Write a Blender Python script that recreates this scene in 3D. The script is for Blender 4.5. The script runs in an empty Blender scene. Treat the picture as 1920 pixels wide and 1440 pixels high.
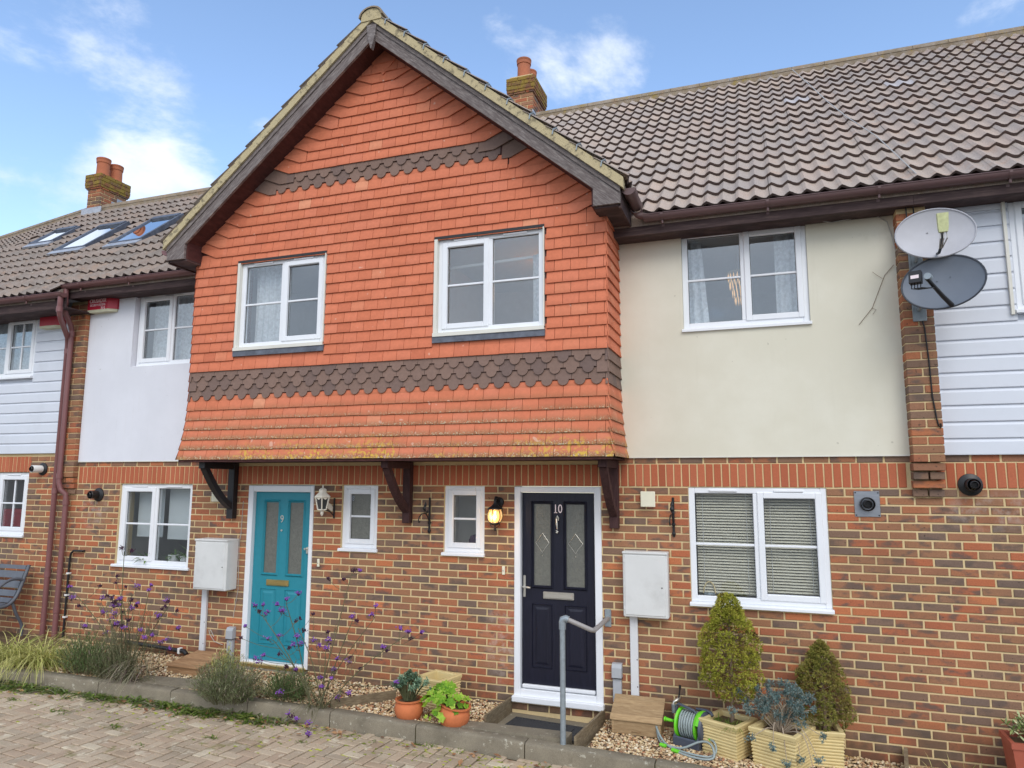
import bpy, math, random
import numpy as np
from mathutils import Matrix, Vector
random.seed(11)
RNG = np.random.default_rng(7)
scene = bpy.context.scene
COL = scene.collection
pi = math.pi
R = math.radians

# ------------------------------------------------------------------ camera
cam = bpy.data.cameras.new('camera')
cam.sensor_width = 36.0
cam.lens = 1327.335 / 1920 * 36.0
cam.clip_start = 0.05
cam.clip_end = 2000
camo = bpy.data.objects.new('camera', cam)
COL.objects.link(camo)
_r = Vector((0.94237245, 0.33455175, 0.00304811))
_d = Vector((-0.04220775, 0.12791967, -0.990886))
_f = Vector((-0.33189256, 0.93365501, 0.13466865))
_m = Matrix((( _r.x, -_d.x, -_f.x), (_r.y, -_d.y, -_f.y), (_r.z, -_d.z, -_f.z))).to_4x4()
CAM = Vector((2.0536, -7.1568, 2.2621))
camo.matrix_world = Matrix.Translation(CAM) @ _m
scene.camera = camo

# ------------------------------------------------------------------ sky, sun, exposure
SUN_EL, SUN_ROT = R(42), R(152)
world = bpy.data.worlds.new('World')
scene.world = world
world.use_nodes = True
wn, wl = world.node_tree.nodes, world.node_tree.links
bg = wn['Background']
sky = wn.new('ShaderNodeTexSky')
sky.sky_type = 'NISHITA'
sky.sun_disc = False
sky.sun_elevation = SUN_EL
sky.sun_rotation = SUN_ROT
sky.air_density = 1.0
sky.dust_density = 0.6
sky.ozone_density = 1.6
tc = wn.new('ShaderNodeTexCoord')
mp = wn.new('ShaderNodeMapping')
mp.inputs['Scale'].default_value = (1.0, 1.0, 1.9)
wl.new(tc.outputs['Generated'], mp.inputs['Vector'])
nz = wn.new('ShaderNodeTexNoise')
nz.inputs['Scale'].default_value = 3.1
nz.inputs['Detail'].default_value = 9
nz.inputs['Roughness'].default_value = 0.60
nz.inputs['Distortion'].default_value = 0.15
wl.new(mp.outputs[0], nz.inputs['Vector'])
acc = nz.outputs['Fac']
# the clouds in view, and an unseen one added to whiten the skylights: soft banks that raise the cloud noise round these directions
for d, rad, amp in (((-0.79, 0.535, 0.32), 0.10, 0.17), ((-0.685, 0.625, 0.375), 0.07, 0.19), ((-0.72, 0.63, 0.29), 0.10, 0.14), ((-0.80, 0.33, 0.52), 0.115, 0.32),
                    ((-0.29, 0.775, 0.56), 0.075, 0.18), ((-0.19, 0.82, 0.535), 0.085, 0.20), ((-0.57, 0.70, 0.44), 0.05, 0.10)):
    vm = wn.new('ShaderNodeVectorMath'); vm.operation = 'DISTANCE'
    wl.new(tc.outputs['Generated'], vm.inputs[0]); vm.inputs[1].default_value = d
    mr = wn.new('ShaderNodeMapRange'); mr.interpolation_type = 'SMOOTHSTEP'
    mr.inputs['From Min'].default_value = rad * 1.5; mr.inputs['From Max'].default_value = 0.0
    mr.inputs['To Min'].default_value = 0.0; mr.inputs['To Max'].default_value = amp
    wl.new(vm.outputs['Value'], mr.inputs['Value'])
    ad = wn.new('ShaderNodeMath'); ad.operation = 'ADD'
    wl.new(acc, ad.inputs[0]); wl.new(mr.outputs[0], ad.inputs[1])
    acc = ad.outputs[0]
# the cloud cover thickens behind the camera, as the grey window reflections show
dt = wn.new('ShaderNodeVectorMath'); dt.operation = 'DOT_PRODUCT'
wl.new(tc.outputs['Generated'], dt.inputs[0]); dt.inputs[1].default_value = (0.1, -1, 0.1)
mr = wn.new('ShaderNodeMapRange'); mr.interpolation_type = 'SMOOTHSTEP'
mr.inputs['From Min'].default_value = -0.35; mr.inputs['From Max'].default_value = 0.7
mr.inputs['To Min'].default_value = 0.0; mr.inputs['To Max'].default_value = 0.3
wl.new(dt.outputs['Value'], mr.inputs['Value'])
ad = wn.new('ShaderNodeMath'); ad.operation = 'ADD'
wl.new(acc, ad.inputs[0]); wl.new(mr.outputs[0], ad.inputs[1])
acc = ad.outputs[0]
cr = wn.new('ShaderNodeMapRange'); cr.interpolation_type = 'SMOOTHSTEP'
cr.inputs['From Min'].default_value = 0.57; cr.inputs['From Max'].default_value = 0.76
cr.inputs['To Min'].default_value = 0.0; cr.inputs['To Max'].default_value = 0.88
wl.new(acc, cr.inputs['Value'])
n2 = wn.new('ShaderNodeTexNoise'); n2.inputs['Scale'].default_value = 7; n2.inputs['Detail'].default_value = 5
wl.new(mp.outputs[0], n2.inputs['Vector'])
cc = wn.new('ShaderNodeMix'); cc.data_type = 'RGBA'
CLOUD_LO, CLOUD_HI = (2.9, 3.25, 3.8, 1), (4.5, 4.65, 4.9, 1)
cc.inputs[6].default_value = CLOUD_LO; cc.inputs[7].default_value = CLOUD_HI
wl.new(n2.outputs['Fac'], cc.inputs[0])
gain = wn.new('ShaderNodeMix'); gain.data_type = 'RGBA'; gain.blend_type = 'MULTIPLY'; gain.inputs[0].default_value = 1
wl.new(sky.outputs[0], gain.inputs[6]); gain.inputs[7].default_value = (1.0, 1.0, 1.0, 1)
mx = wn.new('ShaderNodeMix'); mx.data_type = 'RGBA'
wl.new(cr.outputs[0], mx.inputs[0]); wl.new(gain.outputs[2], mx.inputs[6]); wl.new(cc.outputs[2], mx.inputs[7])
wl.new(mx.outputs[2], bg.inputs['Color'])
bg.inputs['Strength'].default_value = 0.15

sun = bpy.data.lights.new('sun', 'SUN')
sun.energy = 0.8
sun.angle = R(35)
sun.color = (1.0, 0.945, 0.86)
suno = bpy.data.objects.new('sun', sun)
COL.objects.link(suno)
sd = Vector((math.sin(SUN_ROT) * math.cos(SUN_EL), math.cos(SUN_ROT) * math.cos(SUN_EL), math.sin(SUN_EL)))
suno.rotation_euler = sd.to_track_quat('Z', 'Y').to_euler()
suno.location = (0, -6, 12)
vs = scene.view_settings
vs.view_transform = 'Standard'
vs.look = 'None'
vs.gamma = 1.0
vs.use_curve_mapping = False
vs.exposure = 0.96

# ------------------------------------------------------------------ helpers
def srgb(r, g, b):
    def c(v):
        v /= 255.0
        return v / 12.92 if v <= 0.04045 else ((v + 0.055) / 1.055) ** 2.4
    return (c(r), c(g), c(b), 1.0)

class MB:
    """collects faces; build() links them as one mesh object"""
    def __init__(s):
        s.v = []; s.f = []; s.a = []
    def add(s, verts, faces, rnd=0.0):
        n = len(s.v)
        s.v.extend(tuple(p) for p in verts)
        for f in faces:
            s.f.append(tuple(i + n for i in f)); s.a.append(rnd)
        return s
    def box(s, x0, x1, y0, y1, z0, z1, rnd=0.0):
        return s.add([(x0, y0, z0), (x1, y0, z0), (x1, y1, z0), (x0, y1, z0), (x0, y0, z1), (x1, y0, z1), (x1, y1, z1), (x0, y1, z1)],
                     [(0, 1, 5, 4), (1, 2, 6, 5), (2, 3, 7, 6), (3, 0, 4, 7), (4, 5, 6, 7), (3, 2, 1, 0)], rnd)
    def bbox(s, x0, x1, y0, y1, z0, z1, b=0.005, rnd=0.0):
        """box with chamfered edges"""
        b = min(b, (x1 - x0) * .45, (y1 - y0) * .45, (z1 - z0) * .45)
        V = []; F = []
        def q(*p): F.append(tuple(p))
        idx = {}
        for ix, X in enumerate((x0, x1)):
            for iy, Y in enumerate((y0, y1)):
                for iz, Z in enumerate((z0, z1)):
                    sx, sy, sz = (1, -1)[ix], (1, -1)[iy], (1, -1)[iz]
                    for a, p in (('x', (X, Y + sy * b, Z + sz * b)), ('y', (X + sx * b, Y, Z + sz * b)), ('z', (X + sx * b, Y + sy * b, Z))):
                        idx[(ix, iy, iz, a)] = len(V); V.append(p)
        I = lambda *k: idx[k]
        q(I(0,0,0,'x'), I(0,0,1,'x'), I(0,1,1,'x'), I(0,1,0,'x')); q(I(1,0,0,'x'), I(1,1,0,'x'), I(1,1,1,'x'), I(1,0,1,'x'))
        q(I(0,0,0,'y'), I(1,0,0,'y'), I(1,0,1,'y'), I(0,0,1,'y')); q(I(0,1,0,'y'), I(0,1,1,'y'), I(1,1,1,'y'), I(1,1,0,'y'))
        q(I(0,0,0,'z'), I(0,1,0,'z'), I(1,1,0,'z'), I(1,0,0,'z')); q(I(0,0,1,'z'), I(1,0,1,'z'), I(1,1,1,'z'), I(0,1,1,'z'))
        for i in (0, 1):
            for j in (0, 1):
                q(I(i,j,0,'x'), I(i,j,1,'x'), I(i,j,1,'y'), I(i,j,0,'y'))
                q(I(i,0,j,'x'), I(i,1,j,'x'), I(i,1,j,'z'), I(i,0,j,'z'))
                q(I(0,i,j,'y'), I(1,i,j,'y'), I(1,i,j,'z'), I(0,i,j,'z'))
                for k in (0, 1):
                    q(I(i,j,k,'x'), I(i,j,k,'y'), I(i,j,k,'z'))
        return s.add(V, F, rnd)
    def prism_y(s, poly, y0, y1, rnd=0.0):
        """polygon in x,z extruded from y0 to y1"""
        n = len(poly)
        V = [(p[0], y0, p[1]) for p in poly] + [(p[0], y1, p[1]) for p in poly]
        F = [tuple(range(n)), tuple(range(2 * n - 1, n - 1, -1))] + [(i, i + n, (i + 1) % n + n, (i + 1) % n) for i in range(n)]
        return s.add(V, F, rnd)
    def prism_x(s, poly, x0, x1, rnd=0.0):
        """polygon in y,z extruded from x0 to x1"""
        n = len(poly)
        V = [(x0, p[0], p[1]) for p in poly] + [(x1, p[0], p[1]) for p in poly]
        F = [tuple(range(n)), tuple(range(2 * n - 1, n - 1, -1))] + [(i, i + n, (i + 1) % n + n, (i + 1) % n) for i in range(n)]
        return s.add(V, F, rnd)
    def prism_z(s, poly, z0, z1, rnd=0.0, top=None):
        n = len(poly); top = top or poly
        V = [(p[0], p[1], z0) for p in poly] + [(p[0], p[1], z1) for p in top]
        F = [tuple(range(n - 1, -1, -1)), tuple(range(n, 2 * n))] + [(i, (i + 1) % n, (i + 1) % n + n, i + n) for i in range(n)]
        return s.add(V, F, rnd)
    def tube(s, path, r, n=8, rnd=0.0, cap=True):
        path = [Vector(p) for p in path]
        rs = r if isinstance(r, (list, tuple)) else [r] * len(path)
        V = []; F = []; up = None
        for i, p in enumerate(path):
            t = (path[min(i + 1, len(path) - 1)] - path[max(i - 1, 0)]).normalized()
            if up is None:
                a = Vector((0, 0, 1)) if abs(t.z) < .9 else Vector((1, 0, 0))
                u = t.cross(a).normalized()
            else:
                u = (up - t * up.dot(t)).normalized()
            up = u; w = t.cross(u)
            for k in range(n):
                a = 2 * pi * k / n
                V.append(p + (u * math.cos(a) + w * math.sin(a)) * rs[i])
        for i in range(len(path) - 1):
            for k in range(n):
                F.append((i * n + k, i * n + (k + 1) % n, (i + 1) * n + (k + 1) % n, (i + 1) * n + k))
        if cap:
            F.append(tuple(range(n - 1, -1, -1))); F.append(tuple(range((len(path) - 1) * n, len(path) * n)))
        return s.add(V, F, rnd)
    def lathe(s, prof, c=(0, 0, 0), n=16, rnd=0.0, axis='z', closed=False, ang=2 * pi):
        V = []; F = []; m = len(prof); full = abs(ang - 2 * pi) < 1e-6
        k = n if full else n + 1
        for i in range(k):
            a = ang * i / n
            for r, z in prof:
                if axis == 'z': p = (c[0] + r * math.cos(a), c[1] + r * math.sin(a), c[2] + z)
                elif axis == 'y': p = (c[0] + r * math.cos(a), c[1] + z, c[2] + r * math.sin(a))
                else: p = (c[0] + z, c[1] + r * math.cos(a), c[2] + r * math.sin(a))
                V.append(p)
        for i in range(n if full else n):
            j = (i + 1) % k
            for q in range(m - 1 if not closed else m):
                q2 = (q + 1) % m
                F.append((i * m + q, j * m + q, j * m + q2, i * m + q2))
        return s.add(V, F, rnd)
    def quad(s, a, b, c, d, rnd=0.0):
        return s.add([a, b, c, d], [(0, 1, 2, 3)], rnd)
    def blade(s, p, d, length, width, droop=0.0, segs=3, rnd=0.0, side=None):
        """a leaf blade: a strip that narrows to a tip and droops"""
        p = Vector(p); d = Vector(d).normalized()
        sd = Vector(side) if side is not None else d.cross(Vector((0, 0, 1)))
        if sd.length < 1e-4: sd = Vector((1, 0, 0))
        sd.normalize()
        V = []; q = p.copy(); dd = d.copy()
        for i in range(segs + 1):
            t = i / segs
            w = width * (0.55 + 0.9 * t if t < .5 else 2 * (1 - t)) * .5
            if i == segs: V.append(q.copy())
            else: V += [q - sd * w, q + sd * w]
            dd = (dd + Vector((0, 0, -droop / segs))).normalized()
            q = q + dd * (length / segs)
        F = [(2 * i, 2 * i + 1, 2 * i + 3, 2 * i + 2) for i in range(segs - 1)] + [(2 * segs - 2, 2 * segs - 1, 2 * segs)]
        return s.add(V, F, rnd)
    def mesh(s, name, smooth=None):
        me = bpy.data.meshes.new(name)
        me.from_pydata(s.v, [], s.f)
        at = me.attributes.new('rnd', 'FLOAT', 'FACE')
        at.data.foreach_set('value', s.a)
        if smooth is not None:
            me.polygons.foreach_set('use_smooth', [True] * len(me.polygons))
            if smooth < 179: me.set_sharp_from_angle(angle=R(smooth))
        me.update()
        return me

WLOC = {}
def link(o, parent=None):
    COL.objects.link(o)
    if parent is not None:
        o.parent = parent
        L = WLOC.get(parent.name)
        if L is not None: o.matrix_parent_inverse = Matrix.Translation(-L)
    return o
def obj(name, mb, mat, parent=None, smooth=None, label=None, cat=None, group=None, kind=None):
    """one mesh object built in world coordinates"""
    me = mb.mesh(name, smooth) if isinstance(mb, MB) else mb
    if mat is not None and not me.materials: me.materials.append(mat)
    o = bpy.data.objects.new(name, me)
    link(o, parent); tag(o, label, cat, group, kind)
    return o
def inst(name, me, parent, loc=(0, 0, 0), rot=None, mat=None):
    """a piece that shares its mesh with others of its kind"""
    o = bpy.data.objects.new(name, me)
    o.location = loc
    if rot is not None: o.rotation_euler = rot
    link(o, parent)
    return o
def tag(o, label=None, cat=None, group=None, kind=None):
    if label: o['label'] = label
    if cat: o['category'] = cat
    if group: o['group'] = group
    if kind: o['kind'] = kind
    return o
def thing(name, loc, label, cat, group=None):
    o = bpy.data.objects.new(name, None)
    o.empty_display_size = 0.1
    o.location = loc
    COL.objects.link(o)
    WLOC[o.name] = Vector(loc)
    return tag(o, label, cat, group)
def part_empty(name, parent):
    """a part that is only its pieces"""
    o = bpy.data.objects.new(name, None); o.empty_display_size = 0.05
    link(o, parent)
    return o

def np_mesh(name, verts, tris, rnd, mat, smooth=True):
    me = bpy.data.meshes.new(name)
    me.vertices.add(len(verts)); me.vertices.foreach_set('co', verts.astype(np.float32).ravel())
    me.loops.add(tris.size); me.loops.foreach_set('vertex_index', tris.astype(np.int32).ravel())
    me.polygons.add(len(tris)); me.polygons.foreach_set('loop_start', np.arange(0, tris.size, 3, dtype=np.int32))
    at = me.attributes.new('rnd', 'FLOAT', 'FACE'); at.data.foreach_set('value', rnd.astype(np.float32))
    me.polygons.foreach_set('use_smooth', np.full(len(tris), smooth))
    me.update(calc_edges=True); me.validate()
    me.materials.append(mat)
    return me

# ------------------------------------------------------------------ materials
class NT:
    def __init__(s, name):
        s.mat = bpy.data.materials.new(name); s.mat.use_nodes = True
        s.n = s.mat.node_tree.nodes; s.l = s.mat.node_tree.links
        s.b = s.n['Principled BSDF']; s.out = s.n['Material Output']
        s._pos = None; s._rnd = None
    def node(s, t, **kw):
        x = s.n.new(t)
        for k, v in kw.items(): setattr(x, k, v)
        return x
    def put(s, sock, v):
        if isinstance(v, bpy.types.NodeSocket): s.l.new(v, sock)
        elif v is not None: sock.default_value = v
    @property
    def pos(s):
        if s._pos is None: s._pos = s.node('ShaderNodeNewGeometry').outputs['Position']
        return s._pos
    @property
    def rnd(s):
        """one random number per piece: object random plus the face attribute"""
        if s._rnd is None:
            a = s.node('ShaderNodeAttribute', attribute_name='rnd')
            o = s.node('ShaderNodeObjectInfo')
            s._rnd = s.math('FRACT', s.math('ADD', a.outputs['Fac'], o.outputs['Random']))
        return s._rnd
    def math(s, op, a, b=None, c=None):
        x = s.node('ShaderNodeMath', operation=op)
        s.put(x.inputs[0], a)
        if b is not None: s.put(x.inputs[1], b)
        if c is not None: s.put(x.inputs[2], c)
        return x.outputs[0]
    def vec(s, op, a, b=None, scale=None):
        x = s.node('ShaderNodeVectorMath', operation=op)
        s.put(x.inputs[0], a)
        if b is not None: s.put(x.inputs[1], b)
        if scale is not None: s.put(x.inputs['Scale'], scale)
        return x.outputs['Value'] if op in ('DISTANCE', 'LENGTH', 'DOT_PRODUCT') else x.outputs[0]
    def noise(s, scale, detail=3, rough=.5, vec=None, dist=0.0, stretch=None):
        v = vec if vec is not None else s.pos
        if stretch:
            m = s.node('ShaderNodeMapping'); m.inputs['Scale'].default_value = stretch
            s.l.new(v, m.inputs['Vector']); v = m.outputs[0]
        x = s.node('ShaderNodeTexNoise')
        s.l.new(v, x.inputs['Vector'])
        x.inputs['Scale'].default_value = scale; x.inputs['Detail'].default_value = detail
        x.inputs['Roughness'].default_value = rough; x.inputs['Distortion'].default_value = dist
        return x.outputs['Fac']
    def ramp(s, fac, stops, interp='LINEAR'):
        x = s.node('ShaderNodeValToRGB'); e = x.color_ramp; e.interpolation = interp
        while len(e.elements) < len(stops): e.elements.new(.5)
        for el, (p, c) in zip(e.elements, stops):
            el.position = p; el.color = c if len(c) == 4 else (*c, 1)
        s.put(x.inputs[0], fac)
        return x.outputs[0]
    def range(s, v, a, b, c=0.0, d=1.0, smooth=True):
        x = s.node('ShaderNodeMapRange', interpolation_type='SMOOTHSTEP' if smooth else 'LINEAR')
        s.put(x.inputs['Value'], v)
        for k, q in zip(('From Min', 'From Max', 'To Min', 'To Max'), (a, b, c, d)): s.put(x.inputs[k], q)
        return x.outputs[0]
    def mix(s, f, a, b, mode='MIX'):
        x = s.node('ShaderNodeMix', data_type='RGBA', blend_type=mode)
        s.put(x.inputs[0], f); s.put(x.inputs[6], a); s.put(x.inputs[7], b)
        return x.outputs[2]
    def hsv(s, c, h=.5, sat=1.0, v=1.0):
        x = s.node('ShaderNodeHueSaturation')
        s.put(x.inputs['Hue'], h); s.put(x.inputs['Saturation'], sat); s.put(x.inputs['Value'], v); s.put(x.inputs['Color'], c)
        return x.outputs[0]
    def bump(s, h, strength=.3, dist=.004):
        x = s.node('ShaderNodeBump'); x.inputs['Strength'].default_value = strength; x.inputs['Distance'].default_value = dist
        s.l.new(h, x.inputs['Height']); s.l.new(x.outputs[0], s.b.inputs['Normal'])
    def done(s, col=None, rough=.7, metal=0.0, spec=.5):
        if col is not None: s.put(s.b.inputs['Base Color'], col)
        s.put(s.b.inputs['Roughness'], rough); s.put(s.b.inputs['Metallic'], metal)
        s.b.inputs['Specular IOR Level'].default_value = spec
        return s.mat

def plain(name, rgb, rough=.6, metal=0.0, var=.12, scale=14, bump=0.0, spec=.5, stretch=None, dirt=0.0):
    t = NT(name); c = srgb(*rgb)
    n = t.noise(scale, 5, .6, stretch=stretch)
    col = t.hsv(c, v=t.range(n, .25, .75, 1 - var, 1 + var, False))
    if dirt:
        d = t.noise(2.3, 6, .65)
        col = t.mix(t.range(d, .5, .75, 0, dirt), col, srgb(96, 88, 74))
    if bump: t.bump(t.noise(scale * 4, 4, .6), bump, .003)
    return t.done(col, rough, metal, spec)
MAT = {}
def _brick():
    t = NT('brick_clay')
    base = t.ramp(t.rnd, [(0, srgb(178, 106, 74)), (.14, srgb(170, 102, 74)), (.28, srgb(160, 114, 84)), (.42, srgb(152, 112, 86)), (.54, srgb(172, 110, 78)), (.64, srgb(134, 106, 88)),
                          (.76, srgb(118, 100, 90)), (.86, srgb(144, 112, 90)), (.95, srgb(184, 114, 78)), (1, srgb(202, 124, 82))])
    off = t.vec('ADD', t.pos, t.vec('SCALE', t.node('ShaderNodeCombineXYZ').outputs[0], scale=1.0))
    cx = t.node('ShaderNodeCombineXYZ'); t.put(cx.inputs[0], t.math('MULTIPLY', t.rnd, 37.0)); t.put(cx.inputs[2], t.math('MULTIPLY', t.rnd, 91.0))
    off = t.vec('ADD', t.pos, cx.outputs[0])
    n1 = t.noise(7, 3, .5, vec=off, stretch=(1, 1, 1.8))
    dark = t.math('MULTIPLY', t.range(n1, .46, .64), t.range(t.math('FRACT', t.math('MULTIPLY', t.rnd, 13.7)), .3, .62, 0, .85))
    col = t.mix(dark, base, srgb(98, 86, 80))
    n2 = t.noise(75, 4, .7, vec=off)
    col = t.hsv(col, v=t.range(n2, .2, .8, .76, 1.24, False))
    spots = t.range(t.noise(38, 1, .5, vec=off), .70, .76)
    col = t.mix(t.math('MULTIPLY', spots, .7), col, srgb(52, 46, 46))
    # chalky bloom on some bricks, strongest left of the navy door and under the right-hand flue
    m1 = t.range(t.vec('DISTANCE', t.vec('MULTIPLY', t.pos, (1, 0, .42)), (-.60, 0, .27)), .05, .26, 1, 0)
    m2 = t.range(t.vec('DISTANCE', t.vec('MULTIPLY', t.pos, (.5, 0, 1.2)), (1.93, 0, 2.41)), .05, .28, 1, 0)
    m3 = t.range(t.vec('DISTANCE', t.vec('MULTIPLY', t.pos, (.9, 0, .7)), (-5.75, 0, 1.33)), .05, .3, 1, 0)
    eff = t.math('MULTIPLY', t.math('MAXIMUM', t.math('MAXIMUM', m1, m2), m3), t.range(t.noise(9, 6, .7), .42, .68, 0, .62))
    col = t.mix(eff, col, srgb(196, 182, 172))
    spz = t.node('ShaderNodeSeparateXYZ'); t.l.new(t.pos, spz.inputs[0])
    damp = t.math('MULTIPLY', t.range(spz.outputs[2], -.05, .45, .75, 0), t.range(t.noise(2.6, 5, .65), .35, .6))
    col = t.mix(damp, col, srgb(84, 74, 62))
    grime = t.math('MULTIPLY', t.range(t.noise(1.1, 5, .6), .42, .70), .42)
    col = t.mix(grime, col, srgb(110, 88, 72))
    t.bump(t.noise(120, 5, .7, vec=off), .5, .003)
    return t.done(col, .88, 0, .25)
def _mortar():
    t = NT('mortar_sand')
    col = t.mix(t.noise(5, 6, .6), srgb(206, 182, 136), srgb(226, 204, 160))
    col = t.hsv(col, v=t.range(t.noise(160, 3, .7), .2, .8, .8, 1.15, False))
    col = t.mix(t.math('MULTIPLY', t.range(t.noise(1.6, 5, .65), .5, .75), .45), col, srgb(146, 126, 98))
    t.bump(t.noise(200, 4, .7), .5, .003)
    return t.done(col, .95, 0, .2)
def _soldier():
    t = NT('soldier_brick_clay')
    base = t.ramp(t.rnd, [(0, srgb(174, 98, 70)), (.5, srgb(182, 105, 76)), (.8, srgb(188, 111, 82)), (1, srgb(166, 94, 68))])
    col = t.hsv(base, v=t.range(t.noise(60, 5, .7), .2, .8, .84, 1.14, False))
    col = t.mix(t.range(t.noise(4, 5, .7), .58, .8, 0, .35), col, srgb(120, 78, 62))
    t.bump(t.noise(150, 4, .7), .35, .002)
    return t.done(col, .9, 0, .25)
def _hang():
    t = NT('hung_clay_tile')
    base = t.ramp(t.rnd, [(0, srgb(206, 120, 88)), (.25, srgb(216, 128, 96)), (.5, srgb(210, 122, 90)), (.75, srgb(216, 130, 100)), (.9, srgb(200, 114, 84)), (.985, srgb(214, 130, 98)), (1, srgb(224, 152, 118))])
    col = t.hsv(base, v=t.range(t.noise(24, 5, .7), .2, .8, .86, 1.1, False))
    sp = t.node('ShaderNodeSeparateXYZ'); t.l.new(t.pos, sp.inputs[0]); z = sp.outputs[2]
    # algae and lichen on the lowest courses, heaviest on the bottom edge of each tile
    h = t.math('FRACT', t.math('DIVIDE', t.math('SUBTRACT', z, 2.478), .1145))
    edge = t.range(h, .0, .75, 1, .08)
    col = t.mix(t.math('MULTIPLY', t.range(h, .0, .55, 1, 0), t.range(t.noise(2.4, 4, .6), .35, .65, .12, .42)), col, srgb(164, 92, 66))
    low = t.range(z, 2.45, 3.2, 1.0, 0.0, False)
    sub = t.math('MULTIPLY', t.math('MULTIPLY', edge, t.math('POWER', low, .6)), t.range(t.noise(3.5, 4, .6), .15, .5))
    col = t.mix(t.math('MULTIPLY', sub, .85), col, srgb(138, 108, 74))
    grain = t.range(t.noise(110, 4, .75), .5, .62)
    col = t.mix(t.math('MULTIPLY', t.math('MULTIPLY', grain, sub), .8), col, srgb(104, 92, 76))
    pale = t.math('MULTIPLY', t.range(t.noise(70, 2, .6), .56, .63), t.range(sub, .2, .6))
    col = t.mix(t.math('MULTIPLY', pale, .8), col, srgb(196, 188, 158))
    yel = t.math('MULTIPLY', t.math('MULTIPLY', t.range(t.noise(30, 3, .6), .50, .58), t.range(t.noise(1.7, 3, .5), .42, .58)), t.range(z, 2.52, 2.80, 1.0, 0.0))
    col = t.mix(t.math('MULTIPLY', yel, .9), col, srgb(206, 172, 74))
    chalk = t.math('MULTIPLY', t.range(t.noise(13, 1, .4), .735, .77), .5)
    col = t.mix(chalk, col, srgb(222, 190, 170))
    t.bump(t.noise(140, 4, .7), .25, .002)
    return t.done(col, .85, 0, .3)
def _dark_hang():
    t = NT('hung_dark_tile')
    base = t.ramp(t.rnd, [(0, srgb(122, 100, 90)), (.5, srgb(132, 108, 97)), (1, srgb(112, 94, 88))])
    col = t.hsv(base, v=t.range(t.noise(30, 5, .7), .2, .8, .86, 1.16, False))
    col = t.mix(t.range(t.noise(90, 2, .5), .7, .76, 0, .4), col, srgb(176, 160, 148))
    t.bump(t.noise(140, 4, .7), .25, .002)
    return t.done(col, .85, 0, .3)
def _roof(name, tones, lich):
    t = NT(name)
    base = t.ramp(t.rnd, [(i / (len(tones) - 1), srgb(*c)) for i, c in enumerate(tones)])
    col = t.mix(t.range(t.noise(9, 5, .7), .35, .7, 0, .5), base, srgb(168, 160, 152))
    col = t.mix(t.range(t.noise(4.1, 4, .7), .52, .72, 0, .35), col, srgb(176, 140, 114))
    col = t.hsv(col, v=t.range(t.noise(85, 4, .75), .2, .8, .6, 1.35, False))
    col = t.mix(t.range(t.noise(46, 2, .6), .69, .74, 0, lich), col, srgb(206, 200, 186))
    sp = t.node('ShaderNodeSeparateXYZ'); t.l.new(t.pos, sp.inputs[0])
    mos = t.math('MULTIPLY', t.range(t.noise(6, 5, .7), .55, .66), t.range(sp.outputs[2], 7.5, 8.4, 0, .75))
    col = t.mix(mos, col, srgb(150, 130, 66))
    t.bump(t.noise(160, 4, .75), .6, .003)
    return t.done(col, .93, 0, .2)
def _render(name, c0, c1):
    t = NT(name)
    col = t.mix(t.range(t.noise(1.3, 6, .6), .35, .7), srgb(*c0), srgb(*c1))
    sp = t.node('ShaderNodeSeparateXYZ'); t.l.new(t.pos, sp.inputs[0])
    streak = t.math('MULTIPLY', t.range(t.noise(5, 5, .6, stretch=(3, 1, .22)), .56, .78), .08)
    col = t.mix(streak, col, srgb(176, 168, 146))
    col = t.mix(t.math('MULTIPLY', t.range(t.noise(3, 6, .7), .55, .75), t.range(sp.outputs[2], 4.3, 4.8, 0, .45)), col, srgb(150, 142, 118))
    col = t.mix(t.range(t.noise(22, 1, .4), .80, .82, 0, .3), col, srgb(130, 122, 104))
    t.bump(t.noise(38, 5, .6), .12, .004)
    return t.done(col, .85, 0, .3)
def _timber(name, c0, c1, c2, rough=.75, st=(1, 1, 1), scale=18, rot=None):
    t = NT(name)
    v = None
    if rot is not None:
        vr = t.node('ShaderNodeVectorRotate', rotation_type='Y_AXIS'); t.put(vr.inputs['Angle'], rot); t.l.new(t.pos, vr.inputs['Vector']); v = vr.outputs[0]
    n = t.noise(scale, 6, .68, stretch=st, vec=v)
    col = t.ramp(n, [(.28, srgb(*c0)), (.5, srgb(*c1)), (.72, srgb(*c2))])
    col = t.hsv(col, v=t.range(t.rnd, 0, 1, .88, 1.12, False))
    t.bump(n, .4, .004)
    return t.done(col, rough, 0, .35)
def _glass(name, refl, tint):
    t = NT(name)
    t.n.remove(t.b)
    tr = t.node('ShaderNodeBsdfTransparent'); tr.inputs[0].default_value = (*tint, 1)
    gl = t.node('ShaderNodeBsdfGlossy'); gl.inputs['Roughness'].default_value = 0.0
    gl.inputs['Color'].default_value = (.93, .97, 1, 1)
    lw = t.node('ShaderNodeLayerWeight'); lw.inputs[0].default_value = .5
    fr = t.math('ADD', t.math('MULTIPLY', t.math('POWER', lw.outputs['Facing'], 5.0), .96), .04)
    b = t.node('ShaderNodeBump'); b.inputs['Strength'].default_value = .02; b.inputs['Distance'].default_value = .02
    t.l.new(t.noise(1.7, 1, .4), b.inputs['Height'])
    t.l.new(b.outputs[0], gl.inputs['Normal'])
    m = t.node('ShaderNodeMixShader')
    t.put(m.inputs[0], t.math('MINIMUM', t.math('ADD', t.math('MULTIPLY', fr, 1.0), refl), 1.0))
    t.l.new(tr.outputs[0], m.inputs[1]); t.l.new(gl.outputs[0], m.inputs[2]); t.l.new(m.outputs[0], t.out.inputs[0])
    return t.mat
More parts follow.
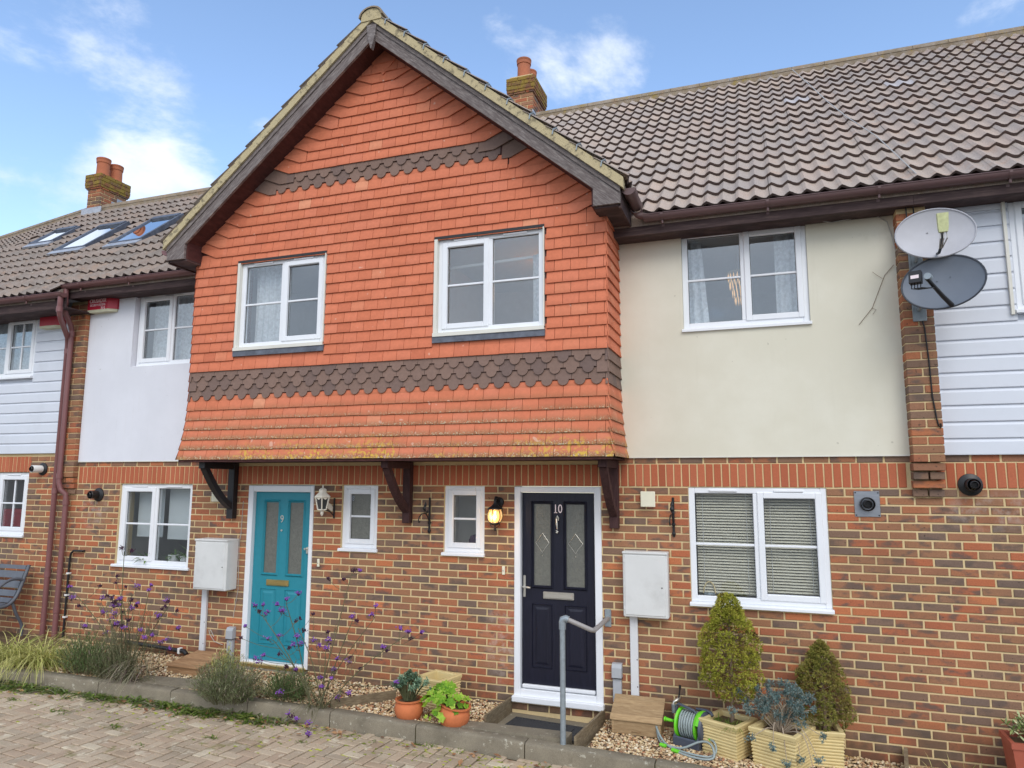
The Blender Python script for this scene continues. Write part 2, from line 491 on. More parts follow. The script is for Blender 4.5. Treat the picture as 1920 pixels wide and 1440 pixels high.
def _frost():
    t = NT('frosted_glass')
    col = t.mix(t.noise(26, 4, .6, dist=1.2), srgb(84, 86, 82), srgb(126, 126, 118))
    t.bump(t.noise(45, 3, .6, dist=1.5), .6, .006)
    return t.done(col, .16, 0, .6)
def _foliage(name, stops, rough=.6, trans=.25):
    t = NT(name)
    a = t.node('ShaderNodeAttribute', attribute_name='rnd').outputs['Fac']
    col = t.ramp(a, [(p, srgb(*c)) for p, c in stops])
    col = t.hsv(col, v=t.range(t.noise(30, 2, .5), .3, .7, .85, 1.15, False))
    t.done(col, rough, 0, .3)
    tl = t.node('ShaderNodeBsdfTranslucent'); t.put(tl.inputs[0], col)
    m = t.node('ShaderNodeMixShader'); m.inputs[0].default_value = trans
    t.l.new(t.b.outputs[0], m.inputs[1]); t.l.new(tl.outputs[0], m.inputs[2]); t.l.new(m.outputs[0], t.out.inputs[0])
    return t.mat
def _gravel():
    t = NT('gravel_stone')
    a = t.node('ShaderNodeAttribute', attribute_name='rnd').outputs['Fac']
    col = t.ramp(a, [(0, srgb(226, 206, 166)), (.22, srgb(206, 178, 134)), (.42, srgb(234, 222, 196)), (.55, srgb(190, 150, 108)), (.68, srgb(170, 140, 110)), (.78, srgb(214, 190, 150)), (.86, srgb(140, 112, 88)), (.94, srgb(186, 128, 92)), (1, srgb(120, 106, 94))])
    col = t.hsv(col, v=t.range(t.noise(120, 3, .6), .25, .75, .85, 1.12, False))
    return t.done(col, .75, 0, .35)
def _paver():
    t = NT('paving_block_concrete')
    base = t.ramp(t.rnd, [(0, srgb(176, 154, 132)), (.25, srgb(186, 166, 142)), (.45, srgb(166, 150, 130)), (.65, srgb(192, 174, 150)), (.82, srgb(174, 152, 130)), (1, srgb(200, 186, 162))])
    col = t.hsv(base, v=t.range(t.noise(110, 4, .75), .2, .8, .72, 1.26, False))
    col = t.mix(t.range(t.noise(2.1, 5, .65), .5, .7, 0, .4), col, srgb(136, 120, 98))
    col = t.mix(t.math('MULTIPLY', t.range(t.noise(7.5, 5, .7), .56, .66), .6), col, srgb(216, 206, 182))
    col = t.mix(t.math('MULTIPLY', t.range(t.noise(5.2, 6, .7), .58, .68), .55), col, srgb(112, 112, 54))
    t.bump(t.noise(170, 4, .75), .6, .003)
    return t.done(col, .93, 0, .2)
def _concrete():
    t = NT('kerb_concrete')
    col = t.mix(t.noise(6, 6, .65), srgb(108, 100, 88), srgb(152, 143, 124))
    col = t.hsv(col, v=t.range(t.noise(130, 4, .75), .2, .8, .66, 1.3, False))
    col = t.mix(t.range(t.noise(17, 4, .7), .61, .65, 0, .6), col, srgb(190, 186, 170))
    col = t.mix(t.range(t.noise(3.2, 5, .65), .5, .7, 0, .45), col, srgb(84, 78, 66))
    t.bump(t.noise(120, 5, .75), .6, .004)
    return t.done(col, .94, 0, .2)
def _joint():
    t = NT('sandy_moss_joint')
    col = t.mix(t.range(t.noise(2.3, 5, .65), .42, .62), srgb(70, 62, 46), srgb(88, 96, 36))
    col = t.hsv(col, v=t.range(t.noise(140, 4, .75), .2, .8, .6, 1.3, False))
    t.bump(t.noise(150, 4, .75), .8, .006)
    return t.done(col, .97, 0, .1)
def _emit(name, rgb, s):
    t = NT(name); t.done(srgb(*rgb), .4)
    t.b.inputs['Emission Color'].default_value = srgb(*rgb); t.b.inputs['Emission Strength'].default_value = s
    return t.mat
def _verge():
    t = NT('verge_mortar')
    col = t.mix(t.noise(9, 5, .65), srgb(200, 186, 150), srgb(178, 164, 130))
    col = t.mix(t.range(t.noise(11, 5, .7), .50, .64, 0, .75), col, srgb(112, 104, 88))
    col = t.mix(t.range(t.noise(40, 3, .7), .62, .7, 0, .6), col, srgb(150, 124, 50))
    t.bump(t.noise(60, 5, .7), .6, .006)
    return t.done(col, .95, 0, .15)
def _lichen_brick():
    t = NT('lichened_brick')
    base = t.ramp(t.rnd, [(0, srgb(124, 84, 64)), (.5, srgb(112, 88, 72)), (1, srgb(140, 92, 68))])
    col = t.mix(t.range(t.noise(9, 6, .7), .38, .58, 0, .8), base, srgb(148, 128, 58))
    col = t.hsv(col, v=t.range(t.noise(60, 4, .75), .2, .8, .7, 1.25, False))
    t.bump(t.noise(60, 4, .7), .6, .006)
    return t.done(col, .95, 0, .15)

MAT['brick'] = _brick(); MAT['mortar'] = _mortar(); MAT['soldier'] = _soldier(); MAT['hang'] = _hang(); MAT['darkhang'] = _dark_hang()
MAT['roof_r'] = _roof('roof_tile_concrete', [(174, 160, 151), (182, 166, 154), (166, 155, 149), (188, 169, 155), (170, 154, 146)], .5)
MAT['roof_l'] = _roof('roof_tile_weathered', [(138, 124, 115), (146, 130, 119), (130, 120, 112), (152, 134, 121)], .8)
MAT['cream'] = _render('cream_render', (216, 212, 195), (224, 221, 206)); MAT['white_render'] = _render('white_render', (216, 218, 226), (223, 225, 233))
MAT['upvc'] = plain('white_upvc', (232, 235, 240), .35, var=.02, scale=2, dirt=.04)
MAT['upvc_old'] = plain('aged_white_upvc', (220, 218, 208), .45, var=.04, scale=4, dirt=.12)
MAT['clad'] = plain('white_cladding', (212, 217, 227), .5, var=.03, scale=3, dirt=.08)
MAT['gasket'] = plain('black_gasket', (40, 40, 42), .6)
MAT['barge_l'] = _timber('weathered_barge_timber_left', (82, 72, 70), (112, 103, 101), (152, 144, 140), st=(1.1, 1, 9), scale=9, rot=R(40.2))
MAT['barge_r'] = _timber('weathered_barge_timber_right', (82, 72, 70), (112, 103, 101), (152, 144, 140), st=(1.1, 1, 9), scale=9, rot=R(-40.2))
MAT['barge'] = _timber('weathered_barge_timber', (92, 80, 78), (124, 116, 114), (160, 153, 150), st=(1.6, 1, 4), scale=12)
MAT['maroon'] = _timber('maroon_stained_timber', (58, 32, 30), (74, 42, 40), (88, 54, 50), st=(3, 1, 3), scale=8)
MAT['fascia'] = _timber('dark_fascia_timber', (52, 38, 38), (70, 54, 54), (100, 82, 78), st=(.5, 1, 7), scale=9)
MAT['bracket_black'] = plain('black_painted_timber', (34, 32, 36), .5, bump=.2)
MAT['bracket_brown'] = _timber('brown_stained_timber', (48, 30, 30), (66, 42, 42), (84, 58, 56), st=(4, 4, .6), scale=9)
MAT['gutter'] = plain('brown_gutter_plastic', (112, 78, 76), .42, var=.1, scale=3, dirt=.12)
MAT['gutter_dark'] = plain('dark_gutter_plastic', (100, 76, 76), .42, var=.1, scale=3, dirt=.2)
MAT['pipe'] = plain('brown_downpipe_plastic', (126, 84, 84), .4, var=.1, scale=3, dirt=.1)
MAT['verge'] = _verge(); MAT['lichen_brick'] = _lichen_brick()
MAT['ridge'] = _roof('ridge_tile_concrete', [(132, 116, 96), (142, 126, 104), (120, 108, 92)], .9)
MAT['lead'] = plain('lead_flashing', (168, 172, 180), .5, .3, var=.25, scale=9)
MAT['lead_dark'] = plain('dark_lead_flashing', (96, 101, 112), .5, .2, var=.4, scale=12)
MAT['glass'] = _glass('window_glass', .075, (.96, .975, .98)); MAT['frost'] = _frost()
MAT['skyglass'] = _glass('skylight_glass', .55, (.7, .75, .8))
MAT['room'] = plain('interior_plaster', (222, 220, 216), .9, var=.05)
MAT['room_blue'] = plain('interior_grey_plaster', (200, 203, 208), .9, var=.05)
MAT['curtain'] = _foliage('curtain_cloth', [(0, (222, 226, 230)), (1, (234, 238, 242))], .85, .35)
MAT['navy'] = _timber('navy_grained_door', (22, 23, 36), (27, 28, 43), (33, 34, 50), .38, st=(5, 1, .5), scale=14)
MAT['teal'] = plain('teal_door_paint', (38, 134, 152), .42, var=.05, scale=20)
MAT['chrome'] = plain('chrome_metal', (214, 210, 200), .3, .75, var=.05)
MAT['brass'] = plain('pale_brass', (206, 180, 118), .32, .9, var=.06)
MAT['galv'] = plain('galvanised_steel', (150, 160, 166), .45, .35, var=.2, scale=25)
MAT['rail'] = plain('grey_plastic_rail', (150, 146, 144), .45, var=.05)
MAT['concrete'] = _concrete(); MAT['paver'] = _paver(); MAT['joint'] = _joint(); MAT['gravel'] = _gravel()
MAT['soil'] = plain('dry_soil', (104, 84, 62), .97, var=.35, scale=40, bump=.8)
MAT['asphalt'] = plain('outer_ground', (96, 92, 86), .95, var=.2, scale=6, bump=.4)
MAT['sleeper'] = _timber('grey_edging_timber', (92, 80, 64), (122, 108, 86), (146, 132, 108), .9, st=(1, 1, 5), scale=14)
MAT['decking'] = _timber('brown_decking', (142, 108, 76), (160, 124, 90), (178, 144, 108), .75, st=(.8, 5, 5), scale=12)
MAT['decking_old'] = _timber('weathered_decking', (140, 114, 84), (160, 134, 100), (182, 156, 120), .8, st=(.8, 5, 5), scale=12)
MAT['meter'] = plain('meter_box_plastic', (214, 215, 214), .5, var=.04, scale=5, dirt=.22)
MAT['trunk'] = plain('white_trunking', (216, 218, 222), .45, var=.03, dirt=.08)
MAT['grey_pl'] = plain('grey_trunking', (170, 174, 180), .5, var=.06)
MAT['black_pl'] = plain('black_plastic', (32, 32, 35), .42, var=.15)
MAT['black_iron'] = plain('black_iron', (28, 28, 31), .5, .2, var=.2)
MAT['steel_plate'] = plain('brushed_steel_plate', (150, 154, 162), .38, .8, var=.15, scale=6, stretch=(1, 1, 8))
MAT['white_metal'] = plain('white_lantern_paint', (226, 220, 206), .5, var=.1)
MAT['lamp_glass'] = plain('smoky_lantern_glass', (60, 62, 66), .12)
MAT['bulb'] = _emit('lit_amber_glass', (255, 190, 96), 3.0)
MAT['bulb_hot'] = _emit('lit_bulb', (255, 226, 170), 14.0)
MAT['crystal'] = _emit('lit_crystal', (255, 206, 140), .3)
MAT['cream_pl'] = plain('cream_plastic', (230, 226, 204), .5, var=.04)
MAT['alarm_red'] = plain('red_alarm_plastic', (176, 36, 56), .4, var=.08)
MAT['alarm_base'] = plain('cream_alarm_base', (206, 204, 178), .5, var=.06)
MAT['white_text'] = plain('white_print', (240, 224, 226), .6, var=.02)
MAT['dish_pale'] = plain('pale_grey_dish', (178, 178, 184), .55, var=.08, scale=5, dirt=.15)
MAT['dish_dark'] = plain('dark_grey_dish', (112, 120, 132), .45, var=.06, scale=5)
MAT['dish_rim'] = plain('dish_rim_metal', (70, 74, 82), .5, .2)
MAT['lnb_green'] = plain('mossy_cream_plastic', (196, 200, 150), .6, var=.2, scale=30)
MAT['terracotta'] = plain('terracotta', (196, 112, 68), .8, var=.12, scale=18, bump=.2)
MAT['trough'] = plain('terracotta_plastic', (168, 88, 68), .6, var=.08)
MAT['planter'] = plain('cream_glazed_planter', (214, 194, 140), .5, var=.08, scale=10, dirt=.12)
MAT['reel_grey'] = plain('slate_grey_plastic', (74, 80, 94), .45, var=.1)
MAT['reel_green'] = plain('lime_green_plastic', (110, 208, 42), .42, var=.08)
MAT['hose'] = plain('grey_garden_hose', (146, 158, 158), .45, var=.1)
MAT['mat_rubber'] = plain('black_rubber_mat', (52, 53, 56), .85, var=.25, scale=60, bump=.5)
MAT['wire_white'] = plain('white_cable', (176, 174, 170), .5)
MAT['wire_black'] = plain('black_cable', (30, 30, 32), .5)
MAT['bench'] = plain('charcoal_painted_bench', (92, 96, 104), .5, var=.1, scale=20)
MAT['pot_terra'] = plain('chimney_pot_clay', (176, 104, 72), .8, var=.12, scale=6, dirt=.25)
MAT['wicker'] = plain('wicker', (226, 204, 156), .8, var=.3, scale=60)
MAT['white_ceramic'] = plain('white_ceramic', (230, 230, 228), .3, var=.02)
MAT['dark_cloth'] = plain('dark_purple_cloth', (70, 40, 66), .9, var=.2)
MAT['red_cloth'] = plain('red_cloth', (150, 36, 46), .9, var=.15)
MAT['stem'] = _foliage('green_stem', [(0, (86, 90, 62)), (1, (112, 106, 80))], .7, .05)
MAT['twig'] = plain('brown_twig', (126, 106, 88), .9)
MAT['pale_twig'] = plain('pale_twig', (168, 152, 132), .9)
MAT['verb'] = _foliage('verbena_flower', [(0, (148, 92, 192)), (.35, (112, 62, 154)), (.6, (172, 118, 206)), (.75, (84, 48, 84)), (1, (72, 46, 50))], .8, .2)
MAT['spruce'] = _foliage('spruce_needles', [(0, (104, 108, 38)), (.35, (150, 154, 54)), (.7, (190, 188, 80)), (.9, (146, 124, 60)), (1, (100, 80, 50))], .75, .2)
MAT['spruce2'] = _foliage('olive_spruce_needles', [(0, (98, 106, 46)), (.4, (138, 138, 64)), (.75, (160, 148, 78)), (1, (116, 98, 60))], .75, .2)
MAT['juniper'] = _foliage('blue_juniper_needles', [(0, (80, 104, 104)), (.5, (114, 140, 138)), (.85, (158, 176, 172)), (1, (124, 120, 110))], .7, .15)
MAT['sedge'] = _foliage('variegated_sedge', [(0, (122, 134, 62)), (.3, (186, 188, 104)), (.7, (222, 216, 146)), (1, (150, 150, 84))], .6, .3)
MAT['shrub'] = _foliage('shrub_leaves', [(0, (76, 98, 54)), (.5, (104, 128, 76)), (.8, (130, 146, 98)), (1, (140, 126, 100))], .7, .25)
MAT['lav'] = _foliage('grey_green_leaves', [(0, (104, 116, 76)), (.5, (136, 144, 102)), (.8, (156, 144, 126)), (1, (136, 110, 112))], .75, .25)
MAT['weed'] = _foliage('weed_leaves', [(0, (78, 100, 40)), (.5, (110, 136, 58)), (.85, (138, 152, 74)), (1, (132, 118, 76))], .7, .3)
MAT['euph'] = _foliage('blue_green_spurge', [(0, (96, 132, 108)), (.5, (132, 164, 136)), (1, (160, 184, 150))], .65, .2)
MAT['bright'] = _foliage('bright_green_leaves', [(0, (96, 146, 34)), (.5, (142, 186, 54)), (1, (182, 208, 86))], .55, .35)
MAT['varieg'] = _foliage('variegated_leaves', [(0, (104, 132, 66)), (.4, (166, 182, 116)), (.75, (220, 222, 178)), (1, (128, 150, 86))], .55, .3)
MAT['indoor'] = _foliage('house_plant_leaves', [(0, (70, 96, 52)), (1, (110, 136, 78))], .6, .25)
MAT['leaf_dead'] = _foliage('dead_leaves', [(0, (150, 108, 74)), (.5, (176, 136, 100)), (.8, (122, 84, 62)), (1, (196, 170, 110))], .85, .15)
MAT['blind'] = plain('beige_blind_slat', (226, 220, 200), .6, var=.04)
MAT['roller'] = plain('pale_roller_blind', (206, 212, 214), .85, var=.03)
MAT['white_tile'] = plain('pale_vent_tile', (184, 178, 178), .7, var=.08)
MAT['moss'] = _foliage('joint_moss', [(0, (96, 104, 40)), (.5, (134, 140, 50)), (1, (168, 170, 66))], .95, .05)
MAT['tile_edge'] = plain('roof_tile_edge', (92, 77, 72), .95, var=.25, scale=30)  # unweathered dark edge; its self-shading and dirt also put into the colour
# ================================================================== the setting
SL = -0.028
def G(x): return -0.005 + SL * x          # garden level; the street climbs gently to the left
ROAD = -0.135                              # road below garden level
TILT = Matrix.Rotation(math.atan(-SL), 4, 'Y')

mb = MB()
for (x0, x1, y0, y1) in ((-160, 160, -160, 8),):
    mb.add([(x0, y0, G(x0) + ROAD - .06), (x1, y0, G(x1) + ROAD - .06), (x1, 60, G(x1) + ROAD - .06), (x0, 60, G(x0) + ROAD - .06)], [(0, 1, 2, 3)])
obj('ground', mb, MAT['asphalt'], kind='structure')

# ---- kerb line (front top edge), from right to left
KERB = [(5.4, -.93), (1.0, -.955), (-2.2, -1.0), (-4.4, -1.17), (-6.2, -1.33), (-9.5, -1.62)]
def kerb_y(x):
    for (xa, ya), (xb, yb) in zip(KERB, KERB[1:]):
        if xb <= x <= xa: return ya + (yb - ya) * (xa - x) / (xa - xb)
    return KERB[0][1] if x > KERB[0][0] else KERB[-1][1]
# ---- block-paved road: herringbone at 45 degrees
mb = MB()
mb.add([(-11, -6.2, G(-11) + ROAD - .018), (5.4, -6.2, G(5.4) + ROAD - .018), (5.4, -.9, G(5.4) + ROAD - .018), (-11, -1.0, G(-11) + ROAD - .018)], [(0, 1, 2, 3)])
road = obj('road', mb, MAT['joint'], kind='structure')
def paver_mesh(i, rng):
    j = lambda a: rng.uniform(-a, a)
    L, W, b = .0945, .0445, .007
    out = [(-L + j(.002), -W + j(.002)), (L + j(.002), -W + j(.002)), (L + j(.002), W + j(.002)), (-L + j(.002), W + j(.002))]
    inn = [(x - math.copysign(b, x), y - math.copysign(b, y)) for x, y in out]
    V = [(x, y, -.03) for x, y in out] + [(x, y, -.004) for x, y in out] + [(x, y, j(.001)) for x, y in inn]
    F = [(8, 9, 10, 11)]
    for k in range(4):
        q = (k + 1) % 4
        F += [(k, q, q + 4, k + 4), (k + 4, q + 4, q + 8, k + 8)]
    return MB().add(V, F, 0.0)
_rp = random.Random(5)
PAV = [paver_mesh(i, _rp) for i in range(5)]
PAVM = [p.mesh('paving_block') for p in PAV]
for m in PAVM: m.materials.append(MAT['paver'])
blocks = []
c45, s45 = math.cos(R(-4)), math.sin(R(-4))
for a in range(-90, 91):
    for b_ in range(-90, 91):
        k = (a - b_) % 4
        if k == 0: cu, cv, rot = a + 1.0, b_ + .5, 0.0
        elif k == 3: cu, cv, rot = a + .5, b_ + 1.0, pi / 2
        else: continue
        u, v = cu * .1, cv * .1
        x = -3.2 + u * c45 - v * s45; y = -2.6 + u * s45 + v * c45
        if x < -9.6 or x > 3.4 or y < -5.2 or y > kerb_y(x) + .03: continue
        dist = (Vector((x, y, G(x) + ROAD)) - CAM).length
        # in view?
        d = Vector((x, y, G(x) + ROAD)) - CAM
        zc = d.dot(_f); uu = 960 + 1327.3 * d.dot(_r) / zc; vv = 720 + 1327.3 * d.dot(_d) / zc
        vis = zc > 0 and -20 < uu < 1940 and vv < 1465
        blocks.append((0 if vis else 1, dist, x, y, rot))
blocks.sort()
rest = MB()
for i, (vis, dist, x, y, rot) in enumerate(blocks):
    k = _rp.randrange(5)
    z = G(x) + ROAD + _rp.uniform(-.0035, .0035)
    M = Matrix.Translation((x, y, z)) @ TILT @ Matrix.Rotation(rot + R(-4) + _rp.uniform(-.015, .015), 4, 'Z')
    if i < 300:
        o = bpy.data.objects.new('paving_block', PAVM[k]); link(o, road); o.matrix_basis = M
    else:
        rest.add([M @ Vector(v) for v in PAV[k].v], PAV[k].f, _rp.random())
obj('block_paving', rest, MAT['paver'], road, kind='stuff')

# ---- kerbstones
mb = MB()
pts = [(x, y + .065) for x, y in KERB]
for (xa, ya), (xb, yb) in zip(pts, pts[1:]):
    mb.add([(xa, ya - .05, G(xa) - .3), (xa, ya + .05, G(xa) - .3), (xb, yb + .05, G(xb) - .3), (xb, yb - .05, G(xb) - .3),
            (xa, ya - .05, G(xa) - .02), (xa, ya + .05, G(xa) - .02), (xb, yb + .05, G(xb) - .02), (xb, yb - .05, G(xb) - .02)],
           [(0, 1, 5, 4), (1, 2, 6, 5), (2, 3, 7, 6), (3, 0, 4, 7), (4, 5, 6, 7)])
kerb = obj('kerb', mb, MAT['joint'], kind='structure')
xs = [4.9, 3.94, 2.98, 2.04, 1.10, -.02, -1.07, -1.98, -2.9, -3.81, -4.72, -5.63, -6.54, -7.45, -8.36, -9.2]
rk = random.Random(9)
for xa, xb in zip(xs, xs[1:]):
    A = Vector((xa - .005, kerb_y(xa), G(xa))); B = Vector((xb + .005, kerb_y(xb), G(xb)))
    t = (B - A).normalized(); n = Vector((-t.y, t.x, 0)).normalized()
    if n.y < 0: n = -n
    dz = rk.uniform(-.004, .004)
    prof = [(0, -.3), (0, -.022), (.006, -.008), (.02, 0), (.128, 0), (.14, -.01), (.14, -.3)]
    mb = MB(); V = []; N = 7
    for i in range(N + 1):
        P = A.lerp(B, i / N)
        for k, (u, w) in enumerate(prof):
            V.append(P + n * (u + (rk.uniform(-.003, .003) if k in (1, 2, 3) else 0)) + Vector((0, 0, w + dz + (rk.uniform(-.0035, .0025) if k in (1, 2, 3, 4) else 0))))
    m = len(prof); F = []
    for i in range(N):
        for k in range(m - 1): F.append((i * m + k, (i + 1) * m + k, (i + 1) * m + k + 1, i * m + k + 1))
    F += [tuple(range(m)), tuple(range((N + 1) * m - 1, N * m - 1, -1))]
    obj('kerbstone', MB().add(V, F), MAT['concrete'], kerb, smooth=40)

# ---- planting strip between kerb and houses: soil under the gravel
mb = MB()
def strip(x0, x1, y0f, y1, dz):
    n = max(2, int((x1 - x0) / .4))
    for i in range(n):
        a, b_ = x0 + (x1 - x0) * i / n, x0 + (x1 - x0) * (i + 1) / n
        mb.add([(a, y0f(a), G(a) + dz), (b_, y0f(b_), G(b_) + dz), (b_, y1, G(b_) + dz), (a, y1, G(a) + dz)], [(0, 1, 2, 3)])
ky = lambda x: kerb_y(x) + .13
strip(-9.5, -.86, ky, .3, -.03); strip(-.86, -.50, lambda x: -.66, .3, -.03); strip(.475, 5.3, ky, .3, -.045)
obj('garden_soil', mb, MAT['soil'], kind='structure')
mb = MB(); strip(-.50, .475, lambda x: -.83, .3, -.085)
obj('path', mb, MAT['concrete'], kind='structure')

# ---- gravel: loose stones, one mass
def icosa():
    t = (1 + 5 ** .5) / 2
    v = np.array([(-1, t, 0), (1, t, 0), (-1, -t, 0), (1, -t, 0), (0, -1, t), (0, 1, t), (0, -1, -t), (0, 1, -t), (t, 0, -1), (t, 0, 1), (-t, 0, -1), (-t, 0, 1)], float)
    f = np.array([(0, 11, 5), (0, 5, 1), (0, 1, 7), (0, 7, 10), (0, 10, 11), (1, 5, 9), (5, 11, 4), (11, 10, 2), (10, 7, 6), (7, 1, 8), (3, 9, 4), (3, 4, 2), (3, 2, 6), (3, 6, 8), (3, 8, 9), (4, 9, 5), (2, 4, 11), (6, 2, 10), (8, 6, 7), (9, 8, 1)])
    return v / np.linalg.norm(v[0]), f
def stones(name, areas, mat, sizes=(.007, .017)):
    iv, itf = icosa(); P = []
    for x0, x1, y0f, y1, dens, dz in areas:
        yl = min(y0f(x0), y0f(x1), y0f((x0 + x1) / 2))
        n = int((x1 - x0) * (y1 - yl) * dens)
        x = RNG.uniform(x0, x1, n); y = RNG.uniform(yl, y1, n)
        kx = np.array([y0f(a) for a in x]); ok = y > kx
        x, y = x[ok], y[ok]
        z = -0.005 + SL * x + dz + RNG.uniform(-.012, .008, len(x))
        P.append(np.stack([x, y, z], 1))
    P = np.concatenate(P); n = len(P)
    s = RNG.uniform(sizes[0], sizes[1], (n, 1)) * np.stack([RNG.uniform(.8, 1.35, n), RNG.uniform(.8, 1.2, n), RNG.uniform(.5, .8, n)], 1)
    a = RNG.uniform(0, 2 * pi, n); ca, sa = np.cos(a), np.sin(a)
    v = iv[None] * RNG.uniform(.8, 1.2, (n, 12, 1)) * s[:, None, :]
    x = v[..., 0] * ca[:, None] - v[..., 1] * sa[:, None]; y = v[..., 0] * sa[:, None] + v[..., 1] * ca[:, None]
    v = np.stack([x, y, v[..., 2]], 2) + P[:, None, :]
    f = itf[None] + (np.arange(n) * 12)[:, None, None]
    return np_mesh(name, v.reshape(-1, 3), f.reshape(-1, 3), np.repeat(RNG.random(n), 20), mat)
gm = stones('gravel', [(-6.4, -2.05, ky, -.01, 2100, -.012), (-2.05, -.86, ky, -.01, 3000, -.012), (-.86, -.53, lambda x: -.66, -.01, 3000, -.012), (.50, 4.6, ky, -.01, 3000, -.03)], MAT['gravel'])
o = bpy.data.objects.new('gravel', gm); COL.objects.link(o)
tag(o, 'loose cream and tan gravel between the kerb and the house walls', 'gravel', kind='stuff')
# ================================================================== houses
CO = .075
def cells(mb, x0, x1, z0, z1, y0, y1, holes):
    xs = sorted({x0, x1, *[min(max(h[i], x0), x1) for h in holes for i in (0, 1)]})
    zs = sorted({z0, z1, *[min(max(h[i], z0), z1) for h in holes for i in (2, 3)]})
    for xa, xb in zip(xs, xs[1:]):
        run = None
        for za, zb in zip(zs, zs[1:]):
            cx, cz = (xa + xb) / 2, (za + zb) / 2
            inside = any(h[0] < cx < h[1] and h[2] < cz < h[3] for h in holes)
            if not inside: run = (run[0], zb) if run else (za, zb)
            if inside or zb == zs[-1]:
                if run: mb.box(xa, xb, y0, y1, run[0], run[1])
                run = None
_rb = random.Random(21)
def brick_mb(w, h, rng, y=0.0, d=.03):
    """a brick face of width w and height h: slightly uneven, chamfered front; bottom left corner at 0,0"""
    j = lambda a: rng.uniform(-a, a)
    c = .004
    o = [(j(.0015), j(.0015)), (w + j(.0015), j(.0015)), (w + j(.0015), h + j(.0015)), (j(.0015), h + j(.0015))]
    i = [(o[0][0] + c, o[0][1] + c), (o[1][0] - c, o[1][1] + c), (o[2][0] - c, o[2][1] - c), (o[3][0] + c, o[3][1] - c)]
    p = rng.uniform(-.002, .0025)
    V = [(x, y + d, z) for x, z in o] + [(x, y + .0035 - p, z) for x, z in o] + [(x, y - p + j(.0008), z) for x, z in i]
    F = [(8, 9, 10, 11)]
    for k in range(4):
        q = (k + 1) % 4
        F += [(k, q, q + 4, k + 4), (k + 4, q + 4, q + 8, k + 8)]
    return V, F
FULL = []
for _ in range(8):
    V, F = brick_mb(.2095, .0605, _rb)
    m = MB().add(V, F).mesh('brick'); m.materials.append(MAT['brick']); FULL.append((m, V, F))
SOLD = []
for _ in range(6):
    V, F = brick_mb(.064, .215, _rb)
    m = MB().add(V, F).mesh('soldier_brick'); m.materials.append(MAT['soldier']); SOLD.append((m, V, F))
def course(x0, x1, z, k, holes, h=.063):
    """stretchers of one course cut by openings: (xa, xb, z)"""
    out = []
    off = (.1125 if k % 2 else 0) + .0335
    n0 = math.floor((x0 - off) / .225) - 1; n1 = math.ceil((x1 - off) / .225) + 1
    spans = [(x0 - .2, x1 + .2)]
    for hx0, hx1, hz0, hz1 in holes:
        if hz0 < z + h * .5 < hz1:
            nx = []
            for a, b in spans:
                if hx1 <= a or hx0 >= b: nx.append((a, b)); continue
                if hx0 - a > .03: nx.append((a, hx0 - .002))
                if b - hx1 > .03: nx.append((hx1 + .002, b))
            spans = nx
    for n in range(n0, n1):
        a, b = off + n * .225, off + n * .225 + .2095
        for sa, sb in spans:
            xa, xb = max(a, sa), min(b, sb)
            if xb - xa > .002: out.append([xa, xb, z, sa, sb])
    # slivers at an opening are absorbed by the neighbouring brick, as a bricklayer cuts them
    for p in out:
        if p[1] - p[0] < .055:
            for q in out:
                if q is not p and q[3] == p[3] and q[1] - q[0] >= .055 and min(abs(q[1] - p[0]), abs(p[1] - q[0])) < .02:
                    q[0], q[1] = min(q[0], p[0]), max(q[1], p[1]); break
    lo, hi = (x0, x1)
    return [(p[0], p[1], z) for p in out if p[1] - p[0] >= .055 and lo <= (p[0] + p[1]) / 2 < hi]
def lay(wall, pieces, keep=300):
    """bricks of one wall: the largest in view as objects, the rest as one mass"""
    pieces.sort(key=lambda p: (Vector(((p[0] + p[1]) / 2, 0, p[2])) - CAM).length)
    rest = MB()
    for i, (xa, xb, z) in enumerate(pieces):
        full = abs(xb - xa - .2095) < .0005
        if full:
            m, V, F = FULL[_rb.randrange(8)]
        else:
            V, F = brick_mb(xb - xa, .0605, _rb)
        if i < keep:
            if not full:
                m = MB().add(V, F).mesh('brick'); m.materials.append(MAT['brick'])
            inst('brick', m, wall, (xa, 0, z))
        else:
            rest.add([(v[0] + xa, v[1], v[2] + z) for v in V], F, _rb.random())
    if rest.v: obj('brickwork', rest, MAT['brick'], wall, kind='stuff')
def soldiers(wall, x0, x1, z, skip=()):
    for n in range(math.ceil((x0 - .032) / .0755), math.ceil((x1 - .032) / .0755)):
        m, V, F = SOLD[_rb.randrange(6)]
        inst('soldier_brick', m, wall, (n * .0755, 0, z))
def pier(house, x0, x1, yf, z0, z1, steps, name='pier'):
    mb = MB().box(x0 + .006, x1 - .006, yf + .008, .02, z0 + CO * len(steps), z1)
    p = obj(name, mb, MAT['mortar'], house)
    k = 0; z = z0
    while z + .063 < z1:
        y = yf + (steps[k] if k < len(steps) else 0)
        w = x1 - x0
        cuts = [(x0, x1)] if k % 2 else [(x0, x0 + w * .5 - .006), (x0 + w * .5 + .006, x1)]
        for a, b in cuts:
            mb = MB().bbox(a + _rb.uniform(-.001, .002), b + _rb.uniform(-.002, .001), y + _rb.uniform(-.002, .002), .012, z, z + .064, .004)
            obj('brick', mb, MAT['brick'], p)
        z += CO; k += 1
    return p
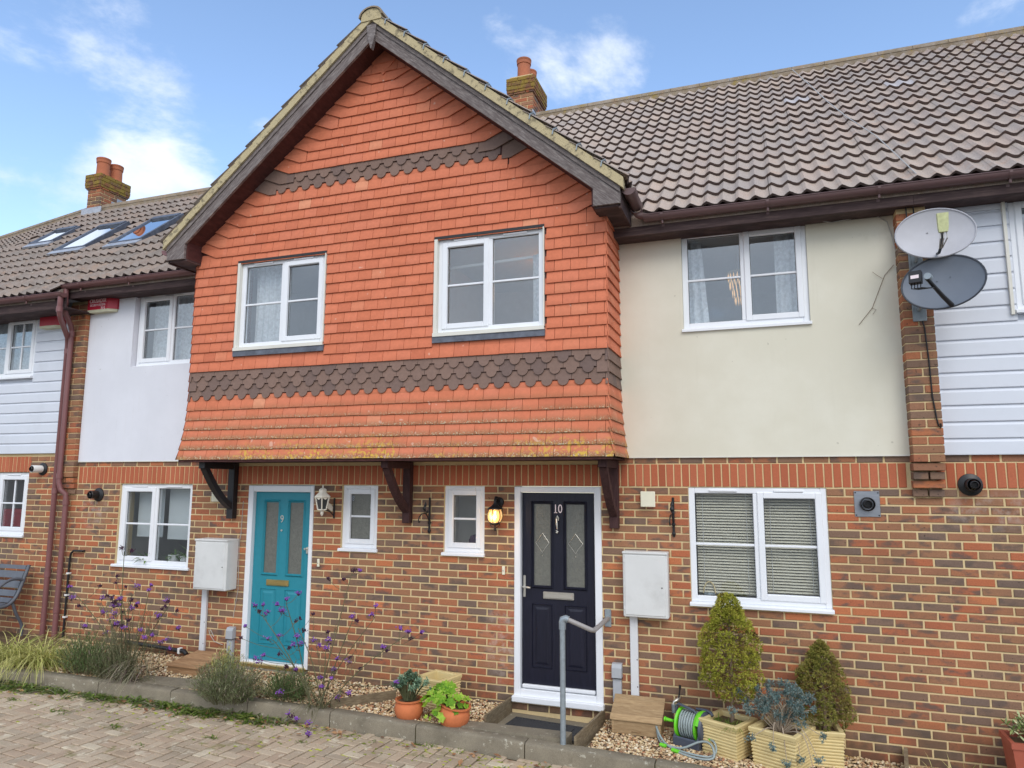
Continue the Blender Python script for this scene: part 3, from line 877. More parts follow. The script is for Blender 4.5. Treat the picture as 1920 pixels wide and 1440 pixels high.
def window(house, X0, X1, Z0, Z1, y, lights=2, sash=0, sill=True, vbars=False, mat='upvc', glass='glass', vents=True, head=.0, sillpos=.03):
    """white casement window: frame, sash, bars and panes; sash = index of the opening light"""
    w = part_empty('window', house)
    f = .058; d = .07
    mb = MB()
    mb.bbox(X0, X0 + f, y, y + d, Z0, Z1, .006); mb.bbox(X1 - f, X1, y, y + d, Z0, Z1, .006)
    mb.bbox(X0 + f - .001, X1 - f + .001, y + .001, y + d, Z1 - f, Z1, .006); mb.bbox(X0 + f - .001, X1 - f + .001, y + .001, y + d, Z0, Z0 + f, .006)
    lw = (X1 - X0 - 2 * f - (lights - 1) * .05) / lights
    R_ = []
    x = X0 + f
    for i in range(lights):
        R_.append((x, x + lw, Z0 + f, Z1 - f)); x += lw
        if i < lights - 1:
            mb.bbox(x - .001, x + .051, y + .002, y + d, Z0 + f - .001, Z1 - f + .001, .005); x += .05
    obj('frame', mb, MAT[mat], w)
    gsk = MB()
    for i, (a, b, c, e) in enumerate(R_):
        if i == sash or lights == 1:
            s = .058; yy = y - .012
            mb = MB()
            a0, b0, c0, e0 = a - .014, b + .014, c - .014, e + .014
            mb.bbox(a0, a + s - .014, yy, y + .05, c0, e0, .007); mb.bbox(b - s + .014, b0, yy, y + .05, c0, e0, .007)
            mb.bbox(a + s - .015, b - s + .015, yy + .001, y + .05, e - s + .014, e0, .007); mb.bbox(a + s - .015, b - s + .015, yy + .001, y + .05, c0, c + s - .014, .007)
            obj('sash', mb, MAT[mat], w)
            a, b, c, e = a + s - .014, b - s + .014, c + s - .014, e - s + .014
        m = (c + e) / 2
        g = .004
        for q in ((a, a + g, c, e), (b - g, b, c, e), (a, b, c, c + g), (a, b, e - g, e)): gsk.box(q[0], q[1], y + .024, y + .03, q[2], q[3])
        mb = MB().bbox(a - .002, b + .002, y + .012, y + .036, m - .011, m + .011, .004)
        obj('glazing_bar', mb, MAT[mat], w)
        xs = [(a, b)]
        if vbars:
            xm = (a + b) / 2
            obj('glazing_bar', MB().bbox(xm - .010, xm + .010, y + .014, y + .034, c, e, .004), MAT[mat], w)
            xs = [(a, xm), (xm, b)]
        for xa, xb in xs:
            for za, zb in ((c, m), (m, e)):
                obj('pane', MB().box(xa, xb, y + .028, y + .033, za, zb), MAT[glass], w)
    obj('gasket', gsk, MAT['gasket'], w)
    if sill:
        mb = MB().prism_x([(y - .055, Z0 - .034), (y - .055, Z0 - .012), (y - .045, Z0 - .004), (y + .05, Z0 + .004), (y + .05, Z0 - .034)], X0 - sillpos, X1 + sillpos)
        obj('sill', mb, MAT[mat], w)
    if vents:
        for (a, b, c, e) in R_:
            cx = (a + b) / 2
            hw = min(.13, (b - a) * .36)
            obj('trickle_vent', MB().bbox(cx - hw, cx + hw, y - .016, y + .004, Z1 - .042, Z1 - .022, .004), MAT[mat], w)
    return w
def room(house, X0, X1, Z0, Z1, y0, y1, mat='room'):
    """the room behind a window: five inner faces with thickness"""
    mb = MB(); t = .03
    mb.box(X0 - t, X0, y0, y1, Z0 - t, Z1 + t); mb.box(X1, X1 + t, y0, y1, Z0 - t, Z1 + t)
    mb.box(X0, X1, y0, y1, Z0 - t, Z0); mb.box(X0, X1, y0, y1, Z1, Z1 + t); mb.box(X0 - t, X1 + t, y1, y1 + t, Z0 - t, Z1 + t)
    return obj('room_lining', mb, MAT[mat], house)
def gutter(house, x0, x1, y, z, mat='gutter', r=.057, brackets=(), caps=(True, True)):
    prof = [(r * math.cos(a), r * math.sin(a)) for a in [pi + pi * i / 10 for i in range(11)]]
    V = []; n = len(prof)
    for X in (x0, x1):
        V += [(X, y + p[0], z + p[1]) for p in prof]; V += [(X, y + p[0] * .93, z + p[1] * .93) for p in prof]
    F = []
    for k in range(n - 1):
        F += [(k, k + 1, 2 * n + k + 1, 2 * n + k), (n + k + 1, n + k, 3 * n + k, 3 * n + k + 1)]
    F += [(0, 2 * n, 3 * n, n), (n - 1, 2 * n - 1, 4 * n - 1, 3 * n - 1)]
    mb = MB().add(V, F)
    for X, c in ((x0, caps[0]), (x1, caps[1])):
        if c: mb.add([(X, y + p[0] * 1.02, z + p[1] * 1.02) for p in prof], [tuple(range(n))])
    mb.tube([(x0, y - r, z + .002), (x1, y - r, z + .002)], .006, 6)
    g = obj('gutter', mb, MAT[mat], house, smooth=50)
    for X in brackets:
        path = [(X, y + (r + .006) * math.cos(a), z + (r + .006) * math.sin(a)) for a in [pi * .97 + pi * 1.03 * i / 9 for i in range(10)]]
        m2 = MB()
        for p, q in zip(path, path[1:]):
            m2.add([(X - .013, p[1], p[2]), (X + .013, p[1], p[2]), (X + .013, q[1], q[2]), (X - .013, q[1], q[2])], [(0, 1, 2, 3)])
        m2.box(X - .013, X + .013, y + r, y + r + .012, z - .1, z)
        m2.tube([(X, y - .01, z - r), (X, y - .01, z - r - .035)], .011, 6)
        obj('gutter_bracket', m2, MAT[mat], g)
    return g
PITCH = R(41)
TANP = math.tan(PITCH)
TL, TW, GA = .40, .30, .31
def rooftile_mb(rng):
    n = 13; V = []
    ph = lambda x: .019 * math.cos(2 * pi * (x - .03) / .15) + .004 * math.cos(4 * pi * (x - .03) / .15 + .9)
    j = rng.uniform(-.002, .002)
    for (s, lift) in ((0.0, .036 + j), (TL, -.004)):
        for i in range(n):
            x = TW * i / (n - 1)
            V.append((x, s, lift + ph(x)))
    for i in range(n):
        x = TW * i / (n - 1); V.append((x, 0.003, .011 + ph(x)))
    F = []
    for i in range(n - 1):
        F += [(i, i + 1, n + i + 1, n + i), (2 * n + i, 2 * n + i + 1, i + 1, i)]
    return MB().add(V, F)
_rt = random.Random(33)
RT = {}
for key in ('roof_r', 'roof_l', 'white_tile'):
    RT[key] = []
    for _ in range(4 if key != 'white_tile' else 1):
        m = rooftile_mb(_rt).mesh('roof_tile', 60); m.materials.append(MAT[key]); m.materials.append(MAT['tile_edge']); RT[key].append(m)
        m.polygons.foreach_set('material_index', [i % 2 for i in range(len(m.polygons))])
def main_roof(house, x0, x1, y_eave, z_eave, n, mat, keep=None, xref=0.0, special=()):
    """the street slope in interlocking double-roll tiles; returns the roof part"""
    L = n * GA + .1
    ye, ze = y_eave, z_eave
    yr, zr = ye + L * math.cos(PITCH), ze + L * math.sin(PITCH)
    dn = .035
    mb = MB().prism_x([(ye + .05, ze + .0), (yr, zr - dn), (yr, zr - dn - .1), (ye + .05, ze - .1)], x0, x1)
    mb.prism_x([(yr, zr - dn), (yr + (zr - 4.9) / TANP, 4.9), (yr + (zr - 4.9) / TANP, 4.75), (yr, zr - dn - .16)], x0, x1)
    roof = obj('roof', mb, MAT['roof_l'], house)
    c = math.floor((x0 - xref) / TW)
    x = xref + c * TW
    while x < x1 - .02:
        for i in range(n):
            s = i * GA
            y, z = ye + s * math.cos(PITCH), ze + s * math.sin(PITCH)
            if x < x0 - .02 or x + TW > x1 + .32: continue
            if keep and not keep(x + .15, y, z): continue
            kind = mat
            for (sx, si) in special:
                if x <= sx < x + TW and si == i: kind = 'white_tile'
            o = inst('roof_tile', RT[kind][_rt.randrange(len(RT[kind]))], roof, (x + _rt.uniform(-.003, .003), y, z), (PITCH + _rt.uniform(-.006, .006), 0, _rt.uniform(-.004, .004)))
        x += TW
    return roof, yr, zr
def ridge(roof, x0, x1, y, z, mat='ridge'):
    x = x0
    while x < x1 - .05:
        b = min(x + .445, x1)
        prof = [(.125 * math.cos(a), .105 * math.sin(a)) for a in [pi * (i / 8) for i in range(9)]]
        V = []
        for X in (x, b):
            V += [(X, y + p[0], z + p[1] - .03) for p in prof] + [(X, y + p[0] * .85, z + p[1] * .85 - .03) for p in prof]
        n = 9; F = []
        for k in range(n - 1):
            F += [(k, k + 1, 2 * n + k + 1, 2 * n + k), (k, n + k, n + k + 1, k + 1), (2 * n + k, 2 * n + k + 1, 3 * n + k + 1, 3 * n + k)]
        F += [(0, 2 * n, 3 * n, n), (n - 1, 2 * n - 1, 4 * n - 1, 3 * n - 1)]
        obj('ridge_tile', MB().add(V, F), MAT[mat], roof, smooth=50)
        x += .45
    mb = MB().box(x0, x1, y - .118, y + .118, z - .1, z - .025)
    obj('ridge_bedding', mb, MAT['ridge'], roof)
def chimney(house, x0, x1, y0, y1, zb, zs, zc, zt, pots):
    """stack with one oversailing course, a heavy lichened cap and round pots"""
    ch = obj('chimney', MB().box(x0 + .008, x1 - .008, y0 + .008, y1 - .008, zb, zt - .02), MAT['mortar'], house)
    z = zs - CO; k = 0
    def ringc(a0, a1, b0, b1, z, h, mat, k):
        for face in (0, 1):
            if face == 0: p0, p1 = a0, a1
            else: p0, p1 = b0, b1
            q = p0 + (.11 if k % 2 else .0); edges = [p0]
            t = p0 + (.105 if (k + face) % 2 else .215)
            while t < p1 - .05: edges.append(t); t += .225
            edges.append(p1 + .006)
            for e0, e1 in zip(edges, edges[1:]):
                if face == 0: mb = MB().bbox(e0 + .004, e1 - .008, b0, b0 + .05, z, z + h, .005)
                else: mb = MB().bbox(a1 - .05, a1 + .0005, e0 + (.052 if e0 == p0 else .004), e1 - .008, z, z + h, .005)
                obj('brick', mb, MAT[mat], ch)
    while z > zb:
        ringc(x0, x1, y0, y1, z, .064, 'brick', k); z -= CO; k += 1
    e = .022
    ringc(x0 - e, x1 + e, y0 - e, y1 + e, zs, .066, 'brick', 1)
    e = .045; z = zs + CO
    n = max(2, round((zc - z) / CO))
    for i in range(n): ringc(x0 - e, x1 + e, y0 - e, y1 + e, z + i * CO, .068, 'lichen_brick', i)
    mb = MB().box(x0 - e + .01, x1 + e - .01, y0 - e + .01, y1 + e - .01, zs + .03, zc - .004)
    obj('stack_core', mb, MAT['lichen_brick'], ch)
    mb = MB().prism_z([(x0 - e + .03, y0 - e + .03), (x1 + e - .03, y0 - e + .03), (x1 + e - .03, y1 + e - .03), (x0 - e + .03, y1 + e - .03)], zc - .004, zt,
                      top=[(x0 + .08, y0 + .08), (x1 - .08, y0 + .08), (x1 - .08, y1 - .08), (x0 + .08, y1 - .08)])
    obj('flaunching', mb, MAT['lichen_brick'], ch)
    for (px_, py_, h) in pots:
        prof = [(.118, 0), (.112, h - .11), (.112, h - .105), (.124, h - .10), (.128, h - .05), (.122, h - .045), (.132, h - .03), (.132, h - .008), (.118, h), (.095, h), (.09, h - .12), (.06, h - .2), (0, h - .2)]
        obj('chimney_pot', MB().lathe(prof, (px_, py_, zt - .03), 20), MAT['pot_terra'], ch, smooth=40)
    return ch
def boards(house, x0, x1, z0, z1, y, holes=(), pitch=.145):
    z = z0
    while z < z1 - .02:
        t = min(z + pitch, z1)
        xs = [(x0, x1)]
        for a, b, c, e in holes:
            if c < (z + t) / 2 < e:
                xs = [q for (p, r_) in xs for q in ((p, min(a, r_)), (max(b, p), r_)) if q[1] - q[0] > .02]
        for a, b in xs:
            prof = [(y + .03, z), (y - .010, z), (y - .012, z + .006), (y - .011, t - .034), (y + .002, t - .012), (y + .004, t - .001), (y + .03, t - .001)]
            obj('board', MB().prism_x(prof, a, b), MAT['clad'], house)
        z += pitch
def fascia(house, x0, x1, y, z0, z1, yw=.0):
    obj('fascia', MB().bbox(x0, x1, y, y + .022, z0, z1, .003), MAT['fascia'], house)
    obj('soffit', MB().box(x0, x1, y + .022, yw + .02, z0 + .012, z0 + .026), MAT['fascia'], house)

# eaves: the tile plane meets the gutter at this line
YE, ZE = -.335, 4.895
GABLE_X, GABLE_PITCH, GABLE_TOP = -1.83, math.atan(.845), 7.28
def above_gable(x, y, z):
    return z > GABLE_TOP + .02 - .845 * abs(x - GABLE_X) - .12 or y > 3.2

# ------------------------------------------------ house with the navy door
h10 = thing('terraced_house', (1.0, 0, G(1.0)), 'terraced house with the dark navy front door numbered 10 and cream rendered upper wall', 'house', 'terraced houses in the row')
holes10 = [(-.457, .472, .042, 2.2), (1.336, 2.575, 1.09, 2.2), (-1.275, -.80, 1.46, 2.2)]
mb = MB(); cells(mb, -1.80, 3.39, -.3, 2.5, .0065, .25, holes10)
w10 = obj('wall', mb, MAT['mortar'], h10)
P = []
for k in range(31):
    z = 2.2 - CO * (k + 1) + .006
    P += [p for p in course(-1.80, 3.39, z, k, holes10) if p[2] > G((p[0] + p[1]) / 2) - .07]
P += course(.66, 3.26, 2.432, 1, [], .055)
lay(w10, P)
soldiers(w10, -1.80, 3.25, 2.207)
obj('rendered_panel', (lambda m: (cells(m, .60, 3.275, 2.492, 4.80, -.016, .06, [(1.34, 2.52, 3.755, 4.80)]), m)[1])(MB()), MAT['cream'], h10)
obj('drip_bead', MB().box(.70, 3.272, -.020, .0, 2.486, 2.498), MAT['upvc_old'], h10)
pier(h10, 3.27, 3.515, -.17, 2.13, 4.74, (.13, .09, .05, .02))
window(h10, 1.336, 2.575, 1.12, 2.20, .012, 2, 1, sillpos=.01)
window(h10, -1.275, -.80, 1.49, 2.20, .02, 1, 0, glass='glass', mat='upvc', sillpos=.012)
window(h10, 1.34, 2.52, 3.77, 4.77, .012, 2, 1, sillpos=.012)
room(h10, 1.1, 2.9, .6, 2.4, .09, 2.4); room(h10, 1.15, 2.85, 3.2, 4.72, .09, 2.6, 'room_blue'); room(h10, -1.34, -.74, 1.4, 2.26, .1, .55)
fascia(h10, .66, 3.40, -.277, 4.705, 4.885)
gutter(h10, 1.02, 3.40, -.335, 4.87, 'gutter_dark', brackets=(1.2, 2.18, 3.12), caps=(False, False))
roof10, yr10, zr10 = main_roof(h10, -1.8, 3.40, YE, ZE, 17, 'roof_r', keep=above_gable, xref=3.40 - 18 * TW, special=((2.55, 11),))
ridge(roof10, -1.36, 3.40, yr10, zr10)
chimney(h10, -1.87, -1.44, 3.69, 4.36, 7.9, 8.89, 9.19, 9.25, ((-1.66, 3.87, .40), (-1.66, 4.19, .36)))
obj('roof_cable', MB().tube([(2.68, 3.50 - .02, 8.34), (2.86, 2.6, 7.54), (2.98, 1.9, 6.92), (3.10, 1.3, 6.40), (3.28, .56, 5.77), (3.36, .05, 5.32), (3.43, -.33, 4.965)], .0055, 6), MAT['wire_white'], roof10)

# ------------------------------------------------ house with the turquoise door
h9 = thing('terraced_house', (-4.4, 0, G(-4.4)), 'terraced house with the turquoise front door numbered 9 and white rendered upper wall', 'house', 'terraced houses in the row')
holes9 = [(-3.888, -2.952, -.004, 2.2), (-5.97, -4.766, 1.14, 2.2), (-2.575, -2.105, 1.46, 2.2)]
mb = MB(); cells(mb, -7.04, -1.80, -.3, 2.5, .0065, .25, holes9)
w9 = obj('wall', mb, MAT['mortar'], h9)
P = []
for k in range(30):
    z = 2.2 - CO * (k + 1) + .006
    P += [p for p in course(-7.04, -1.80, z, k, holes9) if p[2] > G((p[0] + p[1]) / 2) - .07]
P += course(-6.73, -4.2, 2.432, 1, [], .055)
lay(w9, P)
soldiers(w9, -6.72, -1.80, 2.207)
obj('rendered_panel', (lambda m: (cells(m, -6.735, -4.20, 2.492, 4.80, -.016, .09, [(-5.93, -4.73, 3.755, 4.80)]), m)[1])(MB()), MAT['white_render'], h9)
obj('drip_bead', MB().box(-6.73, -4.40, -.020, .0, 2.486, 2.498), MAT['upvc_old'], h9)
pier(h9, -7.04, -6.74, -.075, 2.06, 4.72, (.05, .03, .015))
window(h9, -5.968, -4.768, 1.175, 2.20, .03, 2, 0, sillpos=.035)
window(h9, -2.575, -2.105, 1.49, 2.20, .03, 1, 0, glass='frost', sillpos=.02)
window(h9, -5.92, -4.74, 3.77, 4.76, .06, 2, 0, sillpos=.012)
room(h9, -6.2, -4.5, .6, 2.4, .12, 2.4); room(h9, -6.2, -4.5, 3.2, 4.72, .14, 2.4, 'room_blue')
fascia(h9, -6.88, -4.30, -.277, 4.705, 4.885)
gutter(h9, -6.88, -4.42, -.335, 4.875, 'gutter', brackets=(-6.55, -5.7, -4.6), caps=(True, True))
NL = 12
roof9, yr9, zr9 = main_roof(h9, -6.85, -1.8, YE, ZE, NL, 'roof_l', keep=lambda x, y, z: x < -4.2 and not (-7.36 < x < -6.68 and 5.83 < z < 6.55), xref=-6.85)
ridge(roof9, -6.85, -2.2, yr9 - .02, zr9)

# ------------------------------------------------ far-left boarded house
h8 = thing('terraced_house', (-8.2, 0, G(-8.2)), 'white boarded terraced house at the left edge behind the bench', 'house', 'terraced houses in the row')
holes8 = [(-8.87, -7.67, 1.455, 2.352), (-8.95, -7.655, 2.352, 2.57)]
mb = MB(); cells(mb, -10.5, -7.04, -.3, 2.64, .0065, .25, [(-8.87, -7.67, 1.455, 2.352)])
w8 = obj('wall', mb, MAT['mortar'], h8)
P = []
for k in range(33):
    z = 2.425 + 2 * CO - CO * (k + 1) + .006
    P += [p for p in course(-10.5, -7.04, z, k + 1, holes8) if p[2] > .0]
lay(w8, P)
soldiers(w8, -8.94, -7.66, 2.355)
window(h8, -8.87, -7.67, 1.49, 2.348, .03, 2, 1, vbars=True, sillpos=.012)
window(h8, -8.93, -7.735, 3.72, 4.60, -.02, 2, 1, vbars=True, sillpos=.012)
room(h8, -9.1, -7.4, 1.0, 2.5, .12, 2.2); room(h8, -9.1, -7.5, 3.2, 4.6, .1, 2.2, 'room_blue')
boards(h8, -10.5, -7.045, 2.612, 4.62, -.02, [(-8.93, -7.735, 3.69, 4.62)])
obj('sheathing', (lambda m: (cells(m, -10.5, -7.05, 2.64, 4.75, .012, .2, [(-8.93, -7.735, 3.69, 4.62)]), m)[1])(MB()), MAT['clad'], h8)
YE8, ZE8 = YE - .8 * GA * math.cos(PITCH), ZE - .8 * GA * math.sin(PITCH)
fascia(h8, -11.5, -6.66, YE8 + .058, 4.52, ZE8 - .01)
gutter(h8, -11.5, -6.62, YE8, ZE8 - .025, 'gutter', brackets=(-9.2, -8.15, -7.3))
def sky_hole(x, y, z): return x - .1 > -10.15 - (2.6 - y) * .179 and not ((-8.63 < x < -7.83 and 5.83 < z < 6.55) or (-9.85 < x < -9.15 and 6.18 < z < 6.72))
roof8, yr8, zr8 = main_roof(h8, -10.75, -6.85, YE8, ZE8, NL + 1, 'roof_l', keep=sky_hole, xref=-6.85)
ridge(roof8, -10.15, -6.85, yr8 - .02, zr8)
# the row bends away beyond the chimney: only this house's roof shows
h7 = thing('terraced_house', (-10.15, 2.6, 0), 'roof of the farthest terraced house beyond the left chimney', 'house', 'terraced houses in the row')
roof7, yr7, zr7 = main_roof(h7, -14.4, -10.15, YE8, ZE8, NL + 1, 'roof_l', xref=-10.15)
ridge(roof7, -14.4, -10.15, yr7 - .02, zr7)
obj('wall', MB().box(-14.3, -10.2, .0, 5.0, 0, 4.75), MAT['clad'], h7)
h7.rotation_euler.z = R(-10.3)
chimney(h8, -10.06, -9.74, 2.40, 3.0, 6.9, 7.79, 8.06, 8.12, ((-9.9, 2.56, .38), (-9.9, 2.85, .36)))
mb = MB()
for (a, b, y_, z_) in ((-10.16, -9.66, 2.35, 7.20),):
    mb.prism_x([(y_ - .03, z_ - .02), (y_ + .04, z_ + .02), (y_ + .045, z_ + .22), (y_ + .035, z_ + .22), (y_ + .02, z_ + .03), (y_ - .2, z_ - .14), (y_ - .2, z_ - .16)], a, b)
for i in range(4):
    yy = 2.42 + .12 * i; zz = 7.22 + .10 * i
    mb.box(-9.745, -9.728, yy, yy + .12, zz, zz + .2)
obj('chimney_flashing', mb, MAT['lead'], h8)
obj('chimney_flashing', MB().box(-1.445, -1.43, 3.68, 4.1, 8.1, 8.56), MAT['lead'], h10)
def skylight(house, x0, x1, s0, s1):
    """roof window lying in the tile plane: flashing, frame, sash and glass"""
    M = Matrix.Translation((0, YE, ZE)) @ Matrix.Rotation(PITCH, 4, 'X')
    def mk(name, boxes, mat, par):
        mb = MB()
        for b in boxes: mb.box(*b)
        mb.v = [tuple(M @ Vector(v)) for v in mb.v]
        return obj(name, mb, MAT[mat], par)
    sk = part_empty('skylight', house)
    mk('apron_flashing', [(x0 - .04, x1 + .04, s0 - .13, s0 + .01, .03, .062)], 'lead', sk)
    mk('frame', [(x0 - .03, x0 + .022, s0, s1, .0, .075), (x1 - .022, x1 + .03, s0, s1, .0, .075), (x0 + .022, x1 - .022, s0, s0 + .045, .0, .07), (x0 + .022, x1 - .022, s1 - .10, s1, .0, .09)], 'lead_dark', sk)
    mk('pane', [(x0 + .022, x1 - .022, s0 + .045, s1 - .10, .052, .058)], 'skyglass', sk)
    mk('upstand', [(x0 + .022, x1 - .022, s0 + .045, s1 - .10, -.01, .004)], 'room_blue', sk)
skylight(h8, -9.75, -9.24, 2.03, 2.68); skylight(h8, -8.54, -7.92, 1.44, 2.48); skylight(h9, -7.33, -6.73, 1.40, 2.45)

# ------------------------------------------------ house at the right edge
h11 = thing('terraced_house', (4.2, 0, G(4.2)), 'white boarded terraced house at the right edge beyond the satellite dishes', 'house', 'terraced houses in the row')
mb = MB(); cells(mb, 3.39, 6.2, -.3, 2.5, .0065, .25, [])
w11 = obj('wall', mb, MAT['mortar'], h11)
P = []
for k in range(32):
    z = 2.2 - CO * (k + 1) + .006
    P += [p for p in course(3.39, 6.2, z, k, []) if p[2] > G((p[0] + p[1]) / 2) - .07]
P += course(3.52, 6.2, 2.432, 1, [], .055)
lay(w11, P)
soldiers(w11, 3.50, 6.2, 2.207)
boards(h11, 3.515, 6.2, 2.492, 4.80, -.02, [(4.175, 5.38, 3.72, 4.80)])
obj('sheathing', (lambda m: (cells(m, 3.40, 6.2, 2.5, 4.85, .012, .2, [(4.175, 5.38, 3.72, 4.80)]), m)[1])(MB()), MAT['clad'], h11)
obj('corner_trim', MB().box(3.505, 3.54, -.045, .0, 2.49, 4.78), MAT['clad'], h11)
obj('corner_trim', MB().box(4.125, 4.15, -.06, .0, 3.70, 4.82), MAT['upvc_old'], h11)
window(h11, 4.18, 5.38, 3.745, 4.765, -.012, 2, 0, sillpos=.02)
room(h11, 4.0, 5.6, 3.2, 4.72, .08, 2.4, 'room_blue')
fascia(h11, 3.40, 6.4, -.277, 4.705, 4.885)
gutter(h11, 3.40, 6.4, -.335, 4.87, 'gutter_dark', brackets=(4.12,), caps=(False, False))
roof11, yr11, zr11 = main_roof(h11, 3.40, 6.70, YE, ZE, 17, 'roof_r', xref=3.40, special=((3.75, 11),))
ridge(roof11, 3.40, 6.70, yr11, zr11)

# ------------------------------------------------ downpipes
def pipe(house, path, r=.034, rings=(), mat='pipe'):
    p = obj('downpipe', MB().tube(path, r, 12), MAT[mat], house, smooth=50)
    for (x, y, z) in rings:
        obj('pipe_collar', MB().tube([(x, y, z - .035), (x, y, z + .035)], r + .007, 12), MAT[mat], p, smooth=50)
    return p
pipe(h9, [(-6.83, -.335, 4.86), (-6.83, -.335, 4.60), (-6.85, -.30, 4.50), (-6.91, -.16, 4.36), (-6.925, -.125, 4.28), (-6.925, -.125, 4.1), (-6.925, -.12, 2.22), (-6.90, -.11, 2.12), (-6.84, -.075, 2.06), (-6.83, -.07, 1.98), (-6.83, -.07, .12)],
     rings=((-6.83, -.335, 4.64), (-6.925, -.125, 4.25), (-6.925, -.12, 2.3), (-6.83, -.07, 1.95), (-6.83, -.07, .55)))
pipe(h8, [(-6.68, YE8, 4.66), (-6.68, YE8, 4.46), (-6.71, YE8 + .05, 4.38), (-6.99, -.13, 4.20), (-7.03, -.09, 4.1), (-7.03, -.085, .15)], rings=((-6.68, YE8, 4.49), (-7.03, -.085, 4.02), (-7.03, -.085, 2.1), (-7.03, -.085, 1.0)))

# ------------------------------------------------ front doors
def door(house, X0, X1, Z0, Z1, lx0, lx1, lz0, lz1, mat, glass, panes, pz, panels, sill, diamonds=False):
    d = part_empty('door', house)
    y = .045
    mb = MB()
    mb.bbox(X0, lx0 - .004, -.012, .07, Z0, Z1, .006); mb.bbox(lx1 + .004, X1, -.012, .07, Z0, Z1, .006)
    mb.bbox(lx0 - .005, lx1 + .005, -.011, .07, lz1 + .004, Z1, .006); mb.bbox(lx0 - .005, lx1 + .005, -.008, .07, Z0, lz0 - .004, .006)
    obj('door_frame', mb, MAT['upvc'], d)
    mb = MB(); cells(mb, lx0, lx1, lz0, lz1, y, y + .045, [(a, b, pz[0], pz[1]) for a, b in panes])
    leaf = obj('door_leaf', mb, MAT[mat], d)
    def mould(a, b, c, e, w=.022, out=.014):
        m = MB()
        P0 = [(a - w, c - w), (b + w, c - w), (b + w, e + w), (a - w, e + w)]; P1 = [(a, c), (b, c), (b, e), (a, e)]
        Pm = [((p[0] + q[0]) / 2, (p[1] + q[1]) / 2) for p, q in zip(P0, P1)]
        V = [(p[0], y - .0005, p[1]) for p in P0] + [(p[0], y - out, p[1]) for p in Pm] + [(p[0], y + .008, p[1]) for p in P1]
        F = []
        for k in range(4):
            q = (k + 1) % 4
            F += [(k, q, q + 4, k + 4), (k + 4, q + 4, q + 8, k + 8)]
        m.add(V, F)
        obj('moulding', m, MAT[mat], leaf)
    for a, b in panes:
        mould(a, b, pz[0], pz[1], .032, .018)
        obj('pane', MB().box(a - .01, b + .01, y + .012, y + .03, pz[0] - .01, pz[1] + .01), MAT[glass], d)
        if diamonds:
            c = (a + b) / 2; m = pz[0] + (pz[1] - pz[0]) * .52; hw, hh = (b - a) * .40, .10
            pts = [(c, m + hh), (c + hw, m), (c, m - hh), (c - hw, m), (c, m + hh)]
            mb = MB()
            for p, q in zip(pts, pts[1:]): mb.tube([(p[0], y + .009, p[1]), ((p[0] + q[0]) / 2 - (p[0] - c) * .07, y + .009, (p[1] + q[1]) / 2), (q[0], y + .009, q[1])], .0028, 5)
            mb.lathe([(.006, -.003), (.0, .004)], (c, y + .01, m - hh - .03), 8, axis='y')
            obj('diamond_bevel', mb, MAT['chrome'], d)
    for a, b, c, e in panels:
        mould(a, b, c, e, .012, .010)
        m = MB()
        i = .045
        m.add([(a, y + .008, c), (b, y + .008, c), (b, y + .008, e), (a, y + .008, e), (a + i, y - .008, c + i), (b - i, y - .008, c + i), (b - i, y - .008, e - i), (a + i, y - .008, e - i)],
              [(0, 1, 5, 4), (1, 2, 6, 5), (2, 3, 7, 6), (3, 0, 4, 7), (4, 5, 6, 7)])
        obj('door_panel', m, MAT[mat], leaf)
    if sill == 'white':
        obj('threshold', MB().bbox(X0 - .01, X1 + .01, -.06, .06, Z0 - .05, Z0 + .01, .008), MAT['upvc'], d)
        obj('weather_bar', MB().bbox(lx0 + .01, lx1 - .01, .005, .045, lz0 + .004, lz0 + .04, .008), MAT['upvc'], d)
    else:
        obj('threshold', MB().bbox(X0 + .02, X1 - .02, -.05, .06, Z0 - .02, Z0 + .02, .006), MAT['brass'], d)
        obj('door_step', MB().bbox(X0 + .01, X1 - .01, -.09, .05, Z0 - .12, Z0 - .021, .008), MAT['concrete'], d)
    return d, leaf
def text(body, size, loc, mat, parent, name='lettering', rot=(pi / 2, 0, 0), depth=.003, align='CENTER', sx=1.0):
    cu = bpy.data.curves.new(name, 'FONT'); cu.body = body; cu.size = size; cu.extrude = depth; cu.align_x = align; cu.align_y = 'CENTER'
    tmp = bpy.data.objects.new(name, cu); COL.objects.link(tmp)
    dg = bpy.context.evaluated_depsgraph_get(); dg.update()
    me = bpy.data.meshes.new_from_object(tmp.evaluated_get(dg))
    bpy.data.objects.remove(tmp)
    M = Matrix.Translation(loc) @ Matrix.Rotation(rot[2], 4, 'Z') @ Matrix.Rotation(rot[0], 4, 'X') @ Matrix.Diagonal((sx, 1, 1, 1))
    me.transform(M)
    me.materials.clear(); me.materials.append(MAT[mat])
    o = bpy.data.objects.new(name, me); link(o, parent)
    return o
def pl(lx0, lx1, a, b): return (lx0 + (lx1 - lx0) * a, lx0 + (lx1 - lx0) * b)
lx0, lx1 = -.385, .397
d10, leaf10 = door(h10, -.457, .472, .09, 2.197, lx0, lx1, .165, 2.133, 'navy', 'frost', [pl(lx0, lx1, .163, .395), pl(lx0, lx1, .61, .855)], (1.185, 2.015),
             [(*pl(lx0, lx1, .15, .40), .38, .99), (*pl(lx0, lx1, .60, .86), .38, .99)], 'white', True)
lb = obj('letterbox', MB().bbox(-.155, .172, .026, .046, 1.055, 1.128, .006), MAT['chrome'], d10)
obj('letterbox_flap', MB().bbox(-.14, .157, .018, .027, 1.066, 1.113, .006), MAT['chrome'], lb)
hd = obj('door_handle', MB().bbox(-.372, -.346, .034, .046, 1.06, 1.28, .006), MAT['chrome'], d10)
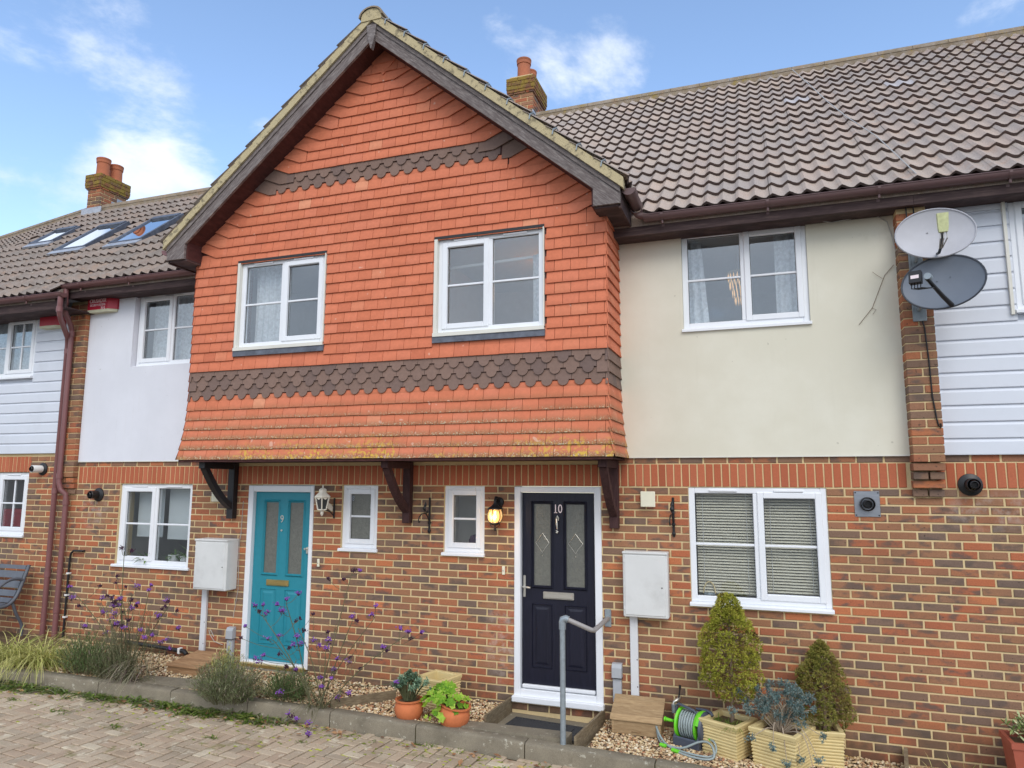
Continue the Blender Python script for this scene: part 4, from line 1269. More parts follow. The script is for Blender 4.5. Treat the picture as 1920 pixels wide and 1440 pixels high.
obj('lever', MB().tube([(-.359, .04, 1.17), (-.359, -.01, 1.17), (-.34, -.022, 1.17), (-.275, -.024, 1.165)], .010, 8), MAT['chrome'], hd, smooth=50)
kn = obj('knocker', MB().tube([(-.006, .03, 1.875), (.006, .018, 1.895), (.016, .022, 1.875), (.012, .03, 1.85)], .008, 8).tube([(-.004, .02, 1.87), (0, .016, 1.81), (.004, .018, 1.76)], [.008, .011, .007], 8)
         .tube([(-.010, .022, 1.746), (.012, .018, 1.738), (-.008, .016, 1.727), (.010, .016, 1.722)], .008, 8), MAT['chrome'], d10, smooth=60)
# serif numerals as on the door
num = text('10', .125, (.005, .043, 1.965), 'white_text', d10, 'door_number', depth=.004, sx=.8)
_zs = min(v.co.z for v in num.data.vertices)
_x1 = [v.co.x for v in num.data.vertices if v.co.x < min(w.co.x for w in num.data.vertices) + .04 and v.co.z < _zs + .012]
_xc = (min(_x1) + max(_x1)) / 2
obj('numeral_serifs', MB().box(_xc - .017, _xc + .017, .039, .047, _zs - .001, _zs + .006), MAT['white_text'], d10)
lx0, lx1 = -3.811, -3.004
d9, leaf9 = door(h9, -3.888, -2.952, .115, 2.19, lx0, lx1, .16, 2.112, 'teal', 'frost', [pl(lx0, lx1, .186, .41), pl(lx0, lx1, .616, .85)], (1.16, 1.99),
             [(*pl(lx0, lx1, .17, .42), .36, .97), (*pl(lx0, lx1, .60, .86), .36, .97)], 'brass')
lb = obj('letterbox', MB().bbox(-3.60, -3.285, .028, .046, 1.015, 1.085, .005), MAT['brass'], d9)
obj('letterbox_flap', MB().bbox(-3.585, -3.30, .02, .029, 1.025, 1.073, .005), MAT['brass'], lb)
obj('door_latch', MB().bbox(-3.055, -3.015, .02, .046, 1.40, 1.48, .008).tube([(-3.05, .02, 1.46), (-3.05, -.01, 1.46)], .012, 8), MAT['chrome'], d9)
text('9', .125, (-3.42, .043, 1.79), 'chrome', d9, 'door_number', depth=.005, sx=.85)
obj('spyhole', MB().lathe([(.012, .0), (.012, -.008), (0, -.008)], (-3.42, .045, 1.66), 12, axis='y'), MAT['chrome'], d9)
# ================================================================== tile-hung gable jettied over both front doors
gb = thing('tile_hung_gable', (GABLE_X, -.3, 2.46), 'orange tile-hung gable with dark scalloped bands jettied out over both front doors', 'gable')
BX0, BX1, YF = -4.325, .69, -.595
ZB, GG = 2.485, .1145
TGP = .845
def rake(x): return 7.10 - TGP * abs(x - GABLE_X)          # underside of the raking soffit on the wall face
WINS = [(-3.70, -2.485, 3.755, 4.815), (-1.145, .066, 3.755, 4.815)]
# backing wall with the two window openings
mb = MB()
cells(mb, BX0 + .01, BX1 - .01, 2.49, 4.86, YF, -.35, WINS)
mb.prism_y([(BX0 + .01, 4.86), (BX1 - .01, 4.86), (BX1 - .01, rake(BX1) + .05), (GABLE_X, 7.15), (BX0 + .01, rake(BX0) + .05)], YF, -.45)
mb.box(BX1 - .1, BX1 - .01, -.35, .0, 2.49, 4.9); mb.box(BX0 + .01, BX0 + .1, -.35, .0, 2.49, 4.9)
gwall = obj('wall', mb, MAT['maroon'], gb)
_rg = random.Random(77)
KICK = [.062, .044, .029, .017, .008, .003]
def kick(z): 
    k = (z - ZB) / GG
    if k < 0: return KICK[0]
    i = int(k)
    if i >= 5: return max(0.0, .003 * (1 - (k - 5)))
    return KICK[i] + (KICK[i + 1] - KICK[i]) * (k - i)
THK, FR = .013, .025
def slab(poly, zfun, xo=0.0):
    """a hung tile: polygon in x,z; zfun(x) gives the local bottom line so the tail stands proud"""
    n = len(poly); V = []
    for (x, z) in poly:
        h = min(1.0, max(0.0, (z - zfun(x)) / .165))
        V.append((x, -(FR - .023 * h) - kick(z), z))
    for (x, z) in poly:
        h = min(1.0, max(0.0, (z - zfun(x)) / .165))
        V.append((x, -(FR - .023 * h) - kick(z) + THK, z))
    F = [tuple(range(n))] + [(i + n, i, (i + 1) % n, (i + 1) % n + n)[::-1] for i in range(n)]
    return V, F
TWD = .1655
def scallop(cx, z0, w=TWD - .004):
    """ornamental tile with a rounded tongue below square shoulders"""
    p = [(cx - w / 2, z0 + .165), (cx - w / 2, z0 + .058), (cx - .055, z0 + .058)]
    for i in range(1, 10):
        a = pi + pi * i / 10
        p.append((cx + .055 * math.cos(a), z0 + .056 + .056 * math.sin(a)))
    p += [(cx + .055, z0 + .058), (cx + w / 2, z0 + .058), (cx + w / 2, z0 + .165)]
    return p[::-1]
tiles = []       # (sort key, kind, verts, faces)
def add_tile(poly, zb, kind, zf=None):
    xs = [p[0] for p in poly]; zs = [p[1] for p in poly]
    if max(xs) - min(xs) < .02: return
    V, F = slab(poly, zf or (lambda x: zb))
    V = [(v[0], v[1] + YF, v[2]) for v in V]
    c = Vector((sum(xs) / len(xs), YF, sum(zs) / len(zs)))
    tiles.append(((c - CAM).length, kind, V, F))
def clip_x(poly, a, b):
    def half(P, inside, cut):
        out = []
        for i in range(len(P)):
            p, q = P[i], P[(i + 1) % len(P)]
            if inside(p): out.append(p)
            if inside(p) != inside(q): out.append(cut(p, q))
        return out
    f = lambda X: (lambda p, q: (X, p[1] + (q[1] - p[1]) * (X - p[0]) / (q[0] - p[0])))
    P = half(poly, lambda p: p[0] >= a - 1e-9, f(a))
    if len(P) >= 3: P = half(P, lambda p: p[0] <= b + 1e-9, f(b))
    return P
SC_LOW, SC_HIGH = (6, 7, 8), (27, 28)
k = 0
while True:
    zb = ZB + GG * k
    if zb > 6.98: break
    # half width of the wall at this course (bellcast at the foot)
    hw = (BX1 - BX0) / 2 + kick(zb) * .9
    cxg = (BX0 + BX1) / 2
    x0, x1 = cxg - hw, cxg + hw
    raking = zb > rake(x1) - .10
    dark = k in SC_LOW or k in SC_HIGH
    kind = 'darkhang' if dark else 'hang'
    if raking:
        hx = (7.10 - zb - .03) / TGP               # where the course runs into the raking soffit
        x0, x1 = max(x0, GABLE_X - hx), min(x1, GABLE_X + hx)
    spans = [(x0, x1)]
    for a, b, c, e in WINS:
        if c - .07 < zb + .06 < e - .01:
            spans = [q for (p, r_) in spans for q in ((p, min(a - .004, r_)), (max(b + .004, p), r_)) if q[1] - q[0] > .03]
    ztop = None
    for (sa, sb) in spans:
        la, ra = sa, sb
        wl_, wr_ = .27, .27
        if raking and sb - sa > .75:
            # Winchester cut: the last tiles turn to meet the verge
            for sgn, xe in ((-1, sa), (1, sb)):
                xi = xe - sgn * (.27 + _rg.uniform(-.03, .03)); xm = xe - sgn * .125
                up = .42
                zf = lambda x, xi=xi, sgn=sgn: zb + max(0.0, (x - xi) * sgn) * up
                xo = xe + sgn * .02
                o_ = sgn * .03
                pa = [(xi - sgn * .09, zb), (xi, zb), (xm, zf(xm)), (xm - o_ * 1.2, zf(xm) + .165), (xi - sgn * .09, zb + .165)]
                pb = [(xm, zf(xm)), (xo, zf(xo)), (xo, zf(xo) + .16), (xm - o_ * 1.2, zf(xm) + .165)]
                for poly in (pa, pb):
                    if sgn < 0: poly = poly[::-1]
                    add_tile(poly, zb, kind, zf)
                if sgn < 0: la = xi + .09
                else: ra = xi - .09
        off = (.5 * TWD if k % 2 else 0) + cxg
        n0 = math.floor((la - off) / TWD) - 1; n1 = math.ceil((ra - off) / TWD) + 1
        zt = zb + .165
        for n in range(n0, n1):
            cx = off + (n + .5) * TWD
            dz = _rg.uniform(-.0022, .0022); rt = _rg.uniform(-.006, .006)
            w = TWD - .0045
            if dark and cx - TWD / 2 > la - .01 and cx + TWD / 2 < ra + .01:
                poly = scallop(cx, zb)
            else:
                poly = [(cx - w / 2, zb + dz - rt * w / 2), (cx + w / 2, zb + dz + rt * w / 2), (cx + w / 2, zt), (cx - w / 2, zt)]
            poly = clip_x(poly, la, ra)
            if len(poly) >= 3: add_tile(poly, zb, kind)
    k += 1
# topmost tile under the apex
add_tile([(GABLE_X, 6.80), (GABLE_X + .17, 6.99), (GABLE_X, 7.14), (GABLE_X - .17, 6.99)], 6.80, 'hang', lambda x: 6.80 + abs(x - GABLE_X))
# a cut course over each window head and below each flashing
tiles.sort(key=lambda t: t[0])
plain_left = 300; rest = MB(); nd = 0
for key, kind, V, F in tiles:
    if kind == 'hang' and plain_left <= 0:
        rest.add(V, F, _rg.random()); continue
    if kind == 'hang': plain_left -= 1
    c = Vector(V[0])
    m = MB().add([tuple(Vector(v) - c) for v in V], F).mesh('hung_tile'); m.materials.append(MAT[kind])
    inst('hung_tile' if kind == 'hang' else 'scalloped_tile', m, gwall, c)
obj('tile_hanging', rest, MAT['hang'], gwall, kind='stuff')
# right-hand return of the jetty
rest = MB()
for k in range(21):
    zb = ZB + GG * k
    dark = k in SC_LOW
    y0 = YF - .018 - kick(zb)
    edges = [y0]; y = YF + (.10 if k % 2 else .165)
    while y < .0: edges.append(y); y += TWD
    edges.append(.01)
    for a, b in zip(edges, edges[1:]):
        kk = kick(zb); kt = kick(zb + .165)
        x = BX1 - .004
        V = [(x + FR + kk, a, zb), (x + FR + kk, b - .0025, zb), (x + .002 + kt, b - .0025, zb + .165), (x + .002 + kt, a, zb + .165)]
        V += [(v[0] - THK, v[1], v[2]) for v in V]
        F = [(0, 1, 2, 3), (0, 4, 5, 1), (1, 5, 6, 2), (3, 7, 4, 0), (2, 6, 7, 3)]
        m = MB().add(V, F)
        obj('return_tile', m, MAT['darkhang' if dark else 'hang'], gwall)
# left-hand return (seen only from further left): plain courses
m = MB()
for k in range(21):
    zb = ZB + GG * k; kk, kt = kick(zb), kick(zb + .165)
    m.add([(BX0 + .004 - FR - kk, YF - .015 - kk, zb), (BX0 + .004 - FR - kk, 0, zb), (BX0 + .002 - kt, 0, zb + .165), (BX0 + .002 - kt, YF - .015 - kt, zb + .165), (BX0 + .016 - FR - kk, YF - .015 - kk, zb), (BX0 + .016 - FR - kk, 0, zb)], [(0, 1, 2, 3), (0, 4, 5, 1)], _rg.random())
obj('return_tiling', m, MAT['hang'], gwall, kind='stuff')
# soffit under the jetty and edge board
obj('jetty_soffit', MB().box(BX0 - .03, BX1 + .03, YF - .055, .0, 2.462, 2.478), MAT['bracket_brown'], gb)
obj('jetty_fillet', MB().box(BX0 - .04, BX1 + .04, YF - .068, YF - .048, 2.458, 2.486), MAT['maroon'], gb)
# windows of the gable: white lining, lead apron below
for i, (a, b, c, e) in enumerate(WINS):
    w = window(gb, a + .035, b - .012, c + .015, e - .02, YF + .012, 2, 1 - i, sill=False)
    mb = MB().box(a, a + .036, YF - .03, YF + .06, c - .0, e - .03).box(b - .013, b, YF - .03, YF + .06, c, e - .03)
    mb.box(a, b, YF - .045, YF + .05, c - .022, c + .016)
    obj('window_lining', mb, MAT['upvc_old'], w)
    obj('lead_apron', MB().box(a - .006, b + .006, YF - .034, YF + .0, c - .085, c - .021), MAT['lead_dark'], w)
    obj('head_flashing', MB().box(a - .002, b + .002, YF - .028, YF + .02, e - .032, e - .002), MAT['gasket'], w)
    room(gb, a - .2, b + .2, 3.2, 4.78, YF + .12, 1.6, 'room_blue')
# ---- roof of the gable
YB, YBACK = -.865, 2.3
def rk_pt(x, dz): return (x, GABLE_TOP + dz - TGP * abs(x - GABLE_X))
HW = 2.715
for sgn, nm in ((1, 'r'), (-1, 'l')):
    xe = GABLE_X + sgn * HW
    xi = GABLE_X + sgn * (HW - .26)
    A, B = (GABLE_X, GABLE_TOP), (xe, GABLE_TOP - TGP * HW)
    # barge board: raking plank, boxed foot, thin capping strip
    dep = .195
    poly = [(A[0], A[1]), (B[0], B[1]), (B[0], 4.835), (xi, 4.835), (xi, GABLE_TOP - dep - TGP * (HW - .26)), (A[0], A[1] - dep)]
    bg_ = obj('barge_board', MB().prism_y(poly, YB, YB + .03), MAT['barge_' + nm], gb)
    poly = [rk_pt(GABLE_X, -.052), rk_pt(xe, -.052), rk_pt(xe, .004), rk_pt(GABLE_X, .004)]
    obj('capping_strip', MB().prism_y(poly, YB - .012, YB + .0), MAT['barge_' + nm], bg_)
    # raking soffit between barge and wall
    poly = [rk_pt(GABLE_X, -dep + .02), rk_pt(xi, -dep + .02), rk_pt(xi, -dep + .045), rk_pt(GABLE_X, -dep + .045)]
    obj('raking_soffit', MB().prism_y(poly, YB + .03, YF + .02), MAT['maroon'], gb)
    xs_ = sorted((xi, xi - sgn * .02))
    obj('soffit_return', MB().box(xs_[0], xs_[1], YB + .03, YF + .02, 4.84, GABLE_TOP - dep - TGP * (HW - .27) + .03), MAT['maroon'], gb)
    # eaves box along the side
    xw = BX1 if sgn > 0 else BX0
    lo, hi = sorted((xw - sgn * .06, xe - sgn * .01))
    obj('eaves_soffit', MB().box(lo, hi, YB + .03, .0, 4.815, 4.838), MAT['fascia'], gb)
    lo, hi = sorted((xe - sgn * .022, xe))
    obj('eaves_fascia', MB().box(lo, hi, YB + .03, -.2, 4.80, 4.99), MAT['fascia'], gb)
    # verge: mortar bed and the tile ends above it
    xo = GABLE_X + sgn * (HW + .035)
    poly = [rk_pt(GABLE_X, .006), rk_pt(xo, .006), rk_pt(xo, .112), rk_pt(GABLE_X, .112)]
    obj('verge_mortar', MB().prism_y(poly, YB - .035, YB + .06), MAT['verge'], gb)
    # slope tiles, laid up the slope
    pitch = math.atan(TGP)
    sl = Vector((-sgn * math.cos(pitch), 0, math.sin(pitch)))
    nr = Vector((sgn * math.sin(pitch), 0, math.cos(pitch)))
    xd = sl.cross(nr)
    M3 = Matrix((xd, sl, nr)).transposed().to_4x4()
    roofp = obj('roof_slope', MB().prism_y([rk_pt(GABLE_X, .06), rk_pt(xo, .06), rk_pt(xo, .01), rk_pt(GABLE_X, .01)], YB + .03, YBACK), MAT['roof_l'], gb)
    Ls = (HW + .06) / math.cos(pitch)
    nC = int(Ls / GA)
    for i in range(nC):
        s = i * GA
        P0 = Vector((GABLE_X + sgn * (HW + .06), 0, GABLE_TOP + .105 - TGP * (HW + .06))) + sl * s
        ymax = min(YBACK, (P0.z - ZE) / TANP + YE + .2)
        y = YB - .045
        while y < ymax:
            M = M3.copy()
            yy = y if xd.y > 0 else y + TW
            M.translation = (P0.x, yy, P0.z)
            o = bpy.data.objects.new('roof_tile', RT['roof_l'][_rt.randrange(4)]); link(o, roofp); o.matrix_basis = M
            y += TW
    # metal verge clips
    for i in range(1, nC + 1):
        q = Vector((GABLE_X + sgn * (HW + .05), YB - .04, GABLE_TOP + .115 - TGP * (HW + .05))) + sl * (i * GA - .02)
        if sgn > 0:
            obj('verge_clip', MB().tube([q + Vector((0, -.004, -.05)), q + Vector((.01, -.006, .0)), q + Vector((.03, .03, .03)), q + Vector((.03, .1, .03))], .008, 5), MAT['galv'], gb)
# ridge of the gable and its mortared end
yy = YB - .06
while yy < 2.2:
    prof = [(.15 * math.cos(a), .115 * math.sin(a)) for a in [pi * i / 10 for i in range(11)]]
    V = []; n = 11
    for Y in (yy, yy + .445): V += [(GABLE_X + p[0], Y, GABLE_TOP + .045 + p[1]) for p in prof] + [(GABLE_X + p[0] * .86, Y, GABLE_TOP + .045 + p[1] * .84) for p in prof]
    F = []
    for q in range(n - 1): F += [(q, q + 1, 2 * n + q + 1, 2 * n + q), (q, n + q, n + q + 1, q + 1)]
    F += [(0, 2 * n, 3 * n, n), (n - 1, 2 * n - 1, 4 * n - 1, 3 * n - 1)]
    obj('ridge_tile', MB().add(V, F), MAT['ridge'], gb, smooth=50)
    yy += .45
poly = [(GABLE_X - .125, GABLE_TOP + .0)] + [(GABLE_X + .125 * math.cos(a), GABLE_TOP + .05 + .093 * math.sin(a)) for a in [pi - pi * i / 8 for i in range(9)]] + [(GABLE_X + .125, GABLE_TOP + .0), (GABLE_X, GABLE_TOP + .11)]
obj('ridge_end_mortar', MB().prism_y(poly[:-1], YB - .045, YB + .1), MAT['verge'], gb)
# spike finial
obj('finial', MB().add([(GABLE_X - .062, YB - .03, 7.235), (GABLE_X + .062, YB - .03, 7.235), (GABLE_X + .045, YB - .03, 7.10), (GABLE_X + .004, YB - .03, 6.955), (GABLE_X - .004, YB - .03, 6.955), (GABLE_X - .045, YB - .03, 7.10),
                     (GABLE_X - .062, YB + .02, 7.235), (GABLE_X + .062, YB + .02, 7.235), (GABLE_X + .045, YB + .02, 7.10), (GABLE_X + .004, YB + .02, 6.955), (GABLE_X - .004, YB + .02, 6.955), (GABLE_X - .045, YB + .02, 7.10)],
                    [(5, 4, 3, 2, 1, 0)] + [(i, (i + 1) % 6, (i + 1) % 6 + 6, i + 6) for i in range(6)]), MAT['barge'], gb)
# gutters along the gable eaves
for sgn, xg in ((1, GABLE_X + HW + .07), (-1, GABLE_X - HW - .07)):
    r = .06
    prof = [(r * math.cos(a), r * math.sin(a)) for a in [pi + pi * i / 10 for i in range(11)]]
    V = []; n = 11
    ya, yb = YB + .05, -.36
    for Y in (ya, yb): V += [(xg + p[0], Y, 4.985 + p[1]) for p in prof] + [(xg + p[0] * .92, Y, 4.985 + p[1] * .92) for p in prof]
    F = []
    for q in range(n - 1): F += [(q, q + 1, 2 * n + q + 1, 2 * n + q), (n + q + 1, n + q, 3 * n + q, 3 * n + q + 1)]
    F += [tuple(range(n)), (0, 2 * n, 3 * n, n), (n - 1, 2 * n - 1, 4 * n - 1, 3 * n - 1)]
    g = obj('side_gutter', MB().add(V, F), MAT['gutter_dark' if sgn > 0 else 'gutter'], gb, smooth=50)
    m = MB(); V = []
    for Y in (ya - .004, ya + .16): V += [(xg + p[0] * 1.1, Y, 4.985 + p[1] * 1.1) for p in prof]
    m.add(V, [(q, q + 1, n + q + 1, n + q) for q in range(n - 1)] + [tuple(range(n))])
    obj('stop_end', m, MAT['pipe'] if sgn < 0 else MAT['gutter_dark'], g, smooth=50)
# corner angle where the side gutter meets the street gutter
r = .062; V = []; prof = [(r * math.cos(a), r * math.sin(a)) for a in [pi + pi * i / 10 for i in range(11)]]; n = 11
xg = GABLE_X + HW + .07
path = [((1, 0), Vector((xg, -.42, 4.95))), ((.7, .7), Vector((xg + .01, -.36, 4.91))), ((0, 1), Vector((xg + .13, -.335, 4.875)))]
for (ax, ay), c in path:
    V += [(c.x + p[0] * ax, c.y + p[0] * ay, c.z + p[1]) for p in prof]
F = [(i * n + q, i * n + q + 1, (i + 1) * n + q + 1, (i + 1) * n + q) for i in range(2) for q in range(n - 1)]
obj('gutter_angle', MB().add(V, F), MAT['gutter_dark'], gb, smooth=60)
# ---- curved timber brackets under the jetty
for xb, mat in ((-4.10, 'bracket_black'), (-1.70, 'bracket_brown'), (.615, 'bracket_brown')):
    br = obj('bracket', MB().bbox(xb - .045, xb + .045, -.085, -.002, 1.79, 2.46, .005), MAT[mat], gb)
    obj('bracket_arm', MB().bbox(xb - .043, xb + .043, -.58, -.086, 2.385, 2.461, .005), MAT[mat], br)
    pts_o, pts_i = [], []
    for i in range(9):
        t = i / 8
        y = -.075 - .455 * t; z = 1.93 + .47 * t - .055 * math.sin(pi * t) * (1 if mat != 'bracket_black' else 1)
        s = .032
        pts_o.append((y - s * .72, z - s * .70)); pts_i.append((y + s * .72, z + s * .70))
    obj('brace', MB().prism_x(pts_o + pts_i[::-1], xb - .038, xb + .038), MAT[mat], br)
# ================================================================== things fixed to the walls
def hbracket(x, z0, z1, label):
    t = thing('hanging_basket_bracket', (x, 0, z0), label, 'bracket', 'hanging basket brackets')
    obj('wall_bar', MB().bbox(x - .011, x + .011, -.016, -.001, z0, z1, .003), MAT['black_iron'], t)
    zt = z0 + (z1 - z0) * .55
    path = [(x, -.01, zt - .10), (x - .002, -.05, zt - .03), (x - .004, -.11, zt + .01), (x - .006, -.19, zt + .005), (x - .006, -.25, zt - .03), (x - .006, -.262, zt - .065), (x - .006, -.245, zt - .085), (x - .006, -.225, zt - .07)]
    obj('curl_arm', MB().tube(path, .0065, 6), MAT['black_iron'], t, smooth=60)
    m = MB()
    for dy, dz, s in ((-.13, .06, 1.0), (-.10, .10, .8), (-.05, .02, .6)):
        m.add([(x, dy, zt + dz - .035 * s), (x - .02 * s, dy - .012, zt + dz), (x, dy - .004, zt + dz + .05 * s), (x + .02 * s, dy - .012, zt + dz), (x, dy - .02, zt + dz)], [(0, 1, 4), (1, 2, 4), (2, 3, 4), (3, 0, 4)])
    m.tube([(x, -.08, zt), (x - .003, -.11, zt + .05), (x - .004, -.125, zt + .09)], .005, 5)
    obj('leaf_ornament', m, MAT['black_iron'], t)
    m = MB()
    for zz in (z0 + .03, z0 + .12): m.lathe([(.02, 0), (.018, -.012), (0, -.018)], (x, -.008, zz), 8, axis='y')
    obj('scroll_boss', m, MAT['black_iron'], t)
hbracket(1.19, 1.72, 2.10, 'black iron hanging basket bracket between the navy door and the blinds window')
hbracket(-1.445, 1.68, 2.07, 'black iron hanging basket bracket between the two small windows')

# ---- lit lantern by the navy door
t = thing('wall_lantern', (-.62, 0, 1.72), 'lit black carriage lantern glowing amber beside the navy door', 'lantern')
cx, cy = -.62, -.15
obj('back_plate', MB().lathe([(.0, -.03), (.03, -.03), (.05, -.022), (.055, 0)], (-.63, -.001, 2.03), 16, axis='y').bbox(-.668, -.592, -.014, -.002, 1.86, 2.05, .006), MAT['black_iron'], t, smooth=40)
obj('lantern_arm', MB().tube([(-.63, -.02, 2.03), (-.628, -.07, 2.075), (-.624, -.12, 2.08), (cx, -.15, 2.05), (cx, -.15, 2.02)], [.02, .018, .016, .014, .014], 8).tube([(-.63, -.02, 1.9), (-.628, -.06, 1.94), (-.625, -.05, 2.0), (-.625, -.075, 2.04)], .009, 6), MAT['black_iron'], t, smooth=60)
obj('lantern_cap', MB().lathe([(0, .0), (.016, -.004), (.02, -.02), (.05, -.045), (.078, -.062), (.082, -.075), (.07, -.078)], (cx, cy, 2.035), 18), MAT['black_iron'], t, smooth=40)
gprof = [(.062, 0), (.074, -.03), (.078, -.06), (.073, -.09), (.056, -.125)]
gl = NT('amber_lantern_glass'); gl.done(srgb(255, 205, 130), .15); gl.b.inputs['Emission Color'].default_value = srgb(255, 190, 105); gl.b.inputs['Emission Strength'].default_value = .32; gl.b.inputs['Transmission Weight'].default_value = .4
obj('globe', MB().lathe(gprof, (cx, cy, 1.955), 18), gl.mat, t, smooth=60)
m = MB()
for i in range(6):
    a = 2 * pi * i / 6 + .5
    m.tube([(cx + (r + .004) * math.cos(a), cy + (r + .004) * math.sin(a), 1.955 + z) for r, z in gprof], .0045, 5)
obj('cage', m, MAT['black_iron'], t)
m = MB().lathe([(.058, 0), (.062, -.008), (.05, -.02), (.03, -.03)], (cx, cy, 1.83), 14).lathe([(.012, 0), (.014, -.012), (.004, -.03), (0, -.035)], (cx, cy, 1.765), 10)
for i in range(4):
    a = 2 * pi * i / 4 + .3
    m.tube([(cx + .05 * math.cos(a), cy + .05 * math.sin(a), 1.815), (cx + .045 * math.cos(a), cy + .045 * math.sin(a), 1.795), (cx, cy, 1.76)], .005, 5)
obj('lantern_foot', m, MAT['black_iron'], t)
obj('bulb', MB().lathe([(.0, -.10), (.012, -.095), (.02, -.07), (.016, -.04), (.01, -.02), (.01, 0)], (cx + .0, cy, 1.945), 10), MAT['bulb_hot'], t, smooth=60)
lp = bpy.data.lights.new('lantern_light', 'POINT'); lp.energy = 2.2; lp.color = (1, .66, .34); lp.shadow_soft_size = .05
lo = bpy.data.objects.new('lantern_light', lp); link(lo, t); lo.location = (cx, cy - .1, 1.87)

# ---- unlit white lantern by the turquoise door
t = thing('wall_lantern', (-2.68, 0, 1.8), 'unlit white lantern with dark glass on a black scroll arm beside the turquoise door', 'lantern')
cx, cy = -2.70, -.20
obj('wall_bar', MB().bbox(-2.678, -2.658, -.016, -.002, 1.82, 2.05, .003).tube([(-2.668, -.012, 1.85), (-2.675, -.08, 1.90), (-2.69, -.16, 1.92), (cx, cy, 1.90)], .007, 6), MAT['black_iron'], t)
obj('scroll_plate', MB().prism_x([(-.04, 1.90), (-.11, 1.925), (-.15, 1.96), (-.12, 2.0), (-.07, 1.98), (-.035, 1.95)], -2.676, -2.668), MAT['white_metal'], t)
m = MB()
def hexring(r, z): return [(cx + r * math.cos(2 * pi * i / 6), cy + r * math.sin(2 * pi * i / 6), z) for i in range(6)]
A, B = hexring(.052, 1.925), hexring(.085, 2.065)
for i in range(6):
    m.tube([A[i], B[i]], .007, 5); m.tube([A[i], A[(i + 1) % 6]], .007, 5); m.tube([B[i], B[(i + 1) % 6]], .009, 5)
    mid = (Vector(B[i]) + Vector(B[(i + 1) % 6])) / 2
    m.add([B[i], B[(i + 1) % 6], tuple(mid + Vector((0, 0, -.028)))], [(0, 1, 2)])
obj('lantern_frame', m, MAT['white_metal'], t)
m = MB(); A, B = hexring(.048, 1.93), hexring(.08, 2.06)
for i in range(6): m.quad(A[i], A[(i + 1) % 6], B[(i + 1) % 6], B[i])
obj('globe', m, MAT['lamp_glass'], t)
obj('lantern_cap', MB().lathe([(.10, 0), (.095, .012), (.05, .05), (.046, .056), (.046, .085), (.03, .098), (.01, .105), (.008, .125), (.012, .135), (0, .142)], (cx, cy, 2.065), 6), MAT['white_metal'], t)
obj('lantern_foot', MB().lathe([(0, -.075), (.012, -.06), (.02, -.04), (.018, -.02), (.04, 0)], (cx, cy, 1.925), 8), MAT['white_metal'], t)

# ---- meter boxes with their trunking
def meter(x0, x1, z0, z1, dep, label, tx, tz):
    t = thing('meter_box', ((x0 + x1) / 2, 0, z0), label, 'meter box', 'meter boxes')
    obj('housing', MB().bbox(x0, x1, -dep, -.001, z0, z1, .010), MAT['meter'], t)
    d = obj('door', MB().bbox(x0 + .02, x1 - .025, -dep - .007, -dep + .004, z0 + .022, z1 - .03, .005), MAT['meter'], t)
    obj('lock', MB().lathe([(.008, -.003), (.008, .0), (.0, -.004)], (x1 - .055, -dep - .006, (z0 + z1) / 2 - .02), 10, axis='y'), MAT['gasket'], d)
    for z in (z0 + .08, z1 - .09): obj('hinge', MB().bbox(x0 + .008, x0 + .022, -dep - .006, -dep + .002, z - .012, z + .012, .002), MAT['meter'], d)
    obj('hood', MB().bbox(x0 - .003, x1 + .003, -dep - .012, -.002, z1 - .02, z1 + .004, .006), MAT['meter'], t)
    c = obj('cable_trunking', MB().bbox(tx - .038, tx + .038, -.038, -.002, tz, z0 - .001, .004), MAT['trunk'], t)
    obj('screw', MB().lathe([(.006, 0), (.006, -.003), (0, -.003)], (tx + .028, -.037, tz + .1), 8, axis='y').lathe([(.006, 0), (.006, -.003), (0, -.003)], (tx + .028, -.037, tz + .35), 8, axis='y'), MAT['gasket'], c)
meter(.705, 1.135, .96, 1.575, .13, 'pale meter box mounted right of the navy door', .785, .20)
meter(-4.48, -3.995, .955, 1.545, .20, 'pale meter box mounted left of the turquoise door', -4.475 + .03, .20)
def conduit(x, z0, z1, label):
    t = thing('grey_conduit', (x, 0, z0), label, 'conduit', 'short grey conduits')
    obj('duct', MB().bbox(x - .042, x + .042, -.05, -.002, z0, z1 - .13, .006), MAT['grey_pl'], t)
    obj('hood', MB().prism_x([(-.002, z1 - .132), (-.066, z1 - .132), (-.064, z1 - .04), (-.045, z1 - .005), (-.002, z1)], x - .048, x + .048), MAT['grey_pl'], t)
    obj('strap', MB().box(x - .05, x + .05, -.069, -.002, z1 - .138, z1 - .131), MAT['gasket'], t)
conduit(.615, .14, .50, 'short grey conduit rising from the ground right of the navy door')
conduit(-4.02, .1, .52, 'short grey conduit rising from the ground left of the turquoise door')

